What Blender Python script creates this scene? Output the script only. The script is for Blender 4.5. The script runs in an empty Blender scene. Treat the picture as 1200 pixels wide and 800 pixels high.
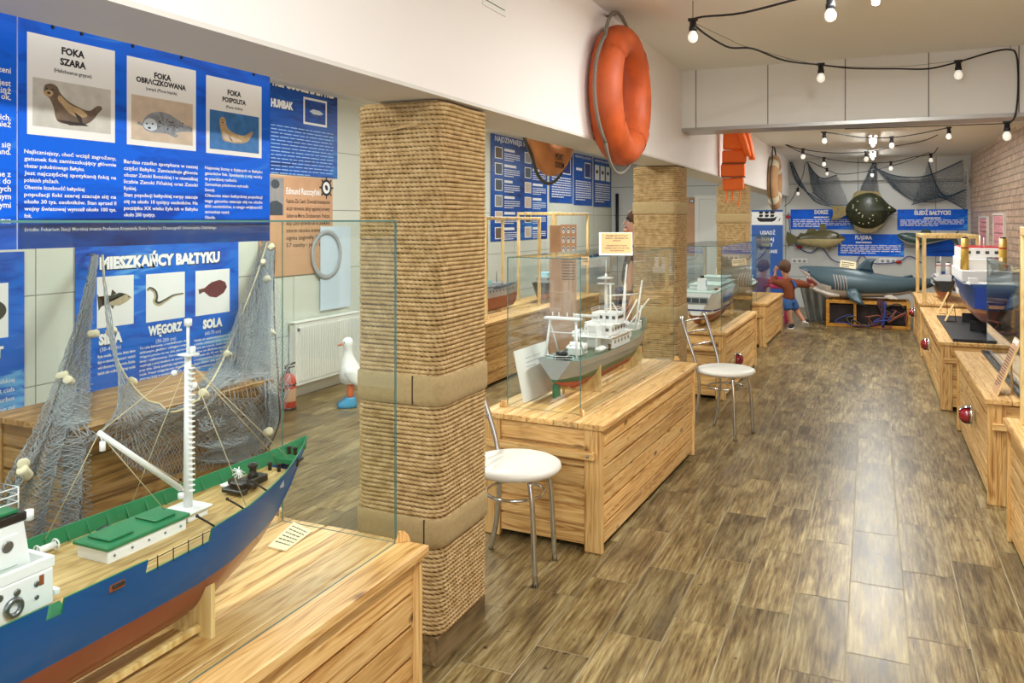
import bpy, bmesh, math, random
from mathutils import Vector, Matrix
random.seed(7)
SC = bpy.context.scene
COL = SC.collection
PI = math.pi
R = math.radians
# ---------------------------------------------------------------- camera (image taken as 1200 x 800)
FPX, VX, VY, CAMH = 940.0, 1021.0, 258.0, 1.5
YAW = math.atan((VX - 600) / FPX)
SY, CY = math.sin(YAW), math.cos(YAW)
cam_d = bpy.data.cameras.new('camera')
cam = bpy.data.objects.new('camera', cam_d)
COL.objects.link(cam)
cam.location = (0, 0, CAMH)
cam.rotation_euler = (PI / 2, 0, YAW)
cam_d.sensor_width = 36
cam_d.lens = 36 * FPX / 1200
cam_d.shift_y = -(400 - VY) / 1200
cam_d.clip_start = 0.05
SC.camera = cam

def at(px, py, X=None, Y=None, Z=None):
    """world point seen at a pixel of the photograph, on a known plane"""
    u = (px - 600) / FPX; v = (VY - py) / FPX
    d = Vector((-SY + u * CY, CY + u * SY, v))
    if X is not None: t = X / d.x
    elif Y is not None: t = Y / d.y
    else: t = (Z - CAMH) / d.z
    return Vector((0, 0, CAMH)) + d * t

# ---------------------------------------------------------------- materials
def lin(c):
    if isinstance(c, str):
        c = c.lstrip('#'); c = [int(c[i:i+2], 16) for i in (0, 2, 4)]
    o = []
    for x in c[:3]:
        x = x / 255.0
        o.append(x / 12.92 if x <= 0.04045 else ((x + 0.055) / 1.055) ** 2.4)
    return (o[0], o[1], o[2], 1)

M = {}
def new_mat(name):
    m = bpy.data.materials.new(name); m.use_nodes = True
    nt = m.node_tree
    b = nt.nodes.get('Principled BSDF')
    M[name] = m
    return m, nt, b

def N(nt, typ, **kw):
    n = nt.nodes.new(typ)
    for k, v in kw.items():
        setattr(n, k, v)
    return n
def L(nt, a, b): nt.links.new(a, b)

def ramp(nt, stops, interp='LINEAR'):
    n = nt.nodes.new('ShaderNodeValToRGB')
    n.color_ramp.interpolation = interp
    e = n.color_ramp.elements
    while len(e) < len(stops): e.new(0.5)
    for el, (p, c) in zip(e, stops):
        el.position = p; el.color = lin(c) if isinstance(c, (str, tuple, list)) else (c, c, c, 1)
    return n

def simple(name, col, rough=0.5, metal=0.0, spec=0.5, bump=0, bscale=60, var=0, vscale=8, coat=0):
    """plain surface with a little procedural mottling and bump"""
    m, nt, b = new_mat(name)
    b.inputs['Base Color'].default_value = lin(col)
    b.inputs['Roughness'].default_value = rough
    b.inputs['Metallic'].default_value = metal
    b.inputs['Specular IOR Level'].default_value = spec
    b.inputs['Coat Weight'].default_value = coat
    tc = N(nt, 'ShaderNodeTexCoord')
    if var:
        n = N(nt, 'ShaderNodeTexNoise'); n.inputs['Scale'].default_value = vscale; n.inputs['Detail'].default_value = 4
        L(nt, tc.outputs['Object'], n.inputs['Vector'])
        h = N(nt, 'ShaderNodeHueSaturation'); h.inputs['Color'].default_value = lin(col)
        mr = N(nt, 'ShaderNodeMapRange')
        mr.inputs['From Min'].default_value = 0.3; mr.inputs['From Max'].default_value = 0.7
        mr.inputs['To Min'].default_value = 1 - var; mr.inputs['To Max'].default_value = 1 + var
        L(nt, n.outputs['Fac'], mr.inputs['Value']); L(nt, mr.outputs['Result'], h.inputs['Value'])
        L(nt, h.outputs['Color'], b.inputs['Base Color'])
    if bump:
        n2 = N(nt, 'ShaderNodeTexNoise'); n2.inputs['Scale'].default_value = bscale; n2.inputs['Detail'].default_value = 3
        L(nt, tc.outputs['Object'], n2.inputs['Vector'])
        bp = N(nt, 'ShaderNodeBump'); bp.inputs['Strength'].default_value = bump; bp.inputs['Distance'].default_value = 0.01
        L(nt, n2.outputs['Fac'], bp.inputs['Height']); L(nt, bp.outputs['Normal'], b.inputs['Normal'])
    return m

def wood(name, light, mid, dark, axis, stretch=1.6, cross=26, rough=0.45, knots=True, vary=0.14):
    """boards: grain along one axis, shifted and tinted board by board"""
    m, nt, b = new_mat(name)
    tc = N(nt, 'ShaderNodeTexCoord'); geo = N(nt, 'ShaderNodeNewGeometry')
    mul = N(nt, 'ShaderNodeMath', operation='MULTIPLY'); mul.inputs[1].default_value = 37.0
    L(nt, geo.outputs['Random Per Island'], mul.inputs[0])
    add = N(nt, 'ShaderNodeVectorMath', operation='ADD')
    L(nt, tc.outputs['Object'], add.inputs[0]); L(nt, mul.outputs[0], add.inputs[1])
    mp = N(nt, 'ShaderNodeMapping')
    s = [cross, cross, cross]; s[axis] = stretch
    mp.inputs['Scale'].default_value = s
    L(nt, add.outputs[0], mp.inputs['Vector'])
    n = N(nt, 'ShaderNodeTexNoise'); n.inputs['Scale'].default_value = 1.0; n.inputs['Detail'].default_value = 5
    n.inputs['Roughness'].default_value = 0.6; n.inputs['Distortion'].default_value = 0.6
    L(nt, mp.outputs[0], n.inputs['Vector'])
    mp2 = N(nt, 'ShaderNodeMapping')
    s2 = [cross * 0.24] * 3; s2[axis] = stretch * 0.7
    mp2.inputs['Scale'].default_value = s2
    L(nt, add.outputs[0], mp2.inputs['Vector'])
    n2 = N(nt, 'ShaderNodeTexNoise'); n2.inputs['Scale'].default_value = 1.0; n2.inputs['Detail'].default_value = 2
    L(nt, mp2.outputs[0], n2.inputs['Vector'])
    # cathedral rings: fold the broad noise into bands
    sn = N(nt, 'ShaderNodeMath', operation='MULTIPLY'); sn.inputs[1].default_value = 95.0
    L(nt, n2.outputs['Fac'], sn.inputs[0])
    sn2 = N(nt, 'ShaderNodeMath', operation='SINE'); L(nt, sn.outputs[0], sn2.inputs[0])
    mx = N(nt, 'ShaderNodeMath', operation='MULTIPLY_ADD'); mx.inputs[1].default_value = 0.075
    L(nt, sn2.outputs[0], mx.inputs[0]); L(nt, n.outputs['Fac'], mx.inputs[2])
    rp = ramp(nt, [(0.28, dark), (0.47, mid), (0.68, light)])
    L(nt, mx.outputs[0], rp.inputs['Fac'])
    col = rp.outputs['Color']
    if knots:
        mp3 = N(nt, 'ShaderNodeMapping')
        s3 = [9.0] * 3; s3[axis] = 4.2
        mp3.inputs['Scale'].default_value = s3
        L(nt, add.outputs[0], mp3.inputs['Vector'])
        v = N(nt, 'ShaderNodeTexVoronoi'); v.inputs['Scale'].default_value = 0.85
        L(nt, mp3.outputs[0], v.inputs['Vector'])
        kr = ramp(nt, [(0.05, 1.0), (0.09, 0.65), (0.14, 0.0)])
        L(nt, v.outputs['Distance'], kr.inputs['Fac'])
        mk = N(nt, 'ShaderNodeMix', data_type='RGBA'); mk.inputs[7].default_value = lin('#5d3310')
        L(nt, kr.outputs['Color'], mk.inputs[0]); L(nt, col, mk.inputs[6]); col = mk.outputs[2]
    hs = N(nt, 'ShaderNodeHueSaturation')
    mr = N(nt, 'ShaderNodeMapRange'); mr.inputs['To Min'].default_value = 1 - vary; mr.inputs['To Max'].default_value = 1 + vary
    L(nt, geo.outputs['Random Per Island'], mr.inputs['Value'])
    L(nt, mr.outputs['Result'], hs.inputs['Value']); L(nt, col, hs.inputs['Color'])
    L(nt, hs.outputs['Color'], b.inputs['Base Color'])
    b.inputs['Roughness'].default_value = rough
    bp = N(nt, 'ShaderNodeBump'); bp.inputs['Strength'].default_value = 0.12; bp.inputs['Distance'].default_value = 0.004
    L(nt, mx.outputs[0], bp.inputs['Height']); L(nt, bp.outputs['Normal'], b.inputs['Normal'])
    return m

for i, ax in enumerate('xyz'):
    wood('pine_' + ax, '#e4bf82', '#d3a563', '#a06c34', i, cross=58, vary=0.17)
    wood('oldpine_' + ax, '#b08a52', '#946c38', '#6c4a22', i, vary=0.1)
    wood('deck_' + ax, '#d3b57c', '#bb985c', '#9c7740', i, stretch=3, cross=60, knots=False, vary=0.06)
wood('frame_wood', '#e8cd92', '#d9b878', '#bb9150', 2, knots=False)
wood('crate_wood', '#d99f3c', '#bd8228', '#8d5c18', 0, knots=False)
wood('plinth_wood', '#8d7455', '#75603f', '#54432c', 1, knots=False)

# floor tiles printed with wood grain
def floor_mat():
    m, nt, b = new_mat('floor_tile')
    tc = N(nt, 'ShaderNodeTexCoord'); geo = N(nt, 'ShaderNodeNewGeometry')
    mul = N(nt, 'ShaderNodeMath', operation='MULTIPLY'); mul.inputs[1].default_value = 53.0
    L(nt, geo.outputs['Random Per Island'], mul.inputs[0])
    add = N(nt, 'ShaderNodeVectorMath', operation='ADD')
    L(nt, tc.outputs['Object'], add.inputs[0]); L(nt, mul.outputs[0], add.inputs[1])
    def noise(sx, sy, det, dist=0.0):
        mp = N(nt, 'ShaderNodeMapping'); mp.inputs['Scale'].default_value = (sx, sy, 1)
        L(nt, add.outputs[0], mp.inputs['Vector'])
        n = N(nt, 'ShaderNodeTexNoise'); n.inputs['Scale'].default_value = 1; n.inputs['Detail'].default_value = det
        n.inputs['Roughness'].default_value = 0.65; n.inputs['Distortion'].default_value = dist
        L(nt, mp.outputs[0], n.inputs['Vector']); return n
    fine = noise(85, 5, 6, 0.3); broad = noise(11, 2.2, 4, 0.8); patch = noise(9, 1.9, 3, 0.4); knot = noise(20, 14, 2)
    ma = N(nt, 'ShaderNodeMath', operation='MULTIPLY_ADD'); ma.inputs[1].default_value = 0.6
    L(nt, fine.outputs['Fac'], ma.inputs[0])
    mb = N(nt, 'ShaderNodeMath', operation='MULTIPLY'); mb.inputs[1].default_value = 0.4
    L(nt, broad.outputs['Fac'], mb.inputs[0]); L(nt, mb.outputs[0], ma.inputs[2])
    rp = ramp(nt, [(0.34, '#3c2b15'), (0.44, '#675231'), (0.52, '#847048'), (0.64, '#a5946a')])
    L(nt, ma.outputs[0], rp.inputs['Fac'])
    # dark smudges
    pr = ramp(nt, [(0.50, 0.0), (0.70, 0.6)])
    L(nt, patch.outputs['Fac'], pr.inputs['Fac'])
    mk = N(nt, 'ShaderNodeMix', data_type='RGBA'); mk.inputs[7].default_value = lin('#3a2a14')
    L(nt, pr.outputs['Color'], mk.inputs[0]); L(nt, rp.outputs['Color'], mk.inputs[6])
    kr = ramp(nt, [(0.70, 0.0), (0.78, 0.8)])
    L(nt, knot.outputs['Fac'], kr.inputs['Fac'])
    mk2 = N(nt, 'ShaderNodeMix', data_type='RGBA'); mk2.inputs[7].default_value = lin('#2c2216')
    L(nt, kr.outputs['Color'], mk2.inputs[0]); L(nt, mk.outputs[2], mk2.inputs[6]); mk = mk2
    hs = N(nt, 'ShaderNodeHueSaturation')
    mr = N(nt, 'ShaderNodeMapRange'); mr.inputs['To Min'].default_value = 0.72; mr.inputs['To Max'].default_value = 1.16
    L(nt, geo.outputs['Random Per Island'], mr.inputs['Value']); L(nt, mr.outputs['Result'], hs.inputs['Value'])
    L(nt, mk.outputs[2], hs.inputs['Color']); L(nt, hs.outputs['Color'], b.inputs['Base Color'])
    rr = N(nt, 'ShaderNodeMapRange'); rr.inputs['To Min'].default_value = 0.26; rr.inputs['To Max'].default_value = 0.42
    L(nt, fine.outputs['Fac'], rr.inputs['Value']); L(nt, rr.outputs['Result'], b.inputs['Roughness'])
    bp = N(nt, 'ShaderNodeBump'); bp.inputs['Strength'].default_value = 0.12; bp.inputs['Distance'].default_value = 0.003; b.inputs['Specular IOR Level'].default_value = 0.4
    L(nt, fine.outputs['Fac'], bp.inputs['Height']); L(nt, bp.outputs['Normal'], b.inputs['Normal'])
floor_mat()
simple('grout', '#9a8c6e', 0.8, var=0.3, vscale=1.5)

def glass_mat(name, tint, refl=0.10, base=0.02):
    m, nt, b = new_mat(name)
    nt.nodes.remove(b)
    out = nt.nodes['Material Output']
    tr = N(nt, 'ShaderNodeBsdfTransparent'); tr.inputs['Color'].default_value = (*tint, 1)
    gl = N(nt, 'ShaderNodeBsdfGlossy'); gl.inputs['Roughness'].default_value = 0.01
    # reflectance of a glass face, the same from either side
    ge = N(nt, 'ShaderNodeNewGeometry')
    dp = N(nt, 'ShaderNodeVectorMath', operation='DOT_PRODUCT'); L(nt, ge.outputs['Incoming'], dp.inputs[0]); L(nt, ge.outputs['Normal'], dp.inputs[1])
    ab = N(nt, 'ShaderNodeMath', operation='ABSOLUTE'); L(nt, dp.outputs['Value'], ab.inputs[0])
    iv = N(nt, 'ShaderNodeMath', operation='SUBTRACT'); iv.inputs[0].default_value = 1.0; L(nt, ab.outputs[0], iv.inputs[1])
    pw = N(nt, 'ShaderNodeMath', operation='POWER'); pw.inputs[1].default_value = 5.0; L(nt, iv.outputs[0], pw.inputs[0])
    fm = N(nt, 'ShaderNodeMath', operation='MULTIPLY_ADD'); fm.inputs[1].default_value = 0.9; fm.inputs[2].default_value = 0.022; L(nt, pw.outputs[0], fm.inputs[0])
    mx = N(nt, 'ShaderNodeMixShader')
    L(nt, fm.outputs[0], mx.inputs[0]); L(nt, tr.outputs[0], mx.inputs[1]); L(nt, gl.outputs[0], mx.inputs[2])
    L(nt, mx.outputs[0], out.inputs['Surface'])
glass_mat('glass', (0.965, 0.985, 0.975))
m, nt, b = new_mat('glass_edge')
b.inputs['Base Color'].default_value = lin('#4d7d78'); b.inputs['Roughness'].default_value = 0.15
glass_mat('acrylic', (0.93, 0.95, 0.95))

def brick_mat():
    m, nt, b = new_mat('brick_panel')
    tc = N(nt, 'ShaderNodeTexCoord')
    sp = N(nt, 'ShaderNodeSeparateXYZ'); L(nt, tc.outputs['Object'], sp.inputs[0])
    cb = N(nt, 'ShaderNodeCombineXYZ'); L(nt, sp.outputs['Y'], cb.inputs['X']); L(nt, sp.outputs['Z'], cb.inputs['Y'])
    br = N(nt, 'ShaderNodeTexBrick')
    br.inputs['Scale'].default_value = 1.0; br.inputs['Brick Width'].default_value = 0.195; br.inputs['Row Height'].default_value = 0.077
    br.inputs['Mortar Size'].default_value = 0.007; br.inputs['Mortar Smooth'].default_value = 0.6
    br.inputs['Color1'].default_value = lin('#cbae92'); br.inputs['Color2'].default_value = lin('#b3937a'); br.inputs['Mortar'].default_value = lin('#a68a72')
    br.inputs['Bias'].default_value = 0.0
    L(nt, cb.outputs[0], br.inputs['Vector'])
    n = N(nt, 'ShaderNodeTexNoise'); n.inputs['Scale'].default_value = 14; n.inputs['Detail'].default_value = 5
    L(nt, tc.outputs['Object'], n.inputs['Vector'])
    hs = N(nt, 'ShaderNodeHueSaturation'); mr = N(nt, 'ShaderNodeMapRange')
    mr.inputs['From Min'].default_value = 0.3; mr.inputs['From Max'].default_value = 0.7; mr.inputs['To Min'].default_value = 0.7; mr.inputs['To Max'].default_value = 1.35
    L(nt, n.outputs['Fac'], mr.inputs['Value']); L(nt, mr.outputs['Result'], hs.inputs['Value']); L(nt, br.outputs['Color'], hs.inputs['Color'])
    L(nt, hs.outputs['Color'], b.inputs['Base Color'])
    b.inputs['Roughness'].default_value = 0.34
    ad = N(nt, 'ShaderNodeMath', operation='MULTIPLY_ADD'); ad.inputs[1].default_value = -1.0
    L(nt, br.outputs['Fac'], ad.inputs[0])
    m2 = N(nt, 'ShaderNodeMath', operation='MULTIPLY'); m2.inputs[1].default_value = 0.9
    L(nt, n.outputs['Fac'], m2.inputs[0]); L(nt, m2.outputs[0], ad.inputs[2])
    bp = N(nt, 'ShaderNodeBump'); bp.inputs['Strength'].default_value = 1.0; bp.inputs['Distance'].default_value = 0.035
    L(nt, ad.outputs[0], bp.inputs['Height']); L(nt, bp.outputs['Normal'], b.inputs['Normal'])
brick_mat()

def sea_print(name, deep, mid, light, scale=2.2, amount=1.0):
    """blue sea photograph printed on a board: water wrinkles stretched sideways"""
    m, nt, b = new_mat(name)
    tc = N(nt, 'ShaderNodeTexCoord')
    mp = N(nt, 'ShaderNodeMapping'); mp.inputs['Scale'].default_value = (scale, scale, scale * 4.5)
    L(nt, tc.outputs['Object'], mp.inputs['Vector'])
    n = N(nt, 'ShaderNodeTexNoise'); n.inputs['Scale'].default_value = 1.6; n.inputs['Detail'].default_value = 5; n.inputs['Distortion'].default_value = 1.2
    L(nt, mp.outputs[0], n.inputs['Vector'])
    n2 = N(nt, 'ShaderNodeTexNoise'); n2.inputs['Scale'].default_value = 1.3; n2.inputs['Detail'].default_value = 1
    L(nt, tc.outputs['Object'], n2.inputs['Vector'])
    ma = N(nt, 'ShaderNodeMath', operation='MULTIPLY'); L(nt, n.outputs['Fac'], ma.inputs[0]); L(nt, n2.outputs['Fac'], ma.inputs[1])
    rp = ramp(nt, [(0.14, deep), (0.23, mid), (0.31, mid), (0.45, light)])
    L(nt, ma.outputs[0], rp.inputs['Fac']); L(nt, rp.outputs['Color'], b.inputs['Base Color'])
    b.inputs['Roughness'].default_value = 0.4; b.inputs['Specular IOR Level'].default_value = 0.25
sea_print('sea_blue', '#0545b4', '#0064e4', '#62bafa')
sea_print('sea_mid', '#0b4cb0', '#146cd2', '#6fb6ea')
sea_print('sea_deep', '#062a70', '#0f4fa8', '#2f7fc8')

simple('ceiling_paint', '#ebebe7', 0.9, bump=0.05, bscale=120)
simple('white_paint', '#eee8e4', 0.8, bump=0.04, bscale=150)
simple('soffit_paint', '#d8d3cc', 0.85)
simple('wall_panel', '#dcdbd2', 0.55)
simple('beam_panel', '#e3e1db', 0.6)
simple('seam', '#6b665f', 0.8)
simple('aluminium', '#a9a49e', 0.35, metal=0.7)
simple('white_trim', '#e8e6de', 0.5)
simple('door_white', '#e2e2d8', 0.45)
simple('chrome', '#d5d6d8', 0.12, metal=1.0)
simple('steel', '#8d9094', 0.3, metal=0.9)
simple('black', '#17171a', 0.45)
simple('black_metal', '#1d1c1c', 0.4, metal=0.3)
simple('dark_cable', '#16171b', 0.55)
simple('white_plastic', '#f2f1ee', 0.4, var=0.02)
simple('ship_white', '#f0efee', 0.38, var=0.02)
simple('ship_green', '#0c7a4c', 0.4, var=0.05)
simple('ship_blue', '#00579c', 0.4, var=0.05, vscale=5, spec=0.2)
simple('ship_red', '#8c3f2c', 0.4, var=0.12, vscale=9, coat=0.3)
simple('hull_grey', '#a3a6a8', 0.4, var=0.04)
simple('hull_green', '#1c6442', 0.45)
simple('hull_red', '#b5441f', 0.45)
simple('deck_green', '#4f6f5f', 0.5)
simple('pale_green', '#c2d2ca', 0.45)
simple('navy', '#1f2f77', 0.4)
simple('bright_blue', '#1746b8', 0.35)
simple('royal_blue', '#2458a4', 0.35)
simple('rust', '#8a4a2c', 0.5, var=0.1)
simple('yellow_funnel', '#c9a13f', 0.4)
simple('red_paint', '#b3232a', 0.4)
simple('dark_hull', '#23282b', 0.4)
simple('twine', '#cbbd98', 0.85)
simple('burlap', '#b39a6c', 0.95, bump=0.6, bscale=420, var=0.08, vscale=60)
simple('burlap_seam', '#2a221a', 0.9)
simple('cork', '#e0d5b4', 0.85, var=0.06, bump=0.2)
simple('card', '#ecdcb4', 0.8)
simple('print_white', '#efeeea', 0.5)
simple('ink_white', '#f4f4f2', 0.5)
simple('ink_black', '#17161a', 0.6)
simple('parchment', '#c99c76', 0.7, var=0.06)
simple('parchment_light', '#e8bd84', 0.7, var=0.04)
simple('grey_photo', '#8f8d8a', 0.6, var=0.12, vscale=12)
simple('skin', '#c98f70', 0.55)
simple('hair_brown', '#5c3f2c', 0.7, bump=0.4, bscale=90)
simple('sweater', '#7d3f20', 0.9, bump=0.3, bscale=160, var=0.06)
simple('denim', '#3c629a', 0.85, var=0.15, vscale=30)
simple('blue_cloth', '#25508f', 0.8)
simple('black_cloth', '#16161b', 0.9)
simple('sock_white', '#e9e7e2', 0.8)
simple('magenta', '#b02a5c', 0.5)
simple('orange_ring', '#b9501f', 0.55, var=0.2, vscale=7, bump=0.2, bscale=35)
simple('tan_ring', '#c98752', 0.6, var=0.1, vscale=7)
simple('beige_ring', '#b98e62', 0.65, var=0.14, vscale=6)
simple('ring_band', '#d8d0b8', 0.7)
simple('grey_rope', '#7d776c', 0.85, bump=0.5, bscale=200)
simple('dark_rope', '#4a463f', 0.85)
simple('jacket_orange', '#ff7420', 0.6, var=0.04)
simple('net_grey', '#9aa0a4', 0.9)
simple('ink_pale', '#9cc3ea', 0.6)
simple('net_blue', '#46586c', 0.9)
simple('blue_cord', '#2f3f86', 0.7)
simple('drape_grey', '#8a8a82', 0.9, var=0.08, vscale=7)
simple('seat_cream', '#dcd7cb', 0.45)
simple('radiator_white', '#e9e8e0', 0.4)
simple('ext_red', '#c03a2a', 0.3)
simple('goose_white', '#efeee6', 0.5)
simple('goose_orange', '#d9642c', 0.5)
simple('goose_blue', '#3c9cc8', 0.5)
simple('gold', '#b58a3c', 0.5)
simple('lamp_red', '#8c0f1c', 0.12, coat=1.0)
simple('shark_top', '#41565e', 0.4, var=0.09, vscale=5)
simple('shark_belly', '#d8cfc6', 0.4, var=0.05)
simple('shark_dark', '#2c4653', 0.4)
simple('gill', '#b9a8a0', 0.5)
simple('mouth_red', '#a04a44', 0.5)
simple('cod_top', '#5a5334', 0.3, var=0.25, vscale=30)
simple('cod_belly', '#b9a878', 0.4, var=0.1, vscale=20)
simple('fin_olive', '#5f5a34', 0.45, var=0.1)
simple('herring', '#3f5450', 0.25, var=0.2, vscale=18)
simple('herring_belly', '#b8bdb6', 0.25)
simple('flounder_skin', '#343826', 0.34, var=0.35, vscale=24, bump=0.3, bscale=30)
simple('flounder_fin', '#8a7a48', 0.4, var=0.2, vscale=20)
simple('cream_spot', '#cfcaa8', 0.4)
simple('dark_stuff', '#2a1f1c', 0.8, var=0.3, vscale=12)
simple('purple_rope', '#4a2e44', 0.8)
simple('sea_photo', '#2d6fae', 0.5, var=0.25, vscale=40)
simple('sand_photo', '#cbb8a2', 0.6, var=0.12, vscale=30)
simple('beach_photo', '#c6c2b8', 0.6, var=0.12, vscale=30)
simple('foam_photo', '#c9d3da', 0.6)
simple('seal_brown', '#6a5848', 0.6, var=0.25, vscale=60)
simple('seal_dark', '#2c2622', 0.6)
simple('seal_grey', '#8d9198', 0.6, var=0.3, vscale=80)
simple('seal_tan', '#b59a72', 0.6, var=0.15, vscale=60)
simple('fish_silver', '#b5a888', 0.5, var=0.1, vscale=60)
simple('fish_dark', '#3c4038', 0.5, var=0.15, vscale=60)
simple('sole_brown', '#6a3438', 0.5, var=0.25, vscale=70)
simple('pink_brick', '#d58f92', 0.6, var=0.25, vscale=30)
simple('light_teal', '#9fd8e4', 0.4)
simple('pale_reflection', '#cfe0ee', 0.4)
simple('slate', '#3c444c', 0.5, var=0.08)
simple('plaster', '#c9c6b6', 0.8, var=0.05)
simple('navy_shirt', '#283a5e', 0.8)

m, nt, b = new_mat('lamp_glow')
b.inputs['Base Color'].default_value = (1, 1, 1, 1)
b.inputs['Emission Color'].default_value = (1, 0.97, 0.9, 1); b.inputs['Emission Strength'].default_value = 22
m, nt, b = new_mat('bulb_glass')
b.inputs['Base Color'].default_value = lin('#f6efe2'); b.inputs['Roughness'].default_value = 0.2
b.inputs['Emission Color'].default_value = (1, 0.95, 0.85, 1); b.inputs['Emission Strength'].default_value = 0.55

# rope fibre: tan with darker flecks
m, nt, b = new_mat('rope')
tc = N(nt, 'ShaderNodeTexCoord'); n = N(nt, 'ShaderNodeTexNoise'); n.inputs['Scale'].default_value = 30; n.inputs['Detail'].default_value = 6
L(nt, tc.outputs['Object'], n.inputs['Vector'])
rp = ramp(nt, [(0.3, '#a08255'), (0.5, '#b8996a'), (0.7, '#c8ab7e')]); L(nt, n.outputs['Fac'], rp.inputs['Fac'])
L(nt, rp.outputs['Color'], b.inputs['Base Color']); b.inputs['Roughness'].default_value = 0.85; b.inputs['Specular IOR Level'].default_value = 0.2

# ---------------------------------------------------------------- mesh builder
class MB:
    def __init__(s, *mats):
        s.v = []; s.f = []; s.m = []; s.sm = []
        s.mats = list(mats)
    def mi(s, name):
        if name is None: return 0
        if name not in s.mats: s.mats.append(name)
        return s.mats.index(name)
    def add(s, vs, fs, mat=None, smooth=False, X=None):
        o = len(s.v); k = s.mi(mat)
        for p in vs:
            p = Vector(p)
            s.v.append(X @ p if X is not None else p)
        for f in fs:
            s.f.append([i + o for i in f]); s.m.append(k); s.sm.append(smooth)
        return s
    def box(s, x0, x1, y0, y1, z0, z1, mat=None, X=None):
        vs = [(x, y, z) for z in (z0, z1) for y in (y0, y1) for x in (x0, x1)]
        fs = [(0, 2, 3, 1), (4, 5, 7, 6), (0, 1, 5, 4), (2, 6, 7, 3), (0, 4, 6, 2), (1, 3, 7, 5)]
        return s.add(vs, fs, mat, False, X)
    def bbox(s, x0, x1, y0, y1, z0, z1, b=0.004, mat=None, X=None):
        """box with chamfered edges"""
        b = min(b, (x1-x0)*.45, (y1-y0)*.45, (z1-z0)*.45)
        bm = bmesh.new(); bmesh.ops.create_cube(bm, size=1)
        for v in bm.verts:
            v.co = Vector(((x0+x1)/2 + v.co.x*(x1-x0), (y0+y1)/2 + v.co.y*(y1-y0), (z0+z1)/2 + v.co.z*(z1-z0)))
        bmesh.ops.bevel(bm, geom=bm.edges[:], offset=b, segments=1, affect='EDGES', profile=0.5)
        bm.verts.index_update()
        s.add([v.co.copy() for v in bm.verts], [[v.index for v in f.verts] for f in bm.faces], mat, False, X)
        bm.free(); return s
    def prism(s, poly, d0, d1, plane='xz', mat=None, X=None, smooth=False):
        """polygon extruded along the third axis from d0 to d1"""
        def P(a, b, c):
            return {'xz': (a, c, b), 'xy': (a, b, c), 'yz': (c, a, b)}[plane]
        n = len(poly)
        area = sum(poly[i][0]*poly[(i+1) % n][1] - poly[(i+1) % n][0]*poly[i][1] for i in range(n))
        flip = (area > 0) == (plane == 'xz')
        vs = [P(a, b, d0) for a, b in poly] + [P(a, b, d1) for a, b in poly]
        lo = list(range(n)); hi = list(range(n, 2*n))
        fs = [lo[::-1], hi] + [(i, (i+1) % n, (i+1) % n + n, i + n) for i in range(n)]
        if flip: fs = [list(f)[::-1] for f in fs]
        if d1 < d0: fs = [list(f)[::-1] for f in fs]
        return s.add(vs, fs, mat, smooth, X)
    def tube(s, path, r, n=8, mat=None, closed=False, X=None, caps=True):
        path = [Vector(p) for p in path]
        k = len(path)
        rs = r if isinstance(r, (list, tuple)) else [r]*k
        vs = []; fs = []
        prev = None
        for i, p in enumerate(path):
            if closed: t = path[(i+1) % k] - path[i-1]
            else: t = path[min(i+1, k-1)] - path[max(i-1, 0)]
            if t.length < 1e-9: t = Vector((0, 0, 1))
            t.normalize()
            if prev is None:
                a = Vector((0, 0, 1)) if abs(t.z) < 0.9 else Vector((1, 0, 0))
                u = t.cross(a).normalized()
            else:
                u = (prev - t*prev.dot(t))
                u = u.normalized() if u.length > 1e-6 else t.orthogonal().normalized()
            prev = u; w = t.cross(u)
            for j in range(n):
                a = 2*PI*j/n
                vs.append(p + (u*math.cos(a) + w*math.sin(a))*rs[i])
        m = k if closed else k-1
        for i in range(m):
            for j in range(n):
                a = i*n + j; b = i*n + (j+1) % n; c = ((i+1) % k)*n + (j+1) % n; d = ((i+1) % k)*n + j
                fs.append((a, b, c, d))
        if caps and not closed:
            fs.append(tuple(range(n))[::-1]); fs.append(tuple((k-1)*n + j for j in range(n)))
        return s.add(vs, fs, mat, True, X)
    def lathe(s, prof, n=24, mat=None, X=None, smooth=True):
        """profile [(r,z)] turned about z"""
        vs = []; fs = []
        for r, z in prof:
            for j in range(n):
                a = 2*PI*j/n; vs.append((r*math.cos(a), r*math.sin(a), z))
        for i in range(len(prof)-1):
            for j in range(n):
                fs.append((i*n+j, i*n+(j+1) % n, (i+1)*n+(j+1) % n, (i+1)*n+j))
        if prof[0][0] > 1e-6: fs.append(tuple(range(n))[::-1])
        if prof[-1][0] > 1e-6: fs.append(tuple((len(prof)-1)*n+j for j in range(n)))
        return s.add(vs, fs, mat, smooth, X)
    def torus(s, R0, r, n=48, k=14, mat=None, X=None, sx=1.0, arc=2*PI):
        """ring in the xz plane around the origin; sx flattens the section along y"""
        vs = []; fs = []
        for i in range(n):
            A = 2*PI*i/n
            for j in range(k):
                B = 2*PI*j/k
                rr = R0 + r*math.cos(B)
                vs.append((rr*math.cos(A), r*sx*math.sin(B), rr*math.sin(A)))
        for i in range(n):
            for j in range(k):
                fs.append((i*k+j, i*k+(j+1) % k, ((i+1) % n)*k+(j+1) % k, ((i+1) % n)*k+j))
        return s.add(vs, fs, mat, True, X)
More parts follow.
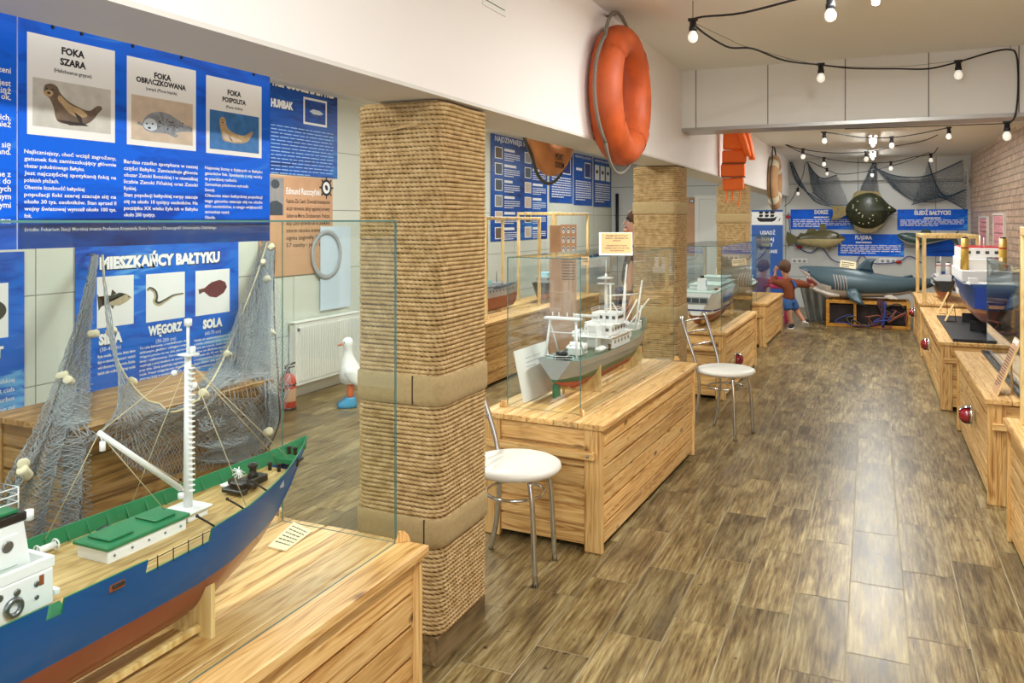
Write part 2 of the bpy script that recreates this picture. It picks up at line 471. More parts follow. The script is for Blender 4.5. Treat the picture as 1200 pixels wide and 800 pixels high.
    def ball(s, c, r, mat=None, n=16, k=10, X=None):
        rx, ry, rz = r if isinstance(r, (tuple, list)) else (r, r, r)
        prof = [(math.sin(PI*i/k), -math.cos(PI*i/k)) for i in range(k+1)]
        vs = []; fs = []
        for (a, z) in prof:
            for j in range(n):
                t = 2*PI*j/n; vs.append((c[0]+rx*a*math.cos(t), c[1]+ry*a*math.sin(t), c[2]+rz*z))
        for i in range(k):
            for j in range(n):
                fs.append((i*n+j, i*n+(j+1) % n, (i+1)*n+(j+1) % n, (i+1)*n+j))
        return s.add(vs, fs, mat, True, X)
    def loft(s, rings, mat=None, closed=True, caps=True, X=None, mats=None, smooth=True):
        """rings: equal-length point lists; mats(i,j) may pick a material per face"""
        n = len(rings[0]); o = len(s.v)
        for rg in rings:
            for p in rg:
                p = Vector(p); s.v.append(X @ p if X is not None else p)
        m = n if closed else n-1
        for i in range(len(rings)-1):
            for j in range(m):
                s.f.append([o+i*n+j, o+i*n+(j+1) % n, o+(i+1)*n+(j+1) % n, o+(i+1)*n+j])
                s.m.append(s.mi(mats(i, j) if mats else mat)); s.sm.append(smooth)
        if caps and closed:
            s.f.append([o+j for j in range(n)][::-1]); s.m.append(s.mi(mats(0, 0) if mats else mat)); s.sm.append(False)
            q = o+(len(rings)-1)*n
            s.f.append([q+j for j in range(n)]); s.m.append(s.mi(mats(len(rings)-2, 0) if mats else mat)); s.sm.append(False)
        return s
    def build(s, name, parent=None, mat=None, loc=None):
        me = bpy.data.meshes.new(name)
        me.from_pydata([tuple(v) for v in s.v], [], s.f)
        names = s.mats or [mat]
        if mat and not s.mats: names = [mat]
        for n in names: me.materials.append(M[n])
        me.polygons.foreach_set('material_index', s.m)
        me.polygons.foreach_set('use_smooth', s.sm)
        me.update()
        o = bpy.data.objects.new(name, me); COL.objects.link(o)
        if loc is not None: o.location = loc
        if parent is not None: o.parent = parent
        return o

def thing(name, label, cat, loc=(0, 0, 0), rotz=0.0, group=None):
    o = bpy.data.objects.new(name, None); COL.objects.link(o)
    o.empty_display_size = 0.1
    o.location = loc; o.rotation_euler = (0, 0, rotz)
    o['label'] = label; o['category'] = cat
    if group: o['group'] = group
    return o
def tag(o, label, cat, group=None):
    o['label'] = label; o['category'] = cat
    if group: o['group'] = group
    return o
def struct(o):
    o['kind'] = 'structure'; return o
def dup(root, loc=None, rotz=None, label=None, group=None):
    r = root.copy(); COL.objects.link(r)
    if loc is not None: r.location = loc
    if rotz is not None: r.rotation_euler = (0, 0, rotz)
    if label: r['label'] = label
    if group: r['group'] = group
    for ch in list(root.children):
        c = ch.copy(); COL.objects.link(c); c.parent = r
        for g in list(ch.children):
            d = g.copy(); COL.objects.link(d); d.parent = c
    return r

def spline(pts, n=8, closed=False):
    """Catmull-Rom through points"""
    pts = [Vector(p) for p in pts]; out = []
    k = len(pts)
    for i in range(k if closed else k-1):
        p0 = pts[i-1] if (i > 0 or closed) else pts[i]*2-pts[i+1]
        p1 = pts[i]; p2 = pts[(i+1) % k]
        p3 = pts[(i+2) % k] if (i+2 < k or closed) else p2*2-p1
        for j in range(n):
            t = j/n
            out.append(0.5*((2*p1)+(p2-p0)*t+(2*p0-5*p1+4*p2-p3)*t*t+(3*p1-p0-3*p2+p3)*t**3))
    if not closed: out.append(pts[-1])
    return out
def lerp(a, b, t): return a+(b-a)*t
def interp(tab, x):
    if x <= tab[0][0]: return tab[0][1:]
    for a, b in zip(tab, tab[1:]):
        if x <= b[0]:
            t = (x-a[0])/(b[0]-a[0]) if b[0] > a[0] else 1
            return tuple(lerp(p, q, t) for p, q in zip(a[1:], b[1:]))
    return tab[-1][1:]

# ---------------------------------------------------------------- lettering
_tc = {}
def glyphs(body, bold=0.0):
    key = (body, bold)
    if key not in _tc:
        cu = bpy.data.curves.new('lettering', 'FONT')
        cu.body = body; cu.size = 1.0; cu.offset = bold; cu.resolution_u = 2
        ob = bpy.data.objects.new('lettering', cu)
        me = bpy.data.meshes.new_from_object(ob)
        vs = [v.co.copy() for v in me.vertices]; fs = [list(p.vertices) for p in me.polygons]
        bpy.data.objects.remove(ob); bpy.data.curves.remove(cu); bpy.data.meshes.remove(me)
        _tc[key] = (vs, fs)
    return _tc[key]
def put_text(mb, body, x, z, height, mat, width=None, bold=0.012, align='l', y=-0.003, maxw=None):
    """flat lettering in the local xz plane facing -y; height = cap height"""
    vs, fs = glyphs(body, bold)
    if not vs: return
    x0 = min(v.x for v in vs); x1 = max(v.x for v in vs)
    k = height/0.72
    kx = k if width is None else width/max(x1-x0, 1e-6)
    if maxw is not None and (x1-x0)*kx > maxw: kx = maxw/(x1-x0)
    w = (x1-x0)*kx
    ox = {'l': x, 'c': x-w/2, 'r': x-w}[align]
    mb.add([(ox+(v.x-x0)*kx, y, z+v.y*k) for v in vs], [list(f) for f in fs], mat)
def rect(mb, x0, x1, z0, z1, mat, y=-0.002, t=0.001):
    mb.box(x0, x1, y-t, y, z0, z1, mat)
def poly(mb, pts, mat, y=-0.003):
    n = len(pts)
    area = sum(pts[i][0]*pts[(i+1) % n][1]-pts[(i+1) % n][0]*pts[i][1] for i in range(n))
    if area < 0: pts = pts[::-1]
    mb.add([(p[0], y, p[1]) for p in pts], [list(range(n))], mat)
def ell(cx, cz, rx, rz, n=20, rot=0):
    c, s = math.cos(rot), math.sin(rot)
    return [(cx+rx*math.cos(a)*c-rz*math.sin(a)*s, cz+rx*math.cos(a)*s+rz*math.sin(a)*c) for a in [2*PI*i/n for i in range(n)]]
def blur_text(mb, x0, x1, ztop, rows, dz, mat, rng, h=0.42, y=-0.003, last=0.6):
    """print too small to read: word-long strokes in lines"""
    for i in range(rows):
        x = x0; end = x1 if i < rows-1 else lerp(x0, x1, last)
        z = ztop-i*dz
        while x < end-0.001:
            w = min(rng.uniform(0.03, 0.11)*(x1-x0)*1.3, end-x)
            rect(mb, x, x+w, z-dz*h, z, mat, y, 0.0006)
            x += w+(x1-x0)*0.018
# ================================================================ ROOM
XW, YB, XR = -4.47, 14.6, 1.44          # left wall, end wall, right wall
XF, XB, ZS = -1.30, -1.57, 1.91         # faces and underside of the long low beam
Y0 = -2.2
ZC, ZC2 = 2.62, 2.53

def panel_mat(name, axis, w, h, off, mortar, base, col='#d3d6c8', dark='#8f9186'):
    m, nt, b = new_mat(name)
    tc = N(nt, 'ShaderNodeTexCoord'); sp = N(nt, 'ShaderNodeSeparateXYZ'); L(nt, tc.outputs['Object'], sp.inputs[0])
    cb = N(nt, 'ShaderNodeCombineXYZ'); L(nt, sp.outputs[axis], cb.inputs['X']); L(nt, sp.outputs['Z'], cb.inputs['Y'])
    mp = N(nt, 'ShaderNodeMapping'); mp.inputs['Location'].default_value = (off, base, 0); L(nt, cb.outputs[0], mp.inputs[0])
    br = N(nt, 'ShaderNodeTexBrick'); br.offset = 0.0
    br.inputs['Scale'].default_value = 1; br.inputs['Brick Width'].default_value = w; br.inputs['Row Height'].default_value = h
    br.inputs['Mortar Size'].default_value = mortar; br.inputs['Mortar Smooth'].default_value = 0.3
    br.inputs['Color1'].default_value = lin(col); br.inputs['Color2'].default_value = lin(col); br.inputs['Mortar'].default_value = lin(dark)
    L(nt, mp.outputs[0], br.inputs['Vector']); L(nt, br.outputs['Color'], b.inputs['Base Color'])
    b.inputs['Roughness'].default_value = 0.5
    bp = N(nt, 'ShaderNodeBump'); bp.inputs['Strength'].default_value = 0.5; bp.inputs['Distance'].default_value = 0.006; bp.invert = True
    L(nt, br.outputs['Fac'], bp.inputs['Height']); L(nt, bp.outputs['Normal'], b.inputs['Normal'])
panel_mat('panels_left', 'Y', 1.15, 0.53, 0.3, 0.004, 0.0)
panel_mat('panels_back', 'X', 1.15, 0.53, 0.2, 0.006, 0.0, col='#cfd0cb', dark='#7d7f7c')

# floor: one tile per 0.2 x 0.6 m, rows shifted by a third
fb = MB('floor_tile', 'grout')
xa = -4.48
k0 = math.floor((xa+0.08)/0.2)
for k in range(k0, k0+31):
    x0 = -0.08+0.2*k; x1 = x0+0.2
    y = -2.4+((0.18+0.2*k+2.4-0.16) % 0.6)-0.6
    while y < YB:
        a0, a1 = max(x0, xa)+0.0022, min(x1, XR+0.05)-0.0022
        b0, b1 = max(y, Y0)+0.0022, min(y+0.6, YB+0.05)-0.0022
        if a1 > a0 and b1 > b0:
            fb.add([(a0, b0, 0), (a1, b0, 0), (a1, b1, 0), (a0, b1, 0)], [(0, 1, 2, 3)], 'floor_tile')
        y += 0.6
fb.box(xa, XR+0.06, Y0, YB+0.06, -0.08, -0.0015, 'grout')
struct(fb.build('floor'))

b = MB('panels_left'); b.box(XW-0.1, XW, Y0, YB, 0, 2.7); struct(b.build('wall_left'))
b = MB('panels_back'); b.box(XW-0.1, XR+0.1, YB, YB+0.1, 0, 2.7)
struct(b.build('wall_back'))
b = MB('brick_panel'); b.box(XR, XR+0.1, 0.9, YB, 0, 2.7); b.box(XR, XR+0.1, Y0, 0.9, 0, 0.8); b.box(XR, XR+0.1, Y0, 0.9, 2.35, 2.7); struct(b.build('wall_right'))
# added unseen window opening behind the camera's right shoulder, lets in fill light
b = MB('white_trim')
for ya in (Y0, -0.68, 0.84): b.box(XR+0.02, XR+0.08, ya, ya+0.06, 0.8, 2.35)
for za in (0.8, 2.29): b.box(XR+0.02, XR+0.08, Y0+.06, 0.84, za, za+0.06)
struct(b.build('window_3'))
b = MB('ceiling_paint'); b.box(XW-0.1, XR+0.1, Y0, 6.3, ZC, ZC+0.1); b.box(XW-0.1, XB, 6.3, YB, ZC, ZC+0.1); b.box(XB, XR+0.1, 6.3, YB, ZC2, ZC2+0.1)
struct(b.build('ceiling'))
# long low beam over the columns: bright side face, duller underside
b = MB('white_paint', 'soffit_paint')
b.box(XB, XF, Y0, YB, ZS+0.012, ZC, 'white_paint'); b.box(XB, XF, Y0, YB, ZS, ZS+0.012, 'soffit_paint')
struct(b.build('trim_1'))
# beam across the hall, clad in pale panels with a metal strip along its foot
b = MB('beam_panel', 'seam', 'aluminium')
b.box(XF, XR, 6.03, 6.3, 2.19, ZC, 'beam_panel')
for k in range(-1, 5):
    xs = -0.68+0.515*k
    if XF < xs < XR: b.box(xs-0.003, xs+0.003, 6.028, 6.031, 2.19, ZC, 'seam')
b.box(XF, XR, 6.02, 6.31, 2.165, 2.19, 'aluminium')
struct(b.build('trim_2'))
# box-out along the end wall
b = MB('panels_back'); b.box(XF, XR, YB-0.07, YB, 2.16, ZC2); struct(b.build('trim_3'))
b = MB('white_trim'); b.box(XW, XW+0.012, Y0, YB-0.01, 0.0015, 0.09); struct(b.build('baseboard_left', mat='white_trim'))
# access flap in the long beam
p = at(565, 10, X=XF)
b = MB('white_trim', 'seam')
hy0, hy1 = at(565, 5, X=XF).y, at(592, 16, X=XF).y
hz = at(592, 20, X=XF).z
b.box(XF, XF+0.004, hy0, hy1, hz, hz+0.18, 'white_trim')
b.box(XF+0.004, XF+0.0045, hy0+0.012, hy1-0.012, hz+0.02, hz+0.024, 'seam')
struct(b.build('trim_4'))

# door in the end wall of the side room
d0, d1 = at(815, 240, Y=YB).x, at(860, 240, Y=YB).x
dz = at(820, 229, Y=YB).z
dr = struct(MB('door_white').bbox(d0+0.07, d0+0.85, YB-0.05, YB-0.012, 0.01, dz-0.07, 0.006).build('door_1'))
b = MB('white_trim')
b.box(d0, d0+0.07, YB-0.06, YB-0.001, 0.001, dz); b.box(d0+0.85, d0+0.92, YB-0.06, YB-0.001, 0.001, dz); b.box(d0+0.07, d0+0.85, YB-0.06, YB-0.001, dz-0.07, dz)
b.build('door_frame', dr)
b = MB('steel'); b.tube([(d0+0.78, YB-0.05, 0.98), (d0+0.78, YB-0.09, 0.98), (d0+0.68, YB-0.09, 0.98)], 0.009); b.build('door_handle', dr)

# windows: two narrow glass-brick slits in the right wall
for i, (pxa, pxb, pyt, pyb) in enumerate([(1149.5, 1159, 253.5, 290), (1166.5, 1179, 250, 318)]):
    ya, yb = at(pxb, 270, X=XR).y, at(pxa, 270, X=XR).y
    zt, zb = at((pxa+pxb)/2, pyt, X=XR).z, at((pxa+pxb)/2, pyb, X=XR).z
    w = MB('white_trim'); t = 0.02
    w.box(XR-0.03, XR+0.01, ya, ya+t, zb, zt); w.box(XR-0.03, XR+0.01, yb-t, yb, zb, zt)
    w.box(XR-0.03, XR+0.01, ya+t, yb-t, zt-t, zt); w.box(XR-0.03, XR+0.01, ya+t, yb-t, zb, zb+t)
    wo = struct(w.build('window_%d' % (i+1)))
    g = MB('pink_brick', 'print_white'); nz = 6
    for q in range(nz):
        za, zc = lerp(zb+t, zt-t, q/nz), lerp(zb+t, zt-t, (q+1)/nz)
        g.bbox(XR-0.022, XR+0.005, ya+t, yb-t, za+0.004, zc-0.004, 0.006, 'pink_brick')
    g.build('glass_blocks', wo)

# ================================================================ ROPE COLUMNS
def rope_coils(hx, hy, z0, z1, r=0.0081, step=0.0042, ring=15, seed=1):
    rng = random.Random(seed)
    rc = 0.045
    # one turn around the rounded rectangle
    pts = []
    def arc(cx, cy, a0):
        m = 8
        for i in range(m+1):
            a = a0+PI/2*i/m; pts.append((cx+rc*math.cos(a), cy+rc*math.sin(a)))
    arc(hx-rc, hy-rc, 0); arc(-hx+rc, hy-rc, PI/2); arc(-hx+rc, -hy+rc, PI); arc(hx-rc, -hy+rc, 3*PI/2)
    pts.append(pts[0])
    # resample evenly
    ds = [0]
    for a, c in zip(pts, pts[1:]): ds.append(ds[-1]+math.hypot(c[0]-a[0], c[1]-a[1]))
    P = ds[-1]; n = int(P/step); prof = []
    j = 0
    for i in range(n):
        s = P*i/n
        while ds[j+1] < s: j += 1
        t = (s-ds[j])/(ds[j+1]-ds[j]); prof.append((lerp(pts[j][0], pts[j+1][0], t), lerp(pts[j][1], pts[j+1][1], t)))
    nrm = []
    for i in range(n):
        a, c = prof[i-1], prof[(i+1) % n]; l = math.hypot(c[0]-a[0], c[1]-a[1]); nrm.append(((c[1]-a[1])/l, -(c[0]-a[0])/l))
    pitch = P/round(P/0.054)
    V = []; F = []
    pitch_z = r*1.86
    z = z0+r; q = 0
    while z < z1-r*0.5:
        o = len(V); ph0 = 0.55*q+rng.uniform(-.25, .25); wob = [rng.uniform(-1, 1)*0.0011 for _ in range(6)]
        rr = r*rng.uniform(0.96, 1.06)
        for i in range(n):
            ph = 2*PI*(P*i/n)/pitch+ph0
            dz = sum(wob[k]*math.sin((k+1)*2*PI*i/n+k) for k in range(6))*0.6
            for k in range(ring):
                th = 2*PI*k/ring
                rad = rr*(0.44+0.64*abs(math.cos(1.5*(th+ph))))
                cx = math.cos(th)*rad; cz = math.sin(th)*rad
                V.append((prof[i][0]+nrm[i][0]*cx, prof[i][1]+nrm[i][1]*cx, z+cz+dz))
        for i in range(n):
            a0 = o+i*ring; b0 = o+((i+1) % n)*ring
            for k in range(ring):
                k2 = (k+1) % ring
                F.append((a0+k, b0+k, b0+k2, a0+k2))
        z += pitch_z*rng.uniform(0.985, 1.02); q += 1
    me = bpy.data.meshes.new('rope_winding')
    me.from_pydata(V, [], F); me.materials.append(M['rope'])
    me.polygons.foreach_set('use_smooth', [True]*len(F))
    return me
HX, HY = 0.165, 0.185
ROPE = rope_coils(HX, HY, 0.105, ZS-0.004)
def burlap_band(hx, hy, z0, z1, rc=0.055, seed=0):
    rng = random.Random(seed); rings = []
    pr = []
    for cx, cy, a0 in [(hx-rc, hy-rc, 0), (-hx+rc, hy-rc, PI/2), (-hx+rc, -hy+rc, PI), (hx-rc, -hy+rc, 3*PI/2)]:
        for i in range(7): a = a0+PI/2*i/6; pr.append((cx+rc*math.cos(a), cy+rc*math.sin(a)))
    for z, g in [(z0, -0.004), (z0+0.004, 0), (lerp(z0, z1, .3), 0.001), (lerp(z0, z1, .7), 0.001), (z1-0.004, 0), (z1, -0.004)]:
        rings.append([(x*(1+g/hx), y*(1+g/hy), z+rng.uniform(-.001, .001)) for x, y in pr])
    return MB('burlap').loft(rings, 'burlap', caps=False)
def rope_column(y, label, bands):
    t = thing('rope_column', label, 'column', (-1.485, y, 0), 0, 'rope wrapped columns')
    MB('rope').box(-HX+0.02, HX-0.02, -HY+0.02, HY-0.02, 0.1, ZS-0.002).build('post_core', t)
    o = bpy.data.objects.new('rope_winding', ROPE); COL.objects.link(o); o.parent = t
    MB('plinth_wood').bbox(-HX+0.008, HX-0.008, -HY+0.002, HY-0.002, 0.0005, 0.1, 0.002).build('plinth', t)
    for i, (z0, z1, seam) in enumerate(bands):
        bd = burlap_band(HX+0.0135, HY+0.0135, z0, z1, seed=i).build('burlap_band', t)
        if seam is not None:
            MB('burlap_seam').box(seam-0.0022, seam+0.0022, -HY-0.0155, -HY-0.012, z0+0.003, z1-0.001).build('band_seam', bd)
    return t
c1 = rope_column(2.535, 'thick rope-wound column nearest the camera with two burlap bands', [(0.40, 0.495, 0.115), (0.875, 0.975, 0.07)])
rope_column(6.12, 'rope-wound column behind the grey ship model, second along the beam', [(0.735, 0.855, None), (1.545, 1.635, None)])
rope_column(9.72, 'farthest of the rope-wound columns, beside the white door', [(1.47, 1.58, None)])
# frayed rope joins near the top of the first column
b = MB('rope')
rng = random.Random(3)
for i in range(9):
    z = 1.815+rng.uniform(-0.008, 0.008)
    b.tube([(-HX+0.02+0.03*i/9, -HY-0.012-rng.uniform(0, .004), z), (-0.03+rng.uniform(-.02, .02), -HY-0.015, 1.812+rng.uniform(-0.006, 0.006)), (0.05+rng.uniform(0, .05), -HY-0.012, 1.822+rng.uniform(-0.005, 0.005))], 0.0022, 5)
b.build('frayed_end', c1)
# hank of rope hanging off the far edge of the first column
t = thing('rope_hank', 'small looped rope hank hanging at the left edge of the nearest column', 'rope', (-1.676, 2.62, 1.73))
b = MB('rope')
for i in range(3):
    b.tube(spline([(0.004*i, -0.02, 0.06), (0.004*i, -0.034, 0.0), (0.004*i, -0.02, -0.075), (0.004*i, 0.01, -0.075), (0.004*i, 0.02, 0.0), (0.004*i, 0.01, 0.06)], 5, True), 0.007, 7, closed=True)
b.build('loop', t)
b = MB('rope'); b.tube(spline([(0.006, -0.005, -0.07), (0.008, -0.012, -0.11), (0.004, 0.0, -0.15)], 5), [0.007]*10+[0.011], 7); b.build('loose_end', t)

# ================================================================ CEILING LIGHTS
def tube_light(x, y, z, label, length=1.2, power=60, sx=0.0):
    t = thing('ceiling_light', label, 'ceiling light', (x, y, z), 0, 'fluorescent ceiling lights')
    MB('white_plastic').bbox(-0.05, 0.05, -length/2, length/2, -0.035, -0.0005, 0.006).build('housing', t)
    MB('lamp_glow').tube([(0, -length/2+0.02, -0.055), (0, length/2-0.02, -0.055)], 0.018, 12).build('lamp_tube', t)
    for s in (-1, 1):
        MB('white_plastic').bbox(-0.018, 0.018, s*(length/2-0.012)-0.008, s*(length/2-0.012)+0.008, -0.07, -0.0355, 0.003).build('lamp_holder', t)
    l = bpy.data.lights.new('tube_glow', 'AREA'); l.shape = 'RECTANGLE'; l.size = 0.10; l.size_y = length
    l.energy = power; l.color = (0.95, 1.0, 1.0)
    lo = bpy.data.objects.new('tube_glow', l); COL.objects.link(lo); lo.parent = t; lo.location = (0, 0, -0.08)
    return t
for x, y, z, lab, pw in [
    (0.02, 0.6, ZC, 'tube light on the hall ceiling before the first light in view', 50),
    (0.02, 3.72, ZC, 'nearest visible tube light on the hall ceiling before the cross beam', 62),
    (0.02, 8.2, ZC2, 'tube light on the hall ceiling close behind the cross beam', 58),
    (0.02, 10.9, ZC2, 'tube light on the far hall ceiling between the bulb strings', 40),
    (0.02, 13.3, ZC2, 'tube light on the hall ceiling closest to the shark', 16),
    (-3.0, 1.2, ZC, 'tube light over the near part of the side room', 50),
    (-3.0, 4.6, ZC, 'tube light over the side room radiator', 80),
    (-3.0, 8.2, ZC, 'tube light over the side room ship models', 58),
    (-3.0, 11.8, ZC, 'tube light at the far end of the side room', 50)]:
    tube_light(x, y, z, lab, power=pw)

# ================================================================ FESTOON STRINGS
def festoon(name_label, path, bulbs, r=0.0055, extra=None):
    """black cable through the points, bulbs hanging at the given points"""
    o = path[0]
    t = thing('festoon_string', name_label, 'string lights', tuple(o), 0, 'bulb strings across the ceiling')
    b = MB('dark_cable'); rel = [Vector(p)-Vector(o) for p in path]
    b.tube(spline(rel, 6), r, 7)
    b.build('cable', t)
    for bp in bulbs:
        q = Vector(bp)-Vector(o)
        X = Matrix.Translation(q)
        s = MB('black'); s.lathe([(0.0, 0.006), (0.016, 0.004), (0.017, -0.03), (0.020, -0.034), (0.020, -0.055), (0.0, -0.055)], 12, X=X)
        s.bbox(-0.024, 0.024, -0.012, 0.012, -0.004, 0.012, 0.003, X=X); so = s.build('socket', t)
        g = MB('bulb_glass'); g.lathe([(0.013, -0.054), (0.017, -0.062), (0.024, -0.076), (0.0255, -0.088), (0.022, -0.102), (0.012, -0.112), (0.0, -0.115)], 16, X=X); g.build('bulb', so)
    return t
Pz = lambda px, py, z: at(px, py, Z=z)
# first string: over the near hall, up to the cross beam and down its face
pts = [Pz(960, -8, 2.50), Pz(871, 15, 2.49), Pz(812, 24, 2.52), Pz(850, 54, 2.46), Pz(882, 57, 2.44), Pz(920, 71, 2.42)]
hook = at(1182, 58, Y=6.0)
pts2 = [at(962, 76, Y=5.55), at(1000, 80, Y=5.7), at(1050, 80.5, Y=5.8), at(1088, 80.5, Y=5.85), at(1123, 72.5, Y=5.9), at(1158, 62, Y=5.96), at(1182, 58, Y=6.0), at(1191.5, 66, Y=6.0), at(1193, 105, Y=6.0), at(1189.5, 136, Y=6.0), at(1182, 144, Y=6.0)]
t = festoon('black bulb string sagging below the near ceiling and down the cross beam', pts+pts2,
        [Pz(812, 24, 2.52), at(962, 76, Y=5.55), at(1123, 72.5, Y=5.9), at(1180, 144, Y=5.99)])
o = Vector(t.location)
b = MB('dark_cable')
p2 = Pz(812, 24, 2.52); b.tube([Vector((p2.x, p2.y, ZC-0.001))-o, p2-o], 0.002, 5); b.build('hanger_wire', t)
b = MB('dark_cable'); p2 = at(1184, 58, Y=6.0); b.tube([Vector((p2.x, p2.y, ZC-0.001))-o, p2-o], 0.002, 5); b.build('hanger_wire', t)
b = MB('dark_cable'); b.tube([p-o for p in spline([Pz(812, 26, 2.51), Pz(852, 45, 2.50), Pz(882, 57, 2.45), at(962, 76, Y=5.55), at(1050, 78, Y=5.82), at(1123, 71, Y=5.9)], 5)], 0.0014, 4); b.build('support_wire', t)
# strip along the foot of the cross beam
b = MB('dark_cable'); p0 = at(1188, 145, Y=6.008); b.tube([at(1182, 144.5, Y=6.008)-p0, at(1100, 147.5, Y=6.008)-p0, at(990, 151, Y=6.008)-p0], 0.003, 5)
tag(b.build('power_lead', loc=p0), 'thin dark lead running along the metal foot of the cross beam', 'cable')
# string above the camera side: one bulb seen at the top edge
pts = [Pz(1010, -20, 2.52), Pz(973, -3, 2.50), Pz(930, -14, 2.52)]
festoon('bulb string at the top edge with a single white bulb in view', pts, [Pz(973, -4, 2.50)])
# strings beyond the cross beam
festoon('bulb string hanging right behind the cross beam', [Pz(962, 154.5, 2.40), Pz(984, 157, 2.37), Pz(1010, 161, 2.35), Pz(1045, 161, 2.36), Pz(1075, 157, 2.38), Pz(1112, 149.5, 2.42)],
        [Pz(966, 155.5, 2.40), Pz(1045, 161, 2.36), Pz(1112, 150, 2.42)])
pa = [at(921, 169.5, Y=9.6), at(941, 175, Y=9.8), at(975, 179, Y=10.1), at(1015, 178, Y=10.3), at(1050, 171, Y=10.5), at(1085, 164, Y=10.8), at(1112, 151, Y=11.0)]
festoon('second bulb string behind the cross beam, rising to the right', pa, [at(941, 175, Y=9.8), at(1015, 178, Y=10.3)])
pb = [at(921, 170, Y=11.4), at(941, 179, Y=11.6), at(965, 185, Y=11.8), at(1000, 190, Y=12.0), at(1043, 190, Y=12.2), at(1070, 184, Y=12.4), at(1092, 180.5, Y=12.6), at(1099, 173, Y=12.8)]
festoon('third bulb string behind the cross beam, nearest the hung fish', pb, [at(965.5, 185, Y=11.8), at(1044, 190, Y=12.2), at(1091, 180.5, Y=12.6)])
pc = [at(1099, 174, Y=13.6), at(1060, 190, Y=13.8), at(1020, 200, Y=14.0), at(985, 204, Y=14.1), at(968, 198, Y=14.2), at(946, 189.5, Y=14.3), at(941, 205, Y=14.35), at(934, 222, Y=14.4), at(926, 236, Y=14.45), at(919, 241.5, Y=14.5)]
festoon('bulb string across the end wall dropping at the left corner', pc, [at(1022, 199, Y=14.0), at(969, 197.5, Y=14.2), at(935, 221, Y=14.4)])

# ================================================================ LIGHT AND WORLD
w = bpy.data.worlds.new('world'); SC.world = w; w.use_nodes = True
w.node_tree.nodes['Background'].inputs['Color'].default_value = (0.93, 0.97, 1.0, 1)
w.node_tree.nodes['Background'].inputs['Strength'].default_value = 2.3
vs = SC.view_settings
vs.view_transform = 'Standard'; vs.look = 'None'; vs.gamma = 1.0; vs.use_curve_mapping = False
vs.exposure = -0.08
# ================================================================ CABINETS
def cabinet(label, cx, cy, Lg, W, H, rotz=0.0, rails=(1, 1), wood_='pine_', group='planked pine display cabinets', boards=6, tops=5):
    t = thing('display_cabinet', label, 'cabinet', (cx, cy, 0), rotz, group)
    hx, hy = W/2, Lg/2
    pw, pt = 0.085, 0.032          # corner board: broad on the short end, narrow on the long side
    zt = H-0.028
    z0 = 0.028
    def planks(n): return [(z0+(zt-z0)*i/n, z0+(zt-z0)*(i+1)/n) for i in range(n)]
    for sx in (-1, 1):
        b = MB(wood_+'y')
        for a, c in planks(boards):
            xo = sx*(hx-0.012); xi = sx*(hx-0.034)
            # shiplap: each board leans out a little at its foot
            prof = [(xi, a+0.0005), (xo-sx*.002, a+0.0005), (xo, a+0.003), (xo, c-0.009), (xo-sx*0.013, c-0.009), (xo-sx*0.013, c-0.0005), (xi, c-0.0005)]
            b.prism(prof, -hy+pt+0.001, hy-pt-0.001, 'xz')
        b.build('side_panel', t)
    for sy in (-1, 1):
        b = MB(wood_+'x')
        for a, c in planks(boards):
            yo = sy*(hy-0.012); yi = sy*(hy-0.034)
            prof = [(yi, a+0.0005), (yo-sy*.002, a+0.0005), (yo, a+0.003), (yo, c-0.009), (yo-sy*0.013, c-0.009), (yo-sy*0.013, c-0.0005), (yi, c-0.0005)]
            b.prism(prof, -hx+pw+0.001, hx-pw-0.001, 'yz')
        b.build('end_panel', t)
        for sx in (-1, 1):
            x0, x1 = sorted((sx*hx, sx*(hx-pw))); y0, y1 = sorted((sy*hy, sy*(hy-pt)))
            MB(wood_+'z').bbox(x0, x1, y0, y1, 0.001, zt, 0.003).build('corner_post', t)
    for sy, on in zip((-1, 1), rails):
        if on:
            y0, y1 = sorted((sy*(hy+0.001), sy*(hy+0.024)))
            rl = MB(wood_+'x').bbox(-hx+0.02, hx-0.03, y0, y1, H-0.165, H-0.125, 0.006).build('end_rail', t)
            MB('steel').lathe([(0.0, 0.0), (0.007, 0.0), (0.006, 0.004), (0.0, 0.005)], 10, X=Matrix.Translation((hx-0.06, sy*(hy+0.024), H-0.145)) @ Matrix.Rotation(-sy*PI/2, 4, 'X')).build('bolt', rl)
    b = MB(wood_+'y')
    rng = random.Random(label)
    ov = 0.014
    xs = [-hx-ov]+[-hx-ov+(W+2*ov)*(i+rng.uniform(-.12, .12))/tops for i in range(1, tops)]+[hx+ov]
    for a, c in zip(xs, xs[1:]):
        e0, e1 = rng.uniform(0, 0.004), rng.uniform(0, 0.004)
        b.bbox(a+0.0016, c-0.0016, -hy-ov-e0, hy+ov+e1, zt+0.0005, H, 0.003)
    b.build('top_panel', t)
    # solid black box painting in the shade of the void behind the boards
    MB('black').box(-hx+0.045, hx-0.045, -hy+0.045, hy-0.045, 0.03, zt-0.001).build('void_shade', t)
    return t

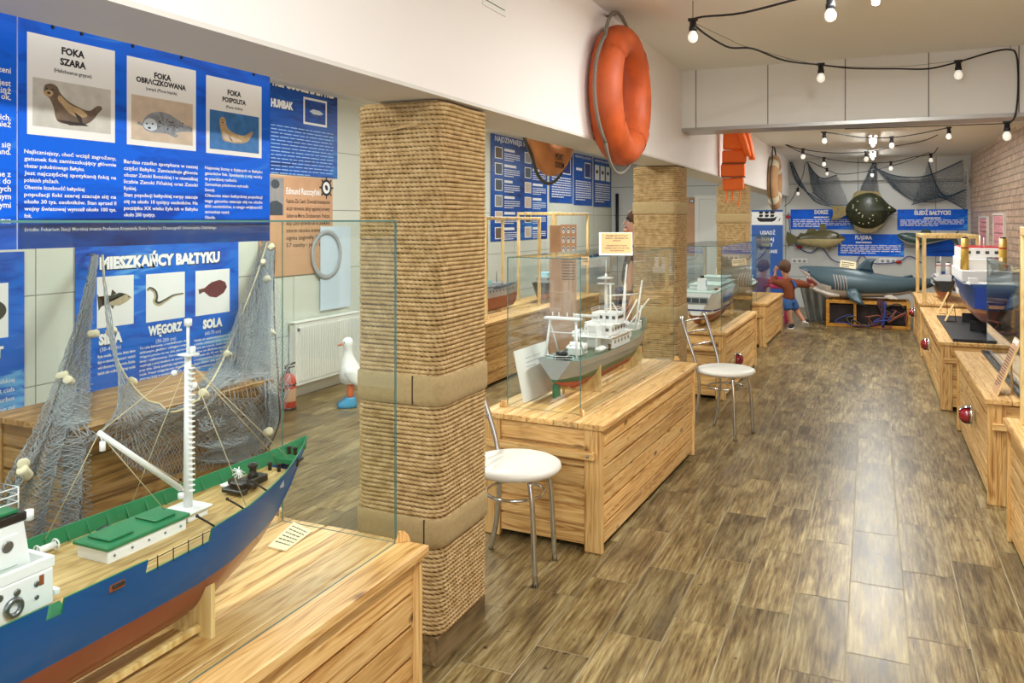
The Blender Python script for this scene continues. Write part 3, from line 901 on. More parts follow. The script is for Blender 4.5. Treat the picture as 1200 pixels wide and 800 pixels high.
def pane(x0, x1, y0, y1, z0, z1, thin):
    """sheet of glass: clear faces, tinted edges"""
    b = MB('glass', 'glass_edge')
    vs = [(x, y, z) for z in (z0, z1) for y in (y0, y1) for x in (x0, x1)]
    fs = [(0, 2, 3, 1), (4, 5, 7, 6), (0, 1, 5, 4), (2, 6, 7, 3), (0, 4, 6, 2), (1, 3, 7, 5)]
    clear = {'z': (0, 1), 'y': (2, 3), 'x': (4, 5)}[thin]
    for i, f in enumerate(fs): b.add(vs, [f], 'glass' if i in clear else 'glass_edge')
    return b
def glass_case(label, cx, cy, z, Lg, W, Hh, rotz=0, lid=True, blocks=True, base=None, group='glass cases over the ship models'):
    t = thing('glass_case', label, 'glass case', (cx, cy, z), rotz, group)
    hx, hy = W/2, Lg/2; g = 0.004; e = 0.0006
    top = Hh-(g if lid else 0)-e
    pane(hx-g, hx, -hy, hy, e, top, 'x').build('front_pane', t)
    pane(-hx, -hx+g, -hy, hy, e, top, 'x').build('back_pane', t)
    for sy in (-1, 1):
        y0, y1 = sorted((sy*hy, sy*(hy-g)))
        pane(-hx+g+e, hx-g-e, y0, y1, e, top, 'y').build('end_pane', t)
    if lid: pane(-hx, hx, -hy, hy, Hh-g, Hh, 'z').build('top_pane', t)
    if blocks:
        for sx in (-1, 1):
            for sy in (-1, 1):
                X = Matrix.Translation((sx*(hx+0.012), sy*(hy+0.012), 0.0008)) @ Matrix.Rotation(R(45)*sx*sy, 4, 'Z')
                MB('pine_z').prism([(-0.022, 0), (0.022, 0), (0.016, 0.018), (0.006, 0.028), (-0.012, 0.03)], -0.005, 0.005, 'xz', X=X).build('corner_block', t)
    if base:
        for sx in (-1, 1):
            x0, x1 = sorted((sx*(hx+0.004), sx*(hx+0.03)))
            MB(base).bbox(x0, x1, -hy-0.03, hy+0.03, 0.0006, 0.022, 0.003).build('base_rail', t)
        for sy in (-1, 1):
            y0, y1 = sorted((sy*(hy+0.004), sy*(hy+0.03)))
            MB(base).bbox(-hx, hx, y0, y1, 0.0006, 0.022, 0.003).build('base_rail', t)
    return t

cabinet('nearest pine cabinet at the lower left, under the blue trawler model', -1.435, 1.08, 1.75, 0.57, 0.585, 0, rails=(0, 0), boards=6)
glass_case('large glass case around the blue trawler model at lower left', -1.435, 1.095, 0.585, 1.70, 0.41, 0.915, 0)
cabinet('pine cabinet under the grey and white ship model beside the first white stool', -1.365, 4.32, 1.73, 0.60, 0.585, R(-2.4), rails=(1, 0))
glass_case('glass case around the grey and white research ship, behind the first white chair', -1.405, 4.40, 0.585, 1.63, 0.39, 0.735, R(-2.6))
cabinet('pine cabinet with red lamp left of the aisle, under the white ferry model', -1.39, 7.685, 1.73, 0.60, 0.567, R(-1.0), rails=(1, 0))
glass_case('glass case around the white ferry model with blue stripe', -1.365, 7.69, 0.567, 1.68, 0.47, 0.715, R(-1.0), blocks=False)
cabinet('farthest pine cabinet left of the aisle, next to the child', -1.41, 10.62, 1.53, 0.60, 0.518, R(-1.3), rails=(1, 0))
glass_case('glass case next to the child, on the farthest left cabinet', -1.48, 10.72, 0.518, 1.26, 0.44, 0.79, R(-1.0), blocks=False)
cabinet('nearest pine cabinet on the right edge with a timber rack above', 0.90, 3.20, 2.38, 0.64, 0.57, 0, rails=(0, 1))
cabinet('right-hand pine cabinet with a leaning info board on top', 0.87, 5.715, 1.67, 0.62, 0.562, 0, rails=(1, 0))
glass_case('glass case with a black base rail on the right-hand cabinet', 0.95, 5.72, 0.562, 1.56, 0.42, 0.68, 0, blocks=False, base='black_metal')
cabinet('right-hand pine cabinet under the blue ferry model with yellow funnels', 0.81, 8.56, 2.76, 0.62, 0.54, 0, rails=(1, 0))
cabinet('farthest right-hand pine cabinet, under the timber rack by the shark', 0.815, 10.97, 1.55, 0.62, 0.56, 0, rails=(0, 0))
# older cabinets along the side-room wall
cabinet('brown plank cabinet half hidden behind the fishing net', -3.48, 3.05, 1.22, 0.62, 0.585, 0, rails=(0, 0), wood_='oldpine_', boards=5, group='plank cabinets in the side room')
cabinet('long plank cabinet in the side room under the dark ship models', -3.43, 8.0, 3.3, 0.62, 0.585, 0, rails=(0, 0), wood_='pine_', boards=5, group='plank cabinets in the side room')

# red glass lamps screwed to the cabinet fronts
def red_lamp(label, x, y, z, side):
    t = thing('signal_lamp', label, 'lamp', (x, y, z), 0 if side > 0 else PI, 'red lamps on the cabinet fronts')
    X = Matrix.Rotation(PI/2, 4, 'Y')
    MB('chrome').lathe([(0.0, 0.001), (0.058, 0.001), (0.060, 0.01), (0.052, 0.018), (0.0, 0.02)], 24, X=X).build('back_plate', t)
    MB('lamp_red').lathe([(0.046, 0.018), (0.047, 0.03), (0.042, 0.052), (0.028, 0.068), (0.0, 0.074)], 24, X=X).build('lens', t)
    b = MB('chrome'); prof = []
    vs = []; fs = []
    n, k = 12, 6
    for i in range(n+1):
        a = lerp(-PI/2-0.5, PI/2+0.5, i/n)
        for j in range(k+1):
            h = lerp(0.018, 0.066, j/k); r = 0.054*math.sqrt(max(0.05, 1-(j/k)**2*0.75))
            vs.append((h, -r*math.sin(a)*0 + r*math.cos(a)*(1 if side < 0 else -1)*-1, r*math.sin(a)))
    for i in range(n):
        for j in range(k): fs.append((i*(k+1)+j, (i+1)*(k+1)+j, (i+1)*(k+1)+j+1, i*(k+1)+j+1))
    vs = vs+[(x_*1.05+0.001, y_*1.05, z_*1.05) for x_, y_, z_ in vs]
    o = (n+1)*(k+1); fs = fs+[tuple(i+o for i in f)[::-1] for f in fs]
    b.add(vs, fs, 'chrome', True); b.build('hood', t)
red_lamp('red glass lamp on the cabinet left of the aisle', -1.079, 7.12, 0.30, 1)
red_lamp('red glass lamp on the right-hand cabinet below the info board', 0.556, 5.55, 0.325, -1)
red_lamp('red glass lamp on the right-hand cabinet under the blue ferry', 0.498, 8.5, 0.33, -1)
red_lamp('farthest red glass lamp, on the cabinet beside the shark crate', 0.504, 11.3, 0.34, -1)

# timber racks standing on cabinets
def timber_frame(label, x0, x1, y0, y1, z0, z1, s=0.03):
    t = thing('timber_rack', label, 'rack', ((x0+x1)/2, (y0+y1)/2, z0), 0, 'open timber racks on the cabinets')
    hx, hy, H = (x1-x0)/2, (y1-y0)/2, z1-z0
    for sx in (-1, 1):
        for sy in (-1, 1):
            MB('frame_wood').bbox(*sorted((sx*hx, sx*(hx-s))), *sorted((sy*hy, sy*(hy-s))), 0.001, H-s-0.0005, 0.003).build('post', t)
    for sx in (-1, 1):
        MB('frame_wood').bbox(*sorted((sx*hx, sx*(hx-s))), -hy, hy, H-s, H, 0.003).build('top_rail', t)
    for sy in (-1, 1):
        MB('frame_wood').bbox(-hx+s+.0005, hx-s-.0005, *sorted((sy*hy, sy*(hy-s))), H-s, H, 0.003).build('cross_rail', t)
    return t
timber_frame('timber rack rising from the nearest right-hand cabinet', 0.62, 1.16, 2.3, 4.30, 0.571, 1.47, 0.04)
timber_frame('timber rack on the farthest right-hand cabinet, beside the shark tail', 0.53, 1.10, 10.24, 11.70, 0.561, 1.335, 0.04)
f1a = at(578, 254, X=-3.25); 
timber_frame('timber rack over the grey warship in the side room', -3.68, -3.22, 6.62, 7.95, 0.586, at(600, 254, X=-3.22).z, 0.03)
timber_frame('timber rack in the side room just left of the man', -3.68, -3.22, 8.35, 9.55, 0.586, at(668, 249, X=-3.22).z, 0.03)

# ================================================================ CHAIRS
def chair():
    t = thing('round_chair', 'white round-seated chrome chair between rope column and pine cabinet', 'chair', (-1.40, 3.16, 0), 0, 'chrome chairs with round white seats')
    # local: faces +x
    b = MB('seat_cream'); b.lathe([(0.0, 0.425), (0.175, 0.425), (0.192, 0.432), (0.199, 0.445), (0.196, 0.458), (0.18, 0.466), (0.12, 0.470), (0.0, 0.471)], 48); b.build('seat', t)
    r = 0.0115
    for sy in (-1, 1):
        MB('chrome').tube(spline([(0.105, sy*0.115, 0.424), (0.122, sy*0.128, 0.30), (0.136, sy*0.137, 0.0)], 6), r, 10).build('front_leg', t)
        MB('chrome').tube(spline([(-0.175, sy*0.155, 0.0), (-0.142, sy*0.152, 0.16), (-0.128, sy*0.15, 0.36), (-0.150, sy*0.158, 0.50), (-0.205, sy*0.166, 0.66), (-0.262, sy*0.168, 0.82)], 8), r, 10).build('rear_leg', t)
    ring = [(0.118*math.cos(a)*1.05, 0.125*math.sin(a)*1.05, 0.335) for a in [2*PI*i/36 for i in range(36)]]
    MB('chrome').tube(ring, 0.007, 8, closed=True).build('leg_ring', t)
    for z, x, y in ((0.78, -0.246, 0.166), (0.70, -0.219, 0.166), (0.61, -0.187, 0.163)):
        MB('chrome').tube(spline([(x, -y, z), (x-0.022, -y*0.4, z), (x-0.022, y*0.4, z), (x, y, z)], 6), 0.0065, 8).build('back_rung', t)
    return t
ch = chair()
dup(ch, (-0.93, 5.755, 0), R(-18), 'white round-seated chrome chair out in the aisle, its back to the second rope column')
ch.rotation_euler[2] = R(4)

# ================================================================ SIDE ROOM FITTINGS
# radiator on the left wall
ra, rb = at(347, 425, X=XW+0.10), at(424, 420, X=XW+0.10)
zt, zb = at(350, 379, X=XW+0.10).z, at(350, 452, X=XW+0.10).z
t = thing('radiator', 'white ribbed panel radiator low on the left wall', 'radiator', (XW, (ra.y+rb.y)/2, zb), 0)
hy = (rb.y-ra.y)/2; H = zt-zb
b = MB('radiator_white'); b.bbox(0.075, 0.10, -hy, hy, 0, H, 0.004); b.build('front_panel', t)
b = MB('radiator_white'); n = int(hy*2/0.034)
for i in range(n):
    y = -hy+0.05+(2*hy-0.1)*i/(n-1); b.bbox(0.1003, 0.107, y-0.010, y+0.010, 0.03, H-0.035, 0.003)
b.build('ribbing', t)
MB('radiator_white').bbox(0.02, 0.0745, -hy+.01, hy-.01, 0.01, H-0.015, 0.004).build('back_panel', t)
MB('radiator_white').bbox(0.018, 0.106, -hy, hy, H+0.0005, H+0.012, 0.003).build('top_grille', t)
MB('steel').lathe([(0, 0.0), (0.016, 0.0), (0.013, 0.008), (0, 0.009)], 14, X=Matrix.Translation((0.1005, -hy+0.03, H-0.05)) @ Matrix.Rotation(PI/2, 4, 'Y')).build('bleed_plug', t)
for s in (-1, 1):
    MB('steel').box(0.0005, 0.02, s*hy*0.7-0.015, s*hy*0.7+0.015, 0.1, H-0.05).build('wall_bracket', t)

# fire extinguisher on the floor
e = at(343, 480, Z=0)
t = thing('fire_extinguisher', 'red fire extinguisher on the floor by the radiator', 'fire extinguisher', (XW+0.24, e.y, 0))
MB('ext_red').lathe([(0.0, 0.001), (0.062, 0.001), (0.066, 0.01), (0.066, 0.22), (0.058, 0.255), (0.032, 0.28), (0.02, 0.287), (0.0, 0.287)], 28).build('cylinder', t)
MB('black').lathe([(0.0665, 0.002), (0.069, 0.002), (0.069, 0.02), (0.0665, 0.02)], 28).build('foot_band', t)
b = MB('print_white'); 
vs = []; fs = []
for i in range(9):
    a = lerp(-1.25, 0.75, i/8)
    for z in (0.07, 0.17): vs.append((0.0668*math.cos(a), 0.0668*math.sin(a), z))
for i in range(8): fs.append((2*i, 2*i+2, 2*i+3, 2*i+1))
b2 = MB('parchment'); b2.add(vs, fs); b2.build('instruction_label', t)
MB('black').lathe([(0.067, 0.195), (0.0685, 0.195), (0.0685, 0.205), (0.067, 0.205)], 28).build('clamp_band', t)
b = MB('black'); b.lathe([(0.018, 0.2875), (0.018, 0.315), (0.012, 0.322), (0, 0.322)], 14); b.build('valve', t)
b = MB('black'); b.bbox(-0.012, 0.012, -0.03, 0.075, 0.323, 0.333, 0.003); b.prism([(-0.03, 0.336), (0.08, 0.352), (0.085, 0.362), (-0.03, 0.35)], -0.011, 0.011, 'yz'); b.build('lever', t)
b = MB('black'); b.tube(spline([(0.0, -0.018, 0.305), (0.02, -0.07, 0.30), (0.03, -0.088, 0.22), (0.03, -0.086, 0.10)], 8), 0.009, 8); b.build('hose', t)

# goose figurine
g = at(411, 476, Z=0)
t = thing('goose_figurine', 'white goose figurine in blue boots standing beside the radiator', 'figurine', (g.x, g.y, 0), R(-52))
# body faces local -y
rings = []
prof = [(0.17, 0.03, 0.03, 0.0), (0.20, 0.085, 0.075, 0.0), (0.25, 0.10, 0.095, 0.0), (0.31, 0.088, 0.085, -0.005), (0.37, 0.058, 0.058, -0.015), (0.42, 0.038, 0.038, -0.02), (0.46, 0.033, 0.034, -0.02), (0.49, 0.040, 0.042, -0.022), (0.52, 0.042, 0.046, -0.026), (0.545, 0.032, 0.034, -0.024), (0.558, 0.012, 0.014, -0.02)]
for z, rx, ry, oy in prof: rings.append([(rx*math.cos(a), oy+ry*math.sin(a), z) for a in [2*PI*i/18 for i in range(18)]])
MB('goose_white').loft(rings).build('body', t)
b = MB('goose_orange'); b.loft([[(0.017*math.cos(a), -0.065, 0.508+0.014*math.sin(a)) for a in [2*PI*i/10 for i in range(10)]], [(0.015*math.cos(a), -0.085, 0.500+0.009*math.sin(a)) for a in [2*PI*i/10 for i in range(10)]], [(0.008*math.cos(a), -0.105, 0.492+0.004*math.sin(a)) for a in [2*PI*i/10 for i in range(10)]]]); b.build('beak', t)
for s in (-1, 1):
    MB('black').ball((s*0.034, -0.052, 0.522), 0.006, n=8, k=6).build('eye', t)
    MB('goose_orange').tube([(s*0.04, 0, 0.19), (s*0.042, -0.005, 0.10), (s*0.042, -0.006, 0.06)], [0.03, 0.026, 0.026], 12).build('leg', t)
    b = MB('goose_blue'); b.loft([[(s*0.045+rx*math.cos(a), oy+ry*math.sin(a), z) for a in [2*PI*i/16 for i in range(16)]] for z, rx, ry, oy in [(0.001, 0.042, 0.075, -0.03), (0.02, 0.046, 0.08, -0.03), (0.045, 0.042, 0.062, -0.018), (0.07, 0.036, 0.04, -0.004), (0.085, 0.034, 0.036, -0.002)]]); b.build('boot', t)
    b = MB('goose_white'); b.loft([[(s*(0.09+0.012*math.cos(a)), oy+ry*math.sin(a), z) for a in [2*PI*i/12 for i in range(12)]] for z, ry, oy in [(0.18, 0.01, 0.05), (0.22, 0.05, 0.03), (0.28, 0.055, 0.0), (0.33, 0.02, -0.02)]]); b.build('wing', t)
# ================================================================ SHIP MODELS
def hull_mesh(st, wl, mat_top, mat_low, mat_keel=None, gaps=None, deckdrop=0.03, mat_in=None, mat_deck='deck_y', mid=None, n_low=6, n_up=5, bul=0.004, flare=True):
    """st: stations (y, half-breadth at the rail, keel z, rail z).  Returns (hull, deck) builders.
    below the waterline the section is rounded, above it nearly wall-sided and flared at the bow"""
    ymin, ymax = st[0][0], st[-1][0]
    def sec(y, b, k, s, side):
        pts = []
        f = (y-ymin)/(ymax-ymin)
        q = 0.42+1.1*max(0, (f-0.72)/0.28)**1.5+0.5*max(0, (0.12-f)/0.12)   # fullness of the section
        w = min(max(wl, k+0.001), s-0.0005)
        for i in range(n_low+1):
            z = lerp(k, w, i/n_low); pts.append((z,))
        for i in range(1, n_up+1):
            z = lerp(w, s, i/n_up); pts.append((z,))
        out = []
        for (z,) in pts:
            t = (z-k)/max(s-k, 1e-6)
            out.append((side*b*max(t, 0.0)**q, y, z))
        return out
    hb = MB(mat_top, mat_low); 
    rings = []
    for (y, b, k, s) in st:
        R_ = sec(y, b, k, s, 1); Lf = sec(y, b, k, s, -1)
        rings.append(Lf[::-1]+R_[1:])
    nn = len(rings[0]); half = n_low+n_up
    def mt(i, j):
        d = abs(j+0.5-half)      # distance from keel
        if mat_keel and d < 3: return mat_keel
        if d < n_low: return mat_low
        return mat_top
    hb.loft(rings, closed=False, caps=False, mats=mt)
    # transom
    r0 = rings[0]; o = len(hb.v)
    c = len(r0)
    for p in r0: hb.v.append(Vector(p))
    for j in range(half):
        a, b2, c2, d2 = o+j, o+j+1, o+c-2-j, o+c-1-j
        f = [a, b2, c2, d2] if b2 != c2 else [a, b2, d2]
        hb.f.append(f); hb.m.append(hb.mi(mat_low if j >= n_up else mat_top)); hb.sm.append(False)
    # deck
    db = MB(mat_deck)
    vs = []; fs = []
    for (y, b, k, s) in st:
        z = s-deckdrop
        t = (z-k)/max(s-k, 1e-6); f = (y-ymin)/(ymax-ymin)
        q = 0.42+1.1*max(0, (f-0.72)/0.28)**1.5+0.5*max(0, (0.12-f)/0.12)
        w = max(b*max(t, 0.02)**q-bul*0.5, 0.0005)
        vs += [(-w, y, z), (0, y, z+0.002), (w, y, z)]
    for i in range(len(st)-1):
        fs += [(3*i, 3*i+1, 3*i+4, 3*i+3), (3*i+1, 3*i+2, 3*i+5, 3*i+4)]
    db.add(vs, fs, mat_deck)
    return hb, db
def rig(mb, segs, r=0.0012, n=4, mat=None):
    for a, c in segs: mb.tube([a, c], r, n, mat)
def railing(mb, path, h, rows=3, r=0.0012, mat=None):
    path = [Vector(p) for p in path]
    for p in path: mb.tube([p, p+Vector((0, 0, h))], r, 5, mat)
    for k in range(1, rows+1):
        mb.tube([p+Vector((0, 0, h*k/rows)) for p in path], r, 5, mat)
    return mb

# ---------------------------------------------------------------- the blue trawler (world y runs along it)
SX, SY0, SZ = -1.42, 0.95, 0.588
ship = thing('trawler_model', 'large blue trawler model with green bulwarks in the nearest glass case', 'ship model', (SX, SY0, SZ))
Lc = lambda x, y, z: (x-SX, y-SY0, z-SZ)
def ws(y, b, k, s): return (y-SY0, b, k-SZ, s-SZ)
base = [(.10, .085, .70, .875), (.2, .125, .655, .865), (.45, .150, .622, .855), (.8, .155, .615, .852), (1.12, .154, .615, .848), (1.29, .148, .617, .848), (1.42, .132, .625, .852), (1.52, .108, .648, .860), (1.60, .084, .684, .869), (1.67, .057, .738, .880), (1.72, .036, .79, .889), (1.755, .019, .84, .898), (1.785, .004, .885, .907)]
def tabl(y): return interp(base, y)
ys = sorted(set([b[0] for b in base]+[.3, .6, .7, .9, .945, 1.0, 1.06, 1.2, 1.36]))
def sec_t(y, z, tab=tabl):
    b, k, s = tab(y); f = (y-.10)/(1.785-.10)
    q = 0.42+1.1*max(0, (f-0.72)/0.28)**1.5+0.5*max(0, (0.12-f)/0.12)
    t = max((z-k)/(s-k), 0); return b*t**q
DROP = 0.03
def deck_z(y):
    b, k, s = tabl(y); return s-DROP
WL = 0.722
def rail_z(y, side):
    b, k, s = tabl(y)
    if side > 0 and (1.12 <= y <= 1.29): return s-DROP+0.002
    if side > 0 and (0.915 <= y <= 0.945): return s-DROP+0.002
    return s
h = MB('ship_blue', 'ship_red'); ins = MB('ship_green')
for side in (1, -1):
    yy = []
    for y in ys:
        yy.append((y, rail_z(y, side)))
    if side > 0:
        yy = [(y, z) for y, z in yy if not (1.12 <= y <= 1.29 or 0.915 <= y <= 0.945)]
        full = lambda y: tabl(y)[2]
        low = lambda y: tabl(y)[2]-DROP+0.002
        for a, c in ((0.915, 0.945), (1.12, 1.29)):
            yy += [(a-0.0001, full(a)), (a, low(a)), (c, low(c)), (c+0.0001, full(c))]
        yy += [(1.2, low(1.2))]
        yy.sort()
    rings = []; inner = []
    for y, zr in yy:
        b, k, s = tabl(y); pts = []
        w = min(max(WL, k+0.001), zr-0.0005)
        for i in range(9): z = lerp(k, w, i/8); pts.append((side*sec_t(y, z)-0, y, z))
        for i in range(1, 7): z = lerp(w, zr, i/6); pts.append((side*sec_t(y, z), y, z))
        rings.append([(p[0], p[1]-SY0, p[2]-SZ) for p in pts])
        th = 0.004
        zd = deck_z(y)-0.004
        x_r = max(sec_t(y, zr)-th, 0.0004); x_d = max(sec_t(y, zd)-th, 0.0004)
        inner.append([(side*sec_t(y, zr), y-SY0, zr-SZ+0.0004), (side*x_r, y-SY0, zr-SZ+0.0006), (side*x_d, y-SY0, zd-SZ)])
    if side < 0: rings = [r_[::-1] for r_ in rings]; inner = [r_[::-1] for r_ in inner]
    def mt(i, j, side=side):
        jj = j if side > 0 else 13-j
        return 'ship_red' if jj < 8 else 'ship_blue'
    h.loft(rings, closed=False, caps=False, mats=mt)
    ins.loft([r_[::-1] for r_ in inner] if False else inner, 'ship_green', closed=False, caps=False, smooth=False)
# transom
r0 = []
y = .10; b_, k_, s_ = tabl(y)
tr = [(sec_t(y, lerp(k_, s_, i/8)), lerp(k_, s_, i/8)) for i in range(9)]
h.add([(x, y-SY0, z-SZ) for x, z in tr]+[(-x, y-SY0, z-SZ) for x, z in tr], [[i for i in range(9)]+[i for i in range(17, 8, -1)]], 'ship_blue')
h.build('hull', ship)
# bulwark stanchions inside
for side in (1, -1):
    for i in range(16):
        y = lerp(0.98, 1.70, i/15)
        if side > 0 and (1.10 < y < 1.31 or y < 0.96): continue
        b, k, s = tabl(y); x1 = side*(sec_t(y, s)-0.004); x0 = x1-side*0.006; zd = deck_z(y)
        ins.add([Lc(SX+x1, y-.0016, s-.001), Lc(SX+x1, y+.0016, s-.001), Lc(SX+side*(sec_t(y, zd)-.004), y-.0016, zd), Lc(SX+side*(sec_t(y, zd)-.004), y+.0016, zd), Lc(SX+x0-side*.009, y-.0016, zd), Lc(SX+x0-side*.009, y+.0016, zd)],
                [(0, 2, 4), (1, 5, 3), (0, 4, 5, 1)], 'ship_green')
ins.build('bulwark', ship)
dk = MB('deck_y'); vs = []; fs = []
dys = [y for y in ys if y <= 1.70]
# planked deck: strips along the ship
NS = 8
for q in range(NS):
    o = len(vs)
    for y in dys:
        z = deck_z(y); w = max(sec_t(y, z)-0.004, 0.001)
        vs += [(lerp(-w, w, q/NS), y-SY0, z-SZ), (lerp(-w, w, (q+1)/NS), y-SY0, z-SZ)]
    for i in range(len(dys)-1): fs.append((o+2*i, o+2*i+1, o+2*i+3, o+2*i+2))
dk.add(vs, fs); dk.build('deck', ship)
fo = MB('ship_green'); vs = []; fs = []
fy = [1.695, 1.72, 1.755, 1.775]
for y in fy:
    z = tabl(y)[2]-0.018; w = max(sec_t(y, z)-0.003, 0.001); vs += [(-w, y-SY0, z-SZ), (w, y-SY0, z-SZ)]
for i in range(3): fs.append((2*i, 2*i+1, 2*i+3, 2*i+2))
fo.add(vs, fs)
z = tabl(1.695)[2]-0.018; w = sec_t(1.695, z)-0.004
fo.box(-w, w, 1.693-SY0, 1.696-SY0, deck_z(1.695)-SZ, z-SZ)
fo.build('forecastle_deck', ship)
# hatch
def B(name, mat, *a, **k):
    mb = MB(mat); mb.bbox(a[0]-SX, a[1]-SX, a[2]-SY0, a[3]-SY0, a[4]-SZ, a[5]-SZ, k.get('b', 0.002)); return mb
zd = 0.8205
hc = B('h', 'ship_white', -1.472, -1.382, 1.125, 1.325, 0.816, 0.843).build('hatch_coaming', ship)
hm = B('h', 'ship_green', -1.477, -1.377, 1.118, 1.332, 0.8435, 0.852)
hcov = hm.build('hatch_cover', ship)
B('h', 'ship_green', -1.462, -1.397, 1.14, 1.20, 0.8525, 0.858).build('hatch_lid', hcov)
B('h', 'ship_green', -1.462, -1.397, 1.255, 1.31, 0.8525, 0.858).build('hatch_lid', hcov)
b = MB('steel')
for i in range(5): b.lathe([(0, 0), (0.003, 0), (0.002, 0.002), (0, 0.002)], 8, X=Matrix.Translation((-1.3818-SX, 1.14+0.042*i-SY0, 0.83-SZ)) @ Matrix.Rotation(PI/2, 4, 'Y'))
b.build('coaming_bolts', hc)
# mast with rungs
mx, my, mz = -1.43, 1.375, deck_z(1.375)
B('m', 'ship_white', mx-.028, mx+.032, my-.03, my+.03, mz, mz+.018, b=.002).build('mast_base', ship)
b = MB('ship_white'); b.bbox(mx-.036-SX, mx+.04-SX, my-.037-SY0, my+.037-SY0, mz+.0185-SZ, mz+.024-SZ, .002)
mt_ = 1.19
b.tube([Lc(mx, my, mz+.024), Lc(mx, my, mt_)], [0.0105, 0.0075], 14)
mast = b.build('mast', ship)
b = MB('ship_white')
for i in range(24):
    z = lerp(mz+0.06, mt_-0.03, i/23); b.bbox(mx+0.004-SX, mx+0.017-SX, my-.006-SY0, my+.006-SY0, z-SZ, z+.0035-SZ, .001)
b.build('ladder_rungs', mast)
b = MB('ship_white'); b.tube([Lc(mx, my, mt_), Lc(mx, my, 1.262)], 0.0035, 8); b.lathe([(0, 0), (.009, 0), (.009, .016), (0, .018)], 12, X=Matrix.Translation(Lc(mx, my, 1.258)))
b.build('topmast', mast)
b = MB('ship_white'); b.bbox(mx-.016-SX, mx+.02-SX, my-.016-SY0, my+.016-SY0, mt_-SZ, mt_+.005-SZ, .001); b.lathe([(0, 0), (.007, 0), (.007, .016), (0, .017)], 12, X=Matrix.Translation(Lc(mx+.01, my+.004, mt_+.005)))
b.lathe([(0, 0), (.006, 0), (.006, .014), (0, .015)], 12, X=Matrix.Translation(Lc(mx+.016, my+.004, mt_-0.075)))
b.build('mast_platform', mast)
bm_ = MB('ship_white'); p0, p1 = Lc(mx, my-.022, 0.892), Lc(-1.42, 1.135, 1.072)
bm_.tube([p0, p1], [0.0068, 0.0055], 10); boom = bm_.build('boom', ship)
b = MB('ship_white'); b.lathe([(0, -.012), (.006, -.01), (.006, .008), (0, .01)], 10, X=Matrix.Translation(Vector(p1)+Vector((0, .008, -.028)))); b.tube([p1, Vector(p1)+Vector((0, .008, -.02))], .0015, 5); b.build('boom_block', boom)
b = MB('ship_white'); b.lathe([(0, -.008), (.007, -.006), (.007, .006), (0, .008)], 10, X=Matrix.Translation(Lc(mx, my-.02, 0.875))); b.tube([Lc(mx, my-.012, .884), p0], .003, 6); b.build('gooseneck', boom)
b = MB('twine')
top = Lc(mx, my, mt_-.012)
blk = Lc(mx, my-.04, 1.157)
rig(b, [(top, blk), (blk, p1), (p1, Lc(-1.45, 1.35, deck_z(1.35))), (p1, Lc(mx, my-.02, .905)), (p1, Lc(-1.56, 1.12, .84)),
        (top, Lc(-1.565, 1.34, .85)), (top, Lc(-1.535, 1.50, .855)), (top, Lc(-1.30, 1.42, .85)), (top, Lc(-1.45, 1.69, .872)), (top, Lc(-1.40, 1.69, .872))], 0.0011)
b.build('rigging', ship)
MB('ship_white').ball(blk, .007, n=10, k=6).build('rigging_block', ship)
# windlass and deck gear near the bow
wz = deck_z(1.58)
b = MB('black_metal')
b.bbox(-1.452-SX, -1.388-SX, 1.50-SY0, 1.525-SY0, wz-SZ-.002, wz+.008-SZ, .002)
b.bbox(-1.440-SX, -1.400-SX, 1.515-SY0, 1.61-SY0, wz-SZ, wz+.02-SZ, .003)
b.lathe([(0, 0), (.013, 0), (.013, .006), (.009, .01), (.009, .02), (.013, .026), (.011, .032), (0, .034)], 14, X=Matrix.Translation(Lc(-1.42, 1.575, wz+.02)))
b.tube([Lc(-1.46, 1.54, wz+.012), Lc(-1.38, 1.54, wz+.012)], .009, 10)
b.build('windlass', ship)
b = MB('white_plastic'); rng = random.Random(2)
for i in range(8):
    a = rng.uniform(0, PI); c = Vector(Lc(-1.475, 1.585, wz+.016)); d = Vector((math.cos(a)*.018, math.sin(a)*.018, rng.uniform(-.01, .012)))
    b.tube([c-d, c+d*.3+Vector((0, 0, .006)), c+d], .0016, 5)
b.build('mooring_line', ship)
B('p', 'ship_white', -1.485, -1.46, 1.53, 1.555, wz-.002, wz+.004, b=.001).build('deck_plate', ship)
for (x, y) in ((-1.435, 1.655), (-1.405, 1.655), (-1.43, 1.725), (-1.41, 1.725)):
    z = deck_z(y) if y < 1.69 else tabl(y)[2]-.018
    b = MB('black_metal'); b.lathe([(0, 0), (.005, 0), (.005, .014), (.007, .016), (.006, .02), (0, .021)], 10, X=Matrix.Translation(Lc(x, y, z))); b.build('bollard', ship)
for (x, y, s) in ((-1.30, 1.40, 1), (-1.335, 1.50, 1), (-1.555, 1.45, -1), (-1.30, 1.30, 1)):
    z = tabl(y)[2]
    b = MB('black_metal'); xr = SX+s*(sec_t(y, z)-.003)
    b.tube([Lc(xr, y, z), Lc(xr-s*.012, y-.01, z+.012), Lc(xr-s*.028, y-.018, z+.022)], .0022, 6); b.ball(Lc(xr-s*.03, y-.019, z+.024), .0038, n=8, k=6); b.build('davit', ship)
# open rail in the low part of the bulwark
b = MB('black_metal')
for i in range(4):
    y = lerp(1.145, 1.265, i/3); x = SX+sec_t(y, tabl(y)[2])-.003; z = tabl(y)[2]-DROP+.002
    b.tube([Lc(x, y, z), Lc(x, y, z+.027)], .0012, 5)
b.tube([Lc(SX+sec_t(y, tabl(y)[2])-.003, y, tabl(y)[2]-.004) for y in (1.12, 1.18, 1.24, 1.29)], .0009, 5)
b.build('side_rail', ship)
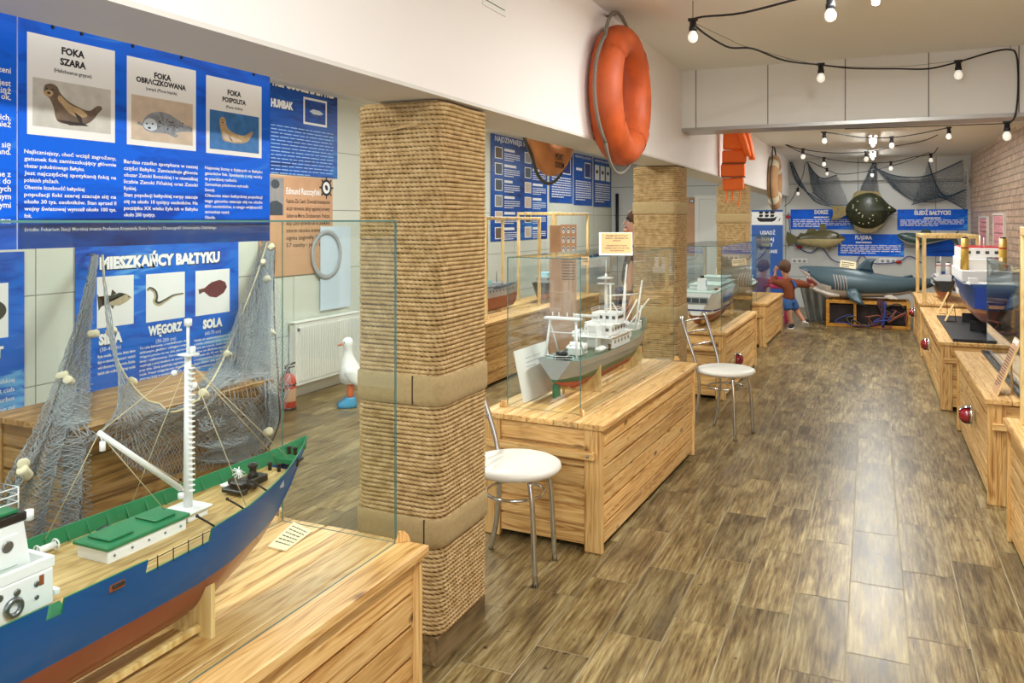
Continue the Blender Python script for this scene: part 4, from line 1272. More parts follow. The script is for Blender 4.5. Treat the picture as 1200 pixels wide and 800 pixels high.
# hawse holes
for y, dzz in ((1.055, -.022), (1.60, -.03)):
    z = tabl(y)[2]+dzz; x = SX+sec_t(y, z)
    b = MB('rust' if y < 1.3 else 'hull_grey'); b.bbox(x-.004-SX, x+.0015-SX, y-.017*(1 if y < 1.3 else .4)-SY0, y+.017*(1 if y < 1.3 else .4)-SY0, z-.009-SZ, z+.009-SZ, .001)
    o = b.build('hawse_plate', ship)
    if y < 1.3: b = MB('black_metal'); b.tube([Lc(x+.003, y-.012, z), Lc(x+.003, y+.012, z)], .003, 8); b.build('roller', o)
# anchor under the bow rail
b = MB('black_metal'); y = 1.70; z = .862; x = SX+sec_t(y, z)+.004
b.tube([Lc(x, y, z), Lc(x+.004, y+.02, z+.006)], .003, 6); b.tube([Lc(x+.002, y-.004, z-.01), Lc(x+.004, y-.002, z), Lc(x+.002, y-.002, z+.012)], .003, 6); b.build('anchor', ship)
# winch drum on the far side
b = MB('ship_white'); c = Vector(Lc(-1.535, 1.105, deck_z(1.1)+.014))
b.tube([c+Vector((0, -.018, 0)), c+Vector((0, .018, 0))], .007, 10)
for s in (-1, 1): b.torus(.011, .0016, 16, 6, X=Matrix.Translation(c+Vector((0, s*.02, 0)))); b.tube([c+Vector((-.011, s*.02, 0)), c+Vector((.011, s*.02, 0))], .0012, 5); b.tube([c+Vector((0, s*.02, -.014)), c+Vector((0, s*.02, .011))], .0012, 5)
b.build('winch_drum', ship)
b = MB('dark_hull'); c = Vector(Lc(-1.53, 1.23, deck_z(1.23)+.006)); rng = random.Random(5)
for i in range(6): a = rng.uniform(0, 3); d = Vector((math.cos(a)*.012, math.sin(a)*.02, rng.uniform(-.004, .005))); b.tube([c-d, c+d], .003, 6)
b.build('chain_heap', ship)
# deckhouse and bridge (only the fore part is in view)
zdk = deck_z(.9)
hs = MB('ship_white')
# lower house, tapering wings
hs.bbox(-1.515-SX, -1.325-SX, .50-SY0, .968-SY0, zdk-SZ, .886-SZ, .003)
lower = hs.build('deckhouse', ship)
up = MB('ship_white')
up.prism([(.55-SY0, .886-SZ), (.95-SY0, .886-SZ), (.936-SY0, .972-SZ), (.55-SY0, .972-SZ)], -1.475-SX, -1.36-SX, 'yz'); wheel = up.build('wheelhouse', ship)
b = MB('ship_white')     # bulwark of the bridge deck, swept up at the corner
b.bbox(-1.335-SX, -1.325-SX, .72-SY0, .970-SY0, .8865-SZ, .905-SZ, .001); b.bbox(-1.515-SX, -1.336-SX, .960-SY0, .970-SY0, .8865-SZ, .905-SZ, .001)
b.build('bridge_bulwark', lower)
B('g', 'ship_green', -1.513, -1.337, .72, .945, .8865, .8885, b=.0005).build('bridge_deck', lower)
b = MB('black'); b.bbox(-1.477-SX, -1.358-SX, .56-SY0, .942-SY0, .9725-SZ, .988-SZ, .002); b.build('bridge_windows', wheel)
B('g', 'ship_green', -1.47, -1.365, .57, .93, .9885, .994, b=.001).build('wheelhouse_roof', wheel)
b = MB('ship_white'); b.lathe([(0, 0), (.008, 0), (.008, .017), (0, .018)], 12, X=Matrix.Translation(Lc(-1.362, .947, .970))); b.build('bridge_lamp', wheel)
b = MB('ship_white'); railing(b, [Lc(-1.365, y, .9945) for y in (.58, .70, .82, .93)]+[Lc(-1.47, .93, .9945)]+[Lc(-1.47, y, .9945) for y in (.8, .7, .58)], .038, 3, .0013); b.build('roof_rail', wheel)
b = MB('ship_white'); b.tube([Lc(-1.42, .84, .994), Lc(-1.42, .84, 1.05)], .003, 8); b.lathe([(0, 0), (.008, 0), (.008, .006), (0, .007)], 12, X=Matrix.Translation(Lc(-1.42, .84, 1.05))); b.bbox(-1.445-SX, -1.395-SX, .836-SY0, .844-SY0, 1.035-SZ, 1.041-SZ, .001); b.build('radar_post', wheel)
def port(parent, c, r, axis='X', mat='steel'):
    X = Matrix.Translation(Lc(*c)) @ (Matrix.Rotation(PI/2, 4, 'Y') if axis == 'X' else Matrix.Rotation(-PI/2, 4, 'X'))
    mb = MB('steel', 'slate'); mb.lathe([(r*.7, .0002), (r, .0002), (r, .002), (r*.72, .0026)], 18, 'steel', X=X); mb.lathe([(0, .0006), (r*.72, .0006), (r*.72, .001), (0, .001)], 14, 'slate', X=X)
    mb.build('porthole', parent)
port(wheel, (-1.3575, .905, .938), .010)
for y, z, r in ((.935, .868, .005), (.90, .868, .006), (.87, .87, .006), (.935, .845, .004)): port(lower, (-1.325, y, z), r)
b = MB('steel'); b.torus(.013, .005, 24, 8, X=Matrix.Translation(Lc(-1.3225, .893, .845)) @ Matrix.Rotation(PI/2, 4, 'Z')); b.build('round_hatch', lower)
b = MB('rust'); b.bbox(-1.3252-SX, -1.3243-SX, .940-SY0, .949-SY0, .862-SZ, .88-SZ, .0004); b.build('side_window', lower)
b = MB('ship_white'); b.bbox(-1.3605-SX, -1.3575-SX, .885-SY0, .925-SY0, .9-SZ, .955-SZ, .001); b.build('bridge_door', wheel)
b = MB('ship_green'); zq = tabl(.93)[2]-DROP; b.add([Lc(SX+.10, .90, zq+.003), Lc(SX+sec_t(.93, zq)-.003, .90, zq+.003), Lc(SX+sec_t(.965, zq)-.003, .955, zq+.003), Lc(SX+.10, .975, zq+.003)], [(0, 1, 2, 3)]); b.build('side_deck', ship)
b = MB('ship_white'); b.bbox(-1.34-SX, -1.322-SX, .969-SY0, .979-SY0, zdk-SZ+.012, zdk+.024-SZ, .002); b.build('step_box', lower)

# wooden cradle for the trawler
cr = thing('ship_cradle', 'pale wooden cradle holding up the blue trawler hull', 'cradle', (SX, 1.1, .5855), 0, 'wooden cradles')
for y in (.83, 1.335):
    pts = []
    xs = [-.105+.21*i/14 for i in range(15)]
    top = []
    for x in xs:
        # underside of the hull at that breadth
        b_, k_, s_ = tabl(y); f = (y-.10)/1.685; q = 0.42+1.1*max(0, (f-0.72)/0.28)**1.5
        zz = k_+(s_-k_)*(abs(x)/b_)**(1/q); top.append((x, min(zz-.002, .705)))
    pl = [(.10, .0), (.104, .08)]
    poly_ = [(-.105, 0.0)]+[(x, z-.5855) for x, z in top]+[(.105, 0.0)]
    MB('frame_wood').prism(poly_, y-1.1-.006, y-1.1+.006, 'xz').build('cradle_board', cr)
for sx in (-1, 1):
    MB('frame_wood').bbox(sx*.07-.006, sx*.07+.006, .8365-1.1, 1.3285-1.1, .012, .026, .001).build('stretcher', cr)
# caption card beside the bow
cp_ = [at(px, py, Z=.589) for px, py in ((313.5, 640), (335, 645), (366, 622), (344, 611.5))]
cc = sum(cp_, Vector())/4
cd = thing('caption_card', 'cream caption card lying beside the trawler bow', 'card', (cc.x, cc.y, .5858), 0)
pl_ = [(p.x-cc.x, p.y-cc.y) for p in cp_]
MB('card').prism(pl_, .0004, .004, 'xy').build('card_board', cd)
b = MB('ink_black'); rng = random.Random(4)
A, B_, C_, D_ = [Vector((x, y, .0043)) for x, y in pl_]
for i in range(6):
    v = .88-.13*i; u = .12
    while u < .88:
        w = min(rng.uniform(.06, .2), .9-u)
        q_ = [(A.lerp(B_, uu)).lerp(D_.lerp(C_, uu), vv) for uu, vv in ((u, v), (u+w, v), (u+w, v-.035), (u, v-.035))]
        b.add(q_, [(0, 1, 2, 3)]); u += w+.03
b.build('lettering', cd)

# ---------------------------------------------------------------- grey/green/red research ship, stern to the camera
R2 = R(-2.6)
sh = thing('research_ship_model', 'grey and white ship model with green and red bottom, stern to the viewer', 'ship model', (-1.40, 4.42, .588), R2)
# local y from -0.70 (stern) to 0.74 (bow); z from cradle base
stn = [(-.66, .078, .09, .195), (-.62, .092, .075, .19), (-.5, .103, .05, .182), (-.25, .105, .048, .178), (.05, .105, .048, .18), (.3, .098, .049, .19), (.46, .078, .05, .205), (.58, .05, .055, .222), (.66, .026, .075, .235), (.73, .003, .15, .247)]
hb, db = hull_mesh(stn, .108, 'hull_grey', 'hull_green', 'hull_red', deckdrop=.008, mat_deck='deck_green')
hb.build('hull', sh); db.build('deck', sh)
b = MB('hull_red')
pts = [(-.50, .045), (-.45, .038), (.55, .038), (.62, .05), (.62, .078), (.4, .072), (-.5, .075)]
b.prism(pts, -.018, .018, 'yz'); b.build('keel', sh)
b = MB('hull_green'); b.prism([(-.665, .028), (-.60, .028), (-.605, .088), (-.665, .088)], -.006, .006, 'yz'); b.build('rudder', sh)
b = MB('gold')
for k in range(4):
    a = k*PI/2; b.box(-.006, .006, -.003, .003, .004, .03, X=Matrix.Translation((0, -.55, .055)) @ Matrix.Rotation(a, 4, 'Y') @ Matrix.Rotation(.5, 4, 'Z'))
b.tube([(0, -.565, .055), (0, -.5, .055)], .006, 8); b.build('propeller', sh)
W_ = 'ship_white'
def sb(name, *a, mat=W_, parent=None, b=.003): return MB(mat).bbox(*a, b).build(name, parent or sh)
main = sb('deckhouse', -.085, .085, -.12, .16, .172, .235)
up1 = sb('upper_house', -.07, .07, -.10, .13, .2355, .285)
br_ = sb('bridge_house', -.066, .066, .0, .12, .2855, .335)
sb('funnel', -.035, .035, -.17, -.122, .172, .30, b=.012)
sb('promenade_deck', -.098, .098, -.20, .20, .234, .2352, b=.0004)
sb('bridge_wing', -.092, .092, -.05, .125, .2851, .2854, b=.0001)
b = MB('slate')
for zz, y0, y1, xx in ((.205, -.10, .14, .0853), (.262, -.09, .12, .0703), (.312, .01, .11, .0663)):
    n = 5
    for i in range(n):
        y = lerp(y0+.015, y1-.015, i/(n-1))
        for s in (-1, 1): b.box(*sorted((s*xx, s*(xx+.0012))), y-.007, y+.007, zz-.008, zz+.008)
for zz, yy, ww in ((.262, -.1005, .05), (.312, -.0005, .05)):
    for i in range(4): x = lerp(-ww, ww, i/3); b.box(x-.008, x+.008, yy-.0012, yy, zz-.008, zz+.008)
b.build('windows', sh)
b = MB(W_)
railing(b, [(x, y, .2355) for x, y in ((-.096, -.19), (-.096, -.06), (-.096, .08), (-.096, .19))], .022, 2, .0011); railing(b, [(x, y, .2355) for x, y in ((.096, -.19), (.096, -.06), (.096, .08), (.096, .19))], .022, 2, .0011)
railing(b, [(-.066, .005, .3352), (-.066, .115, .3352), (.066, .115, .3352), (.066, .005, .3352)], .02, 2, .0011)
railing(b, [(-.07, -.61, .187), (0, -.65, .188), (.07, -.61, .187)], .02, 2, .0011)
b.build('railings', sh)
def pole(name, path, r, mat=W_): return MB(mat).tube(path, r, 8).build(name, sh)
# stern gantry
b = MB(W_)
for s in (-1, 1): b.tube([(s*.075, -.58, .187), (s*.06, -.555, .36)], .006, 8); b.tube([(s*.06, -.45, .183), (s*.06, -.55, .33)], .0035, 6)
b.bbox(-.085, .085, -.575, -.535, .358, .368, .002); b.tube([(-.06, -.556, .30), (.06, -.556, .30)], .003, 6)
for x in (-.05, -.02, .02, .05): b.tube([(x, -.555, .366), (x, -.555, .39)], .002, 6)
gan = b.build('stern_gantry', sh)
b = MB(W_); b.bbox(-.03, .03, -.42, -.32, .178, .215, .004); b.tube([(-.04, -.36, .215), (.04, -.36, .215)], .018, 12); b.build('trawl_winch', sh)
b = MB(W_)
for s in (-1, 1): b.tube([(s*.055, -.28, .178), (s*.05, -.25, .34)], .005, 8)
b.bbox(-.062, .062, -.258, -.242, .338, .35, .002); b.tube([(-.05, -.252, .27), (.05, -.252, .27)], .003, 6); b.build('aft_goalpost', sh)
m1 = pole('main_mast', [(0, .03, .335), (0, .03, .53)], [.009, .006])
b = MB(W_); b.bbox(-.04, .04, .015, .045, .475, .482, .001); b.bbox(-.03, .03, -.02, .06, .505, .511, .001); b.lathe([(0, 0), (.014, 0), (.014, .006), (0, .008)], 12, X=Matrix.Translation((0, -.005, .511))); b.tube([(0, .03, .53), (0, .03, .60)], .002, 6); b.build('radar_platform', m1)
b = MB(W_)
for i in range(12): z = .35+.01*i; b.box(-.004, .013, .036, .041, z, z+.0025)
b.build('mast_rungs', m1)
for x, y, zt, tilt in ((-.04, .22, .46, .0), (.03, .22, .47, .02), (-.025, .34, .56, .06), (.03, .42, .47, .07)):
    pole('derrick_post', [(x, y, .182), (x+tilt*.3, y+tilt, zt)], [.0065, .0045])
b = MB(W_); b.tube([(-.06, .23, .40), (.06, .24, .41)], .004, 6); b.tube([(-.05, .38, .39), (.05, .42, .40)], .004, 6); b.build('cross_trees', sh)
for a, c in (((.0, .24, .20), (.05, .40, .37)), ((-.02, .44, .21), (.06, .60, .36)), ((.02, .36, .20), (-.05, .28, .36)), ((.03, .48, .21), (.045, .50, .33)), ((-.05, .30, .19), (-.06, .50, .30))):
    pole('cargo_boom', [a, c], .0042)
b = MB('twine'); rig(b, [((0, .03, .52), (-.07, -.19, .235)), ((0, .03, .52), (.07, -.19, .235)), ((0, .03, .52), (0, .70, .245)), ((-.02, .39, .55), (.05, .40, .37)), ((.05, .49, .46), (.06, .60, .36)), ((-.06, -.556, .36), (0, -.25, .34))], .0008); b.build('rigging', sh)
sb('forward_hatch', -.05, .05, .2, .3, .175, .205); sb('winch_house', -.04, .04, .46, .52, .195, .23); sb('life_raft', -.09, -.055, -.30, -.22, .18, .205, mat=W_, b=.01); sb('life_raft', .055, .09, -.30, -.22, .18, .205, b=.01)
rng = random.Random(12)
for k in range(16):
    y = rng.uniform(-.55, .58); bw = interp(stn, y)[0]*.8; x = rng.choice((-1, 1))*rng.uniform(.4, 1)*bw; z = interp(stn, y)[2]-.006
    b = MB(rng.choice([W_, W_, 'hull_grey', 'black_metal'])); b.lathe([(0, 0), (.007, 0), (.006, .018), (.009, .02), (.008, .028), (0, .03)], 10, X=Matrix.Translation((x, y, z))); b.build('vent', sh)
b = MB('black_metal'); b.bbox(-.03, .03, -.60, -.52, .182, .20, .003); b.tube([(-.02, -.56, .205), (.02, -.56, .205)], .012, 10); b.build('net_drum', sh)
b = MB(W_)
for s in (-1, 1):
    b.bbox(*sorted((s*.088, s*.1)), -.2, -.06, .24, .258, .006)
b.build('lifeboats', sh)
sh.scale = (1.16, 1.08, 1.14)
cr2 = thing('ship_cradle', 'two-board wooden cradle under the grey and white ship model', 'cradle', (-1.40, 4.42, .5855), R2, 'wooden cradles')
cr2.scale = (1.16, 1.08, 1.14)
for y in (-.30, .36):
    bw, kz, sz = interp(stn, y)
    tp = [(x, min(kz+(sz-kz)*(abs(x)/bw)**(1/.42), .13)-.003+.0025) for x in [-.085+.17*i/12 for i in range(13)]]
    tp = [(x, (min(z, .036) if abs(x) < .020 else min(z, .13))) for x, z in tp]
    MB('frame_wood').prism([(-.09, 0)]+tp+[(.09, 0)], y-.006, y+.006, 'xz').build('cradle_board', cr2)
for s in (-1, 1): MB('frame_wood').bbox(s*.06-.006, s*.06+.006, -.293, .353, .008, .022, .001).build('stretcher', cr2)

# ---------------------------------------------------------------- generic model for the others
def simple_ship(name, label, loc, rotz, Lg, B_, keel, dk_z, cols, wl, houses, masts=(), funnels=(), extras=None, cradle=True, deck_mat='deck_green', bow_up=.03, base_mat=None, group=None, stern_round=False):
    t = thing(name, label, 'ship model', loc, rotz, group)
    h2 = Lg/2; b = B_/2
    st = [(-h2, b*.80, keel+.05, dk_z+.008), (-h2*.93, b*.93, keel+.025, dk_z+.004), (-h2*.75, b, keel+.005, dk_z), (-h2*.3, b, keel, dk_z), (h2*.2, b, keel, dk_z+bow_up*.1), (h2*.5, b*.86, keel, dk_z+bow_up*.3), (h2*.72, b*.6, keel+.003, dk_z+bow_up*.6), (h2*.88, b*.3, keel+.012, dk_z+bow_up*.85), (h2*.95, b*.14, keel+.04, dk_z+bow_up*.95), (h2, b*.02, lerp(keel, dk_z, .55), dk_z+bow_up)]
    hb, db = hull_mesh(st, wl, cols[0], cols[1], deckdrop=.006, mat_deck=deck_mat)
    hb.build('hull', t); db.build('deck', t)
    for nm, mt_, x0, x1, y0, y1, z0, z1 in houses:
        o = MB(mt_).bbox(x0, x1, y0, y1, z0, z1, .003).build(nm, t)
        if mt_ in ('ship_white', 'pale_green', 'hull_grey') and z1-z0 > .02 and not nm.startswith('plain'):
            w = MB('slate'); n = max(2, int((y1-y0)/.035))
            for i in range(n):
                y = lerp(y0, y1, (i+.5)/n)
                for s, xx in ((1, x1), (-1, x0)): w.box(*sorted((xx, xx+s*.0012)), y-.008, y+.008, lerp(z0, z1, .5), lerp(z0, z1, .78))
            w.build('windows', o)
    for x, y, z0, z1, r, mt_ in masts:
        MB(mt_).tube([(x, y, z0), (x, y, z1)], [r, r*.6], 8).build('mast', t)
    for x, y, z0, z1, rx, ry, mt_, band in funnels:
        f = MB(mt_).loft([[(x+rx*k*math.cos(a), y+ry*k*math.sin(a)-(z-z0)*.08, z) for a in [2*PI*i/18 for i in range(18)]] for z, k in ((z0, 1.0), (lerp(z0, z1, .5), .95), (z1, .86))]).build('funnel', t)
        if band: 
            zc = lerp(z0, z1, .74); MB(band).loft([[(x+rx*k*math.cos(a), y+ry*k*math.sin(a)-(z-z0)*.08, z) for a in [2*PI*i/18 for i in range(18)]] for z, k in ((zc, .95), (zc+.012, .94))], caps=False).build('funnel_band', f)
        MB('black').lathe([(0, 0), (min(rx, ry)*.7, 0), (min(rx, ry)*.6, .012), (0, .012)], 12, X=Matrix.Translation((x, y-(z1-z0)*.08, z1+.0003))).build('funnel_cap', f)
    if extras: extras(t)
    if cradle:
        c = thing('ship_cradle', 'low stand under the '+' '.join(label.split(' in ')[0].split(' with ')[0].split()[:8]), 'cradle', loc, rotz, 'wooden cradles')
        for y in (-h2*.4, h2*.4): MB(base_mat or 'frame_wood').bbox(-b*.6, b*.6, y-.008, y+.008, 0.0005, max(interp(st, y)[1]-.002, .006), .001).build('cradle_board', c)
    return t
# white ferry with a blue stripe, stern to the viewer
FL, FB = 1.42, .34
def ferry_extra(t):
    b = MB('navy'); h2 = FL/2; hb_ = FB/2
    for s in (-1, 1):
        pr = [(-.70, hb_*.845), (-.64, hb_*.955), (-.5, hb_*1.003), (.1, hb_*1.003), (.33, hb_*.90), (.5, hb_*.62)]
        b.add([(s*x*1.004, y, z) for y, x in pr for z in (.155, .168)], [(2*i, 2*i+2, 2*i+3, 2*i+1) for i in range(len(pr)-1)], 'navy')
    b.box(-hb_*.80, hb_*.80, -h2-.004, -h2-.001, .155, .168)
    b.build('stripe', t)
    b = MB('hull_grey'); b.bbox(-hb_*.62, hb_*.62, -h2-.012, -h2+.01, .215, .275, .003); b.build('stern_gate', t)
    b = MB('slate')
    for i in range(3): x = (i-1)*.068; b.box(x-.03, x+.03, -h2-.0135, -h2-.0125, .225, .265)
    b.build('gate_panels', t)
    b = MB('royal_blue')
    for i, y in enumerate((-.36, -.28, -.20, -.10, -.03, .04)):
        for s in (-1, 1): b.box(*sorted((s*(hb_+.0012), s*(hb_+.0022))), y-.027, y+.02, .20, .262)
    b.build('side_lettering', t)
    for x in (-.14, .14):
        b = MB('rust'); b.ball((x, -.52, .335), (.016, .04, .014), n=12, k=8); b.build('lifeboat', t)
    b = MB('ship_white'); railing(b, [(-.15, -.68, .302), (-.15, -.45, .302), (-.15, 0, .302)], .02, 2, .001); railing(b, [(.15, -.68, .302), (.15, -.45, .302), (.15, 0, .302)], .02, 2, .001); b.build('railings', t)
    MB('gold').lathe([(0, 0), (.02, 0), (.02, .006), (0, .008)], 8, X=Matrix.Translation((.05, -.665, .06)) @ Matrix.Rotation(PI/2, 4, 'X')).build('propeller', t)
    b = MB('ship_white'); b.prism([(-.50, .302), (-.40, .302), (-.415, .41), (-.455, .42), (-.47, .41)], -.035, .035, 'yz'); f = b.build('funnel_casing', t)
    MB('black').lathe([(0, 0), (.018, 0), (.016, .02), (0, .022)], 12, X=Matrix.Translation((0, -.44, .4205))).build('funnel_top', f)
    b = MB('royal_blue'); b.box(.0352, .0362, -.455, -.425, .345, .40); b.box(-.0362, -.0352, -.455, -.425, .345, .40); b.build('funnel_badge', f)
simple_ship('ferry_model', 'white ferry model with blue stripe and rust red bottom, stern to the viewer', (-1.36, 7.62, .569), R(-1), FL, FB, .012, .30, ('ship_white', 'rust'), .115,
            [('upper_deck', 'pale_green', -.15, .15, -.62, .42, .3005, .312), ('upper_house', 'ship_white', -.13, .13, -.36, .40, .3125, .345), ('roof_deck', 'pale_green', -.14, .14, -.38, .43, .3455, .355), ('bridge', 'ship_white', -.10, .10, .12, .34, .3555, .39), ('bridge_roof', 'pale_green', -.12, .12, .08, .36, .3905, .398)],
            masts=[(0, .2, .398, .47, .005, 'ship_white')], extras=ferry_extra, deck_mat='pale_green', bow_up=.04)
# ship with white masts in the case by the child
simple_ship('sail_trainer_model', 'brown-hulled ship model with white deckhouse in the case by the child', (-1.48, 10.72, .520), R(-1), 1.08, .26, .012, .17, ('dark_hull', 'rust'), .11,
            [('deckhouse', 'ship_white', -.09, .09, -.36, .10, .165, .22), ('bridge', 'ship_white', -.08, .08, -.16, .05, .2205, .27), ('hatch', 'hull_grey', -.07, .07, .18, .34, .165, .19)],
            masts=[(0, -.42, .16, .50, .008, 'ship_white'), (0, .0, .27, .56, .008, 'ship_white'), (0, .40, .17, .46, .008, 'ship_white'), (.03, -.3, .22, .44, .006, 'ship_white')], deck_mat='pale_green')
# grey ship on the right-hand cabinet
simple_ship('grey_patrol_model', 'small grey-hulled ship model in the right-hand glass case', (.97, 5.72, .564), 0, 1.30, .24, .03, .17, ('hull_grey', 'dark_hull'), .085,
            [('deckhouse', 'hull_grey', -.07, .07, -.25, .20, .165, .215), ('bridge', 'hull_grey', -.06, .06, .02, .18, .2155, .26)],
            masts=[(0, .05, .26, .40, .005, 'hull_grey')], deck_mat='slate', base_mat='black')
# blue ferry with twin yellow funnels on the right
def blue_extra(t):
    b = MB('bright_blue'); b.bbox(-.13, .13, -.815, -.803, .235, .40, .002); b.build('stern_door', t)
    b = MB('ship_white'); b.bbox(-.17, .17, -.79, -.60, .419, .432, .002); b.bbox(-.16, -.10, -.74, -.66, .4325, .47, .002); b.build('mooring_deck', t)
    b = MB('ink_white')
    for i in range(5): b.box(-.1915, -.1905, -.05-.05*i-.016, -.05-.05*i+.016, .30, .35)
    b.build('side_lettering', t)
    MB('red_paint').bbox(-.15, .15, .0, .50, .6905, .70, .002).build('roof_trim', t)
    b = MB('slate')
    for i in range(4): b.box(-.11+.07*i, -.08+.07*i, -.0515, -.0502, .64, .665)
    b.build('aft_windows', t)
simple_ship('blue_ferry_model', 'blue ferry model with white upper works and two yellow funnels', (.875, 8.10, .566), 0, 1.60, .38, .085, .418, ('royal_blue', 'ship_red'), .22,
            [('plain_deckhouse', 'ship_white', -.18, .18, -.42, .56, .4185, .51), ('plain_upper_house', 'ship_white', -.17, .17, -.14, .54, .5105, .60), ('plain_bridge', 'ship_white', -.16, .16, -.05, .50, .6005, .69)],
            masts=[(.0, .05, .70, .80, .008, 'ship_white'), (.03, .05, .70, .78, .006, 'ship_white')],
            funnels=[(-.145, -.24, .45, .78, .033, .055, 'yellow_funnel', 'red_paint'), (.135, -.24, .45, .78, .033, .055, 'yellow_funnel', 'red_paint')], extras=blue_extra, deck_mat='hull_grey', base_mat='black')
bb = thing('display_plinth', 'black base board under the blue ferry model', 'base board', (.90, 8.0, .5405))
MB('black').bbox(-.31, .22, -.79, .95, .0005, .024, .003).build('board', bb)
# coaster behind it, black and white with red funnels
def coast_extra(t):
    b = MB('ship_white')
    for zz in (.19, .215):
        for s in (-1, 1): b.add([(s*x*1.006, y, z) for y, x in ((-.40, .098), (-.1, .111), (.1, .111), (.27, .095)) for z in (zz, zz+.012)], [(2*i, 2*i+2, 2*i+3, 2*i+1) for i in range(3)], 'ship_white')
    b.build('stripe', t)
    b = MB('ship_white'); railing(b, [(-.09, -.4, .235), (-.1, -.2, .235), (-.1, .1, .235), (-.08, .3, .24)], .035, 2, .0015); b.build('railings', t)
simple_ship('coaster_model', 'black and white coaster model with red-topped funnels inside the timber rack', (.77, 10.85, .562), 0, .98, .22, .02, .235, ('dark_hull', 'rust'), .12,
            [('deckhouse', 'ship_white', -.08, .08, -.30, .05, .23, .30), ('bridge', 'royal_blue', -.07, .07, -.10, .05, .3005, .33)],
            masts=[(0, .2, .24, .50, .006, 'ship_white')], funnels=[(-.05, -.22, .30, .44, .03, .03, 'ship_white', 'red_paint'), (.05, -.22, .30, .44, .03, .03, 'ship_white', 'red_paint')], extras=coast_extra, deck_mat='slate')
# ships in the side room
def war_extra(t):
    b = MB('slate')
    for i in range(14): y = lerp(-.5, .5, i/13); b.box(.0905, .0918, y-.012, y+.012, .215, .23)
    b.build('portholes', t)
    b = MB('hull_grey'); b.bbox(-.05, .05, .28, .36, .26, .29, .004); b.tube([(0, .36, .28), (0, .46, .29)], .006, 6); b.build('gun_turret', t)
simple_ship('warship_model', 'grey warship model with red bottom inside a timber rack in the side room', (-3.43, 6.98, .588), 0, 1.62, .18, .02, .235, ('hull_grey', 'rust'), .16,
            [('deckhouse', 'hull_grey', -.06, .06, -.45, .10, .23, .275), ('bridge', 'light_teal', -.05, .05, -.12, .08, .2755, .33), ('aft_house', 'hull_grey', -.05, .05, -.62, -.5, .23, .27)],
            masts=[(0, -.02, .33, .50, .006, 'hull_grey'), (0, -.35, .275, .42, .005, 'dark_hull'), (0, .3, .29, .40, .004, 'dark_hull')], extras=war_extra, deck_mat='slate')
simple_ship('dark_trawler_model', 'dark-hulled fishing boat model on the side room cabinet behind the portrait board', (-3.36, 8.45, .588), R(8), .62, .2, .02, .22, ('dark_hull', 'rust'), .10,
            [('deckhouse', 'hull_grey', -.06, .06, -.22, .02, .215, .28), ('bridge', 'light_teal', -.05, .05, -.15, .0, .2805, .33)], masts=[(0, .12, .22, .42, .006, 'twine')], deck_mat='slate')
simple_ship('maroon_boat_model', 'maroon-hulled boat model in the side room just left of the man', (-3.40, 9.1, .588), R(-6), .66, .22, .02, .25, ('rust', 'dark_hull'), .09,
            [('deckhouse', 'ship_white', -.07, .07, -.2, .12, .245, .31), ('bridge', 'light_teal', -.06, .06, -.1, .08, .3105, .36)], masts=[(0, .2, .25, .45, .005, 'ship_white')], deck_mat='slate')
# ================================================================ PRINTED BOARDS
class Board:
    """flat board on a plane; x to the viewer's right, z up, -y towards the viewer.
    axis 'X': plane of constant X seen from +X;  axis 'Y': plane of constant Y seen from -Y"""
    def __init__(s, name, label, axis, val, x0, x1, z0, z1, mat, cat='poster', t=0.004, group=None):
        s.axis, s.val, s.x0, s.z0 = axis, val, x0, z0
        s.w, s.h = x1-x0, z1-z0
        loc = (val, x0, z0) if axis == 'X' else (x0, val, z0)
        s.root = thing(name, label, cat, loc, PI/2 if axis == 'X' else 0, group)
        MB(mat).box(0, s.w, -t, 0, 0, s.h).build('board', s.root)
        s.t = t
    def st(s, px, py):
        p = at(px, py, X=s.val) if s.axis == 'X' else at(px, py, Y=s.val)
        return ((p.y if s.axis == 'X' else p.x)-s.x0, p.z-s.z0)
    def box_px(s, lb, rt):
        a, c = s.st(*lb), s.st(*rt); return a[0], c[0], a[1], c[1]
    def y(s, k=1): return -s.t-0.0006*k
def P2(axis, val, px, py):
    p = at(px, py, X=val) if axis == 'X' else at(px, py, Y=val)
    return (p.y if axis == 'X' else p.x, p.z)

# ---- the three seals, hung from the back of the long beam
XP = -1.66
xl, zb = P2('X', XP, 19.5, 291); xr, zt = P2('X', XP, 315, 88)
F = Board('seal_poster', 'blue poster of three seals headed FOKA above the nearest glass case', 'X', XP, xl+.002, xr, zb-.002, 1.935, 'sea_blue')
hd = MB('ink_black'); bt = MB('ink_white')
cards = [((30, 157), (133, 60), (36.4, 147), (127.8, 105.7)), ((147, 169), (228, 83), (152, 163), (224, 122.5)), ((240, 179), (305, 102), (244, 174), (301.7, 137.6))]
titles = [[('FOKA', 64.5, 84, 11.5), ('SZARA', 77, 84, 11), ('(Halichoerus grypus)', 86.5, 84, 6)],
          [('FOKA', 92, 189, 9.5), ('OBRĄCZKOWANA', 99.5, 188, 8.5), ('(nerpa) (Phoca hispida)', 107, 188, 5)],
          [('FOKA', 111, 273, 8.5), ('POSPOLITA', 119.5, 273, 7.5), ('(Phoca vitulina)', 126.5, 273, 4.5)]]
skies = [('beach_photo', 'sand_photo'), ('sand_photo', 'sand_photo'), ('sea_photo', 'sand_photo')]
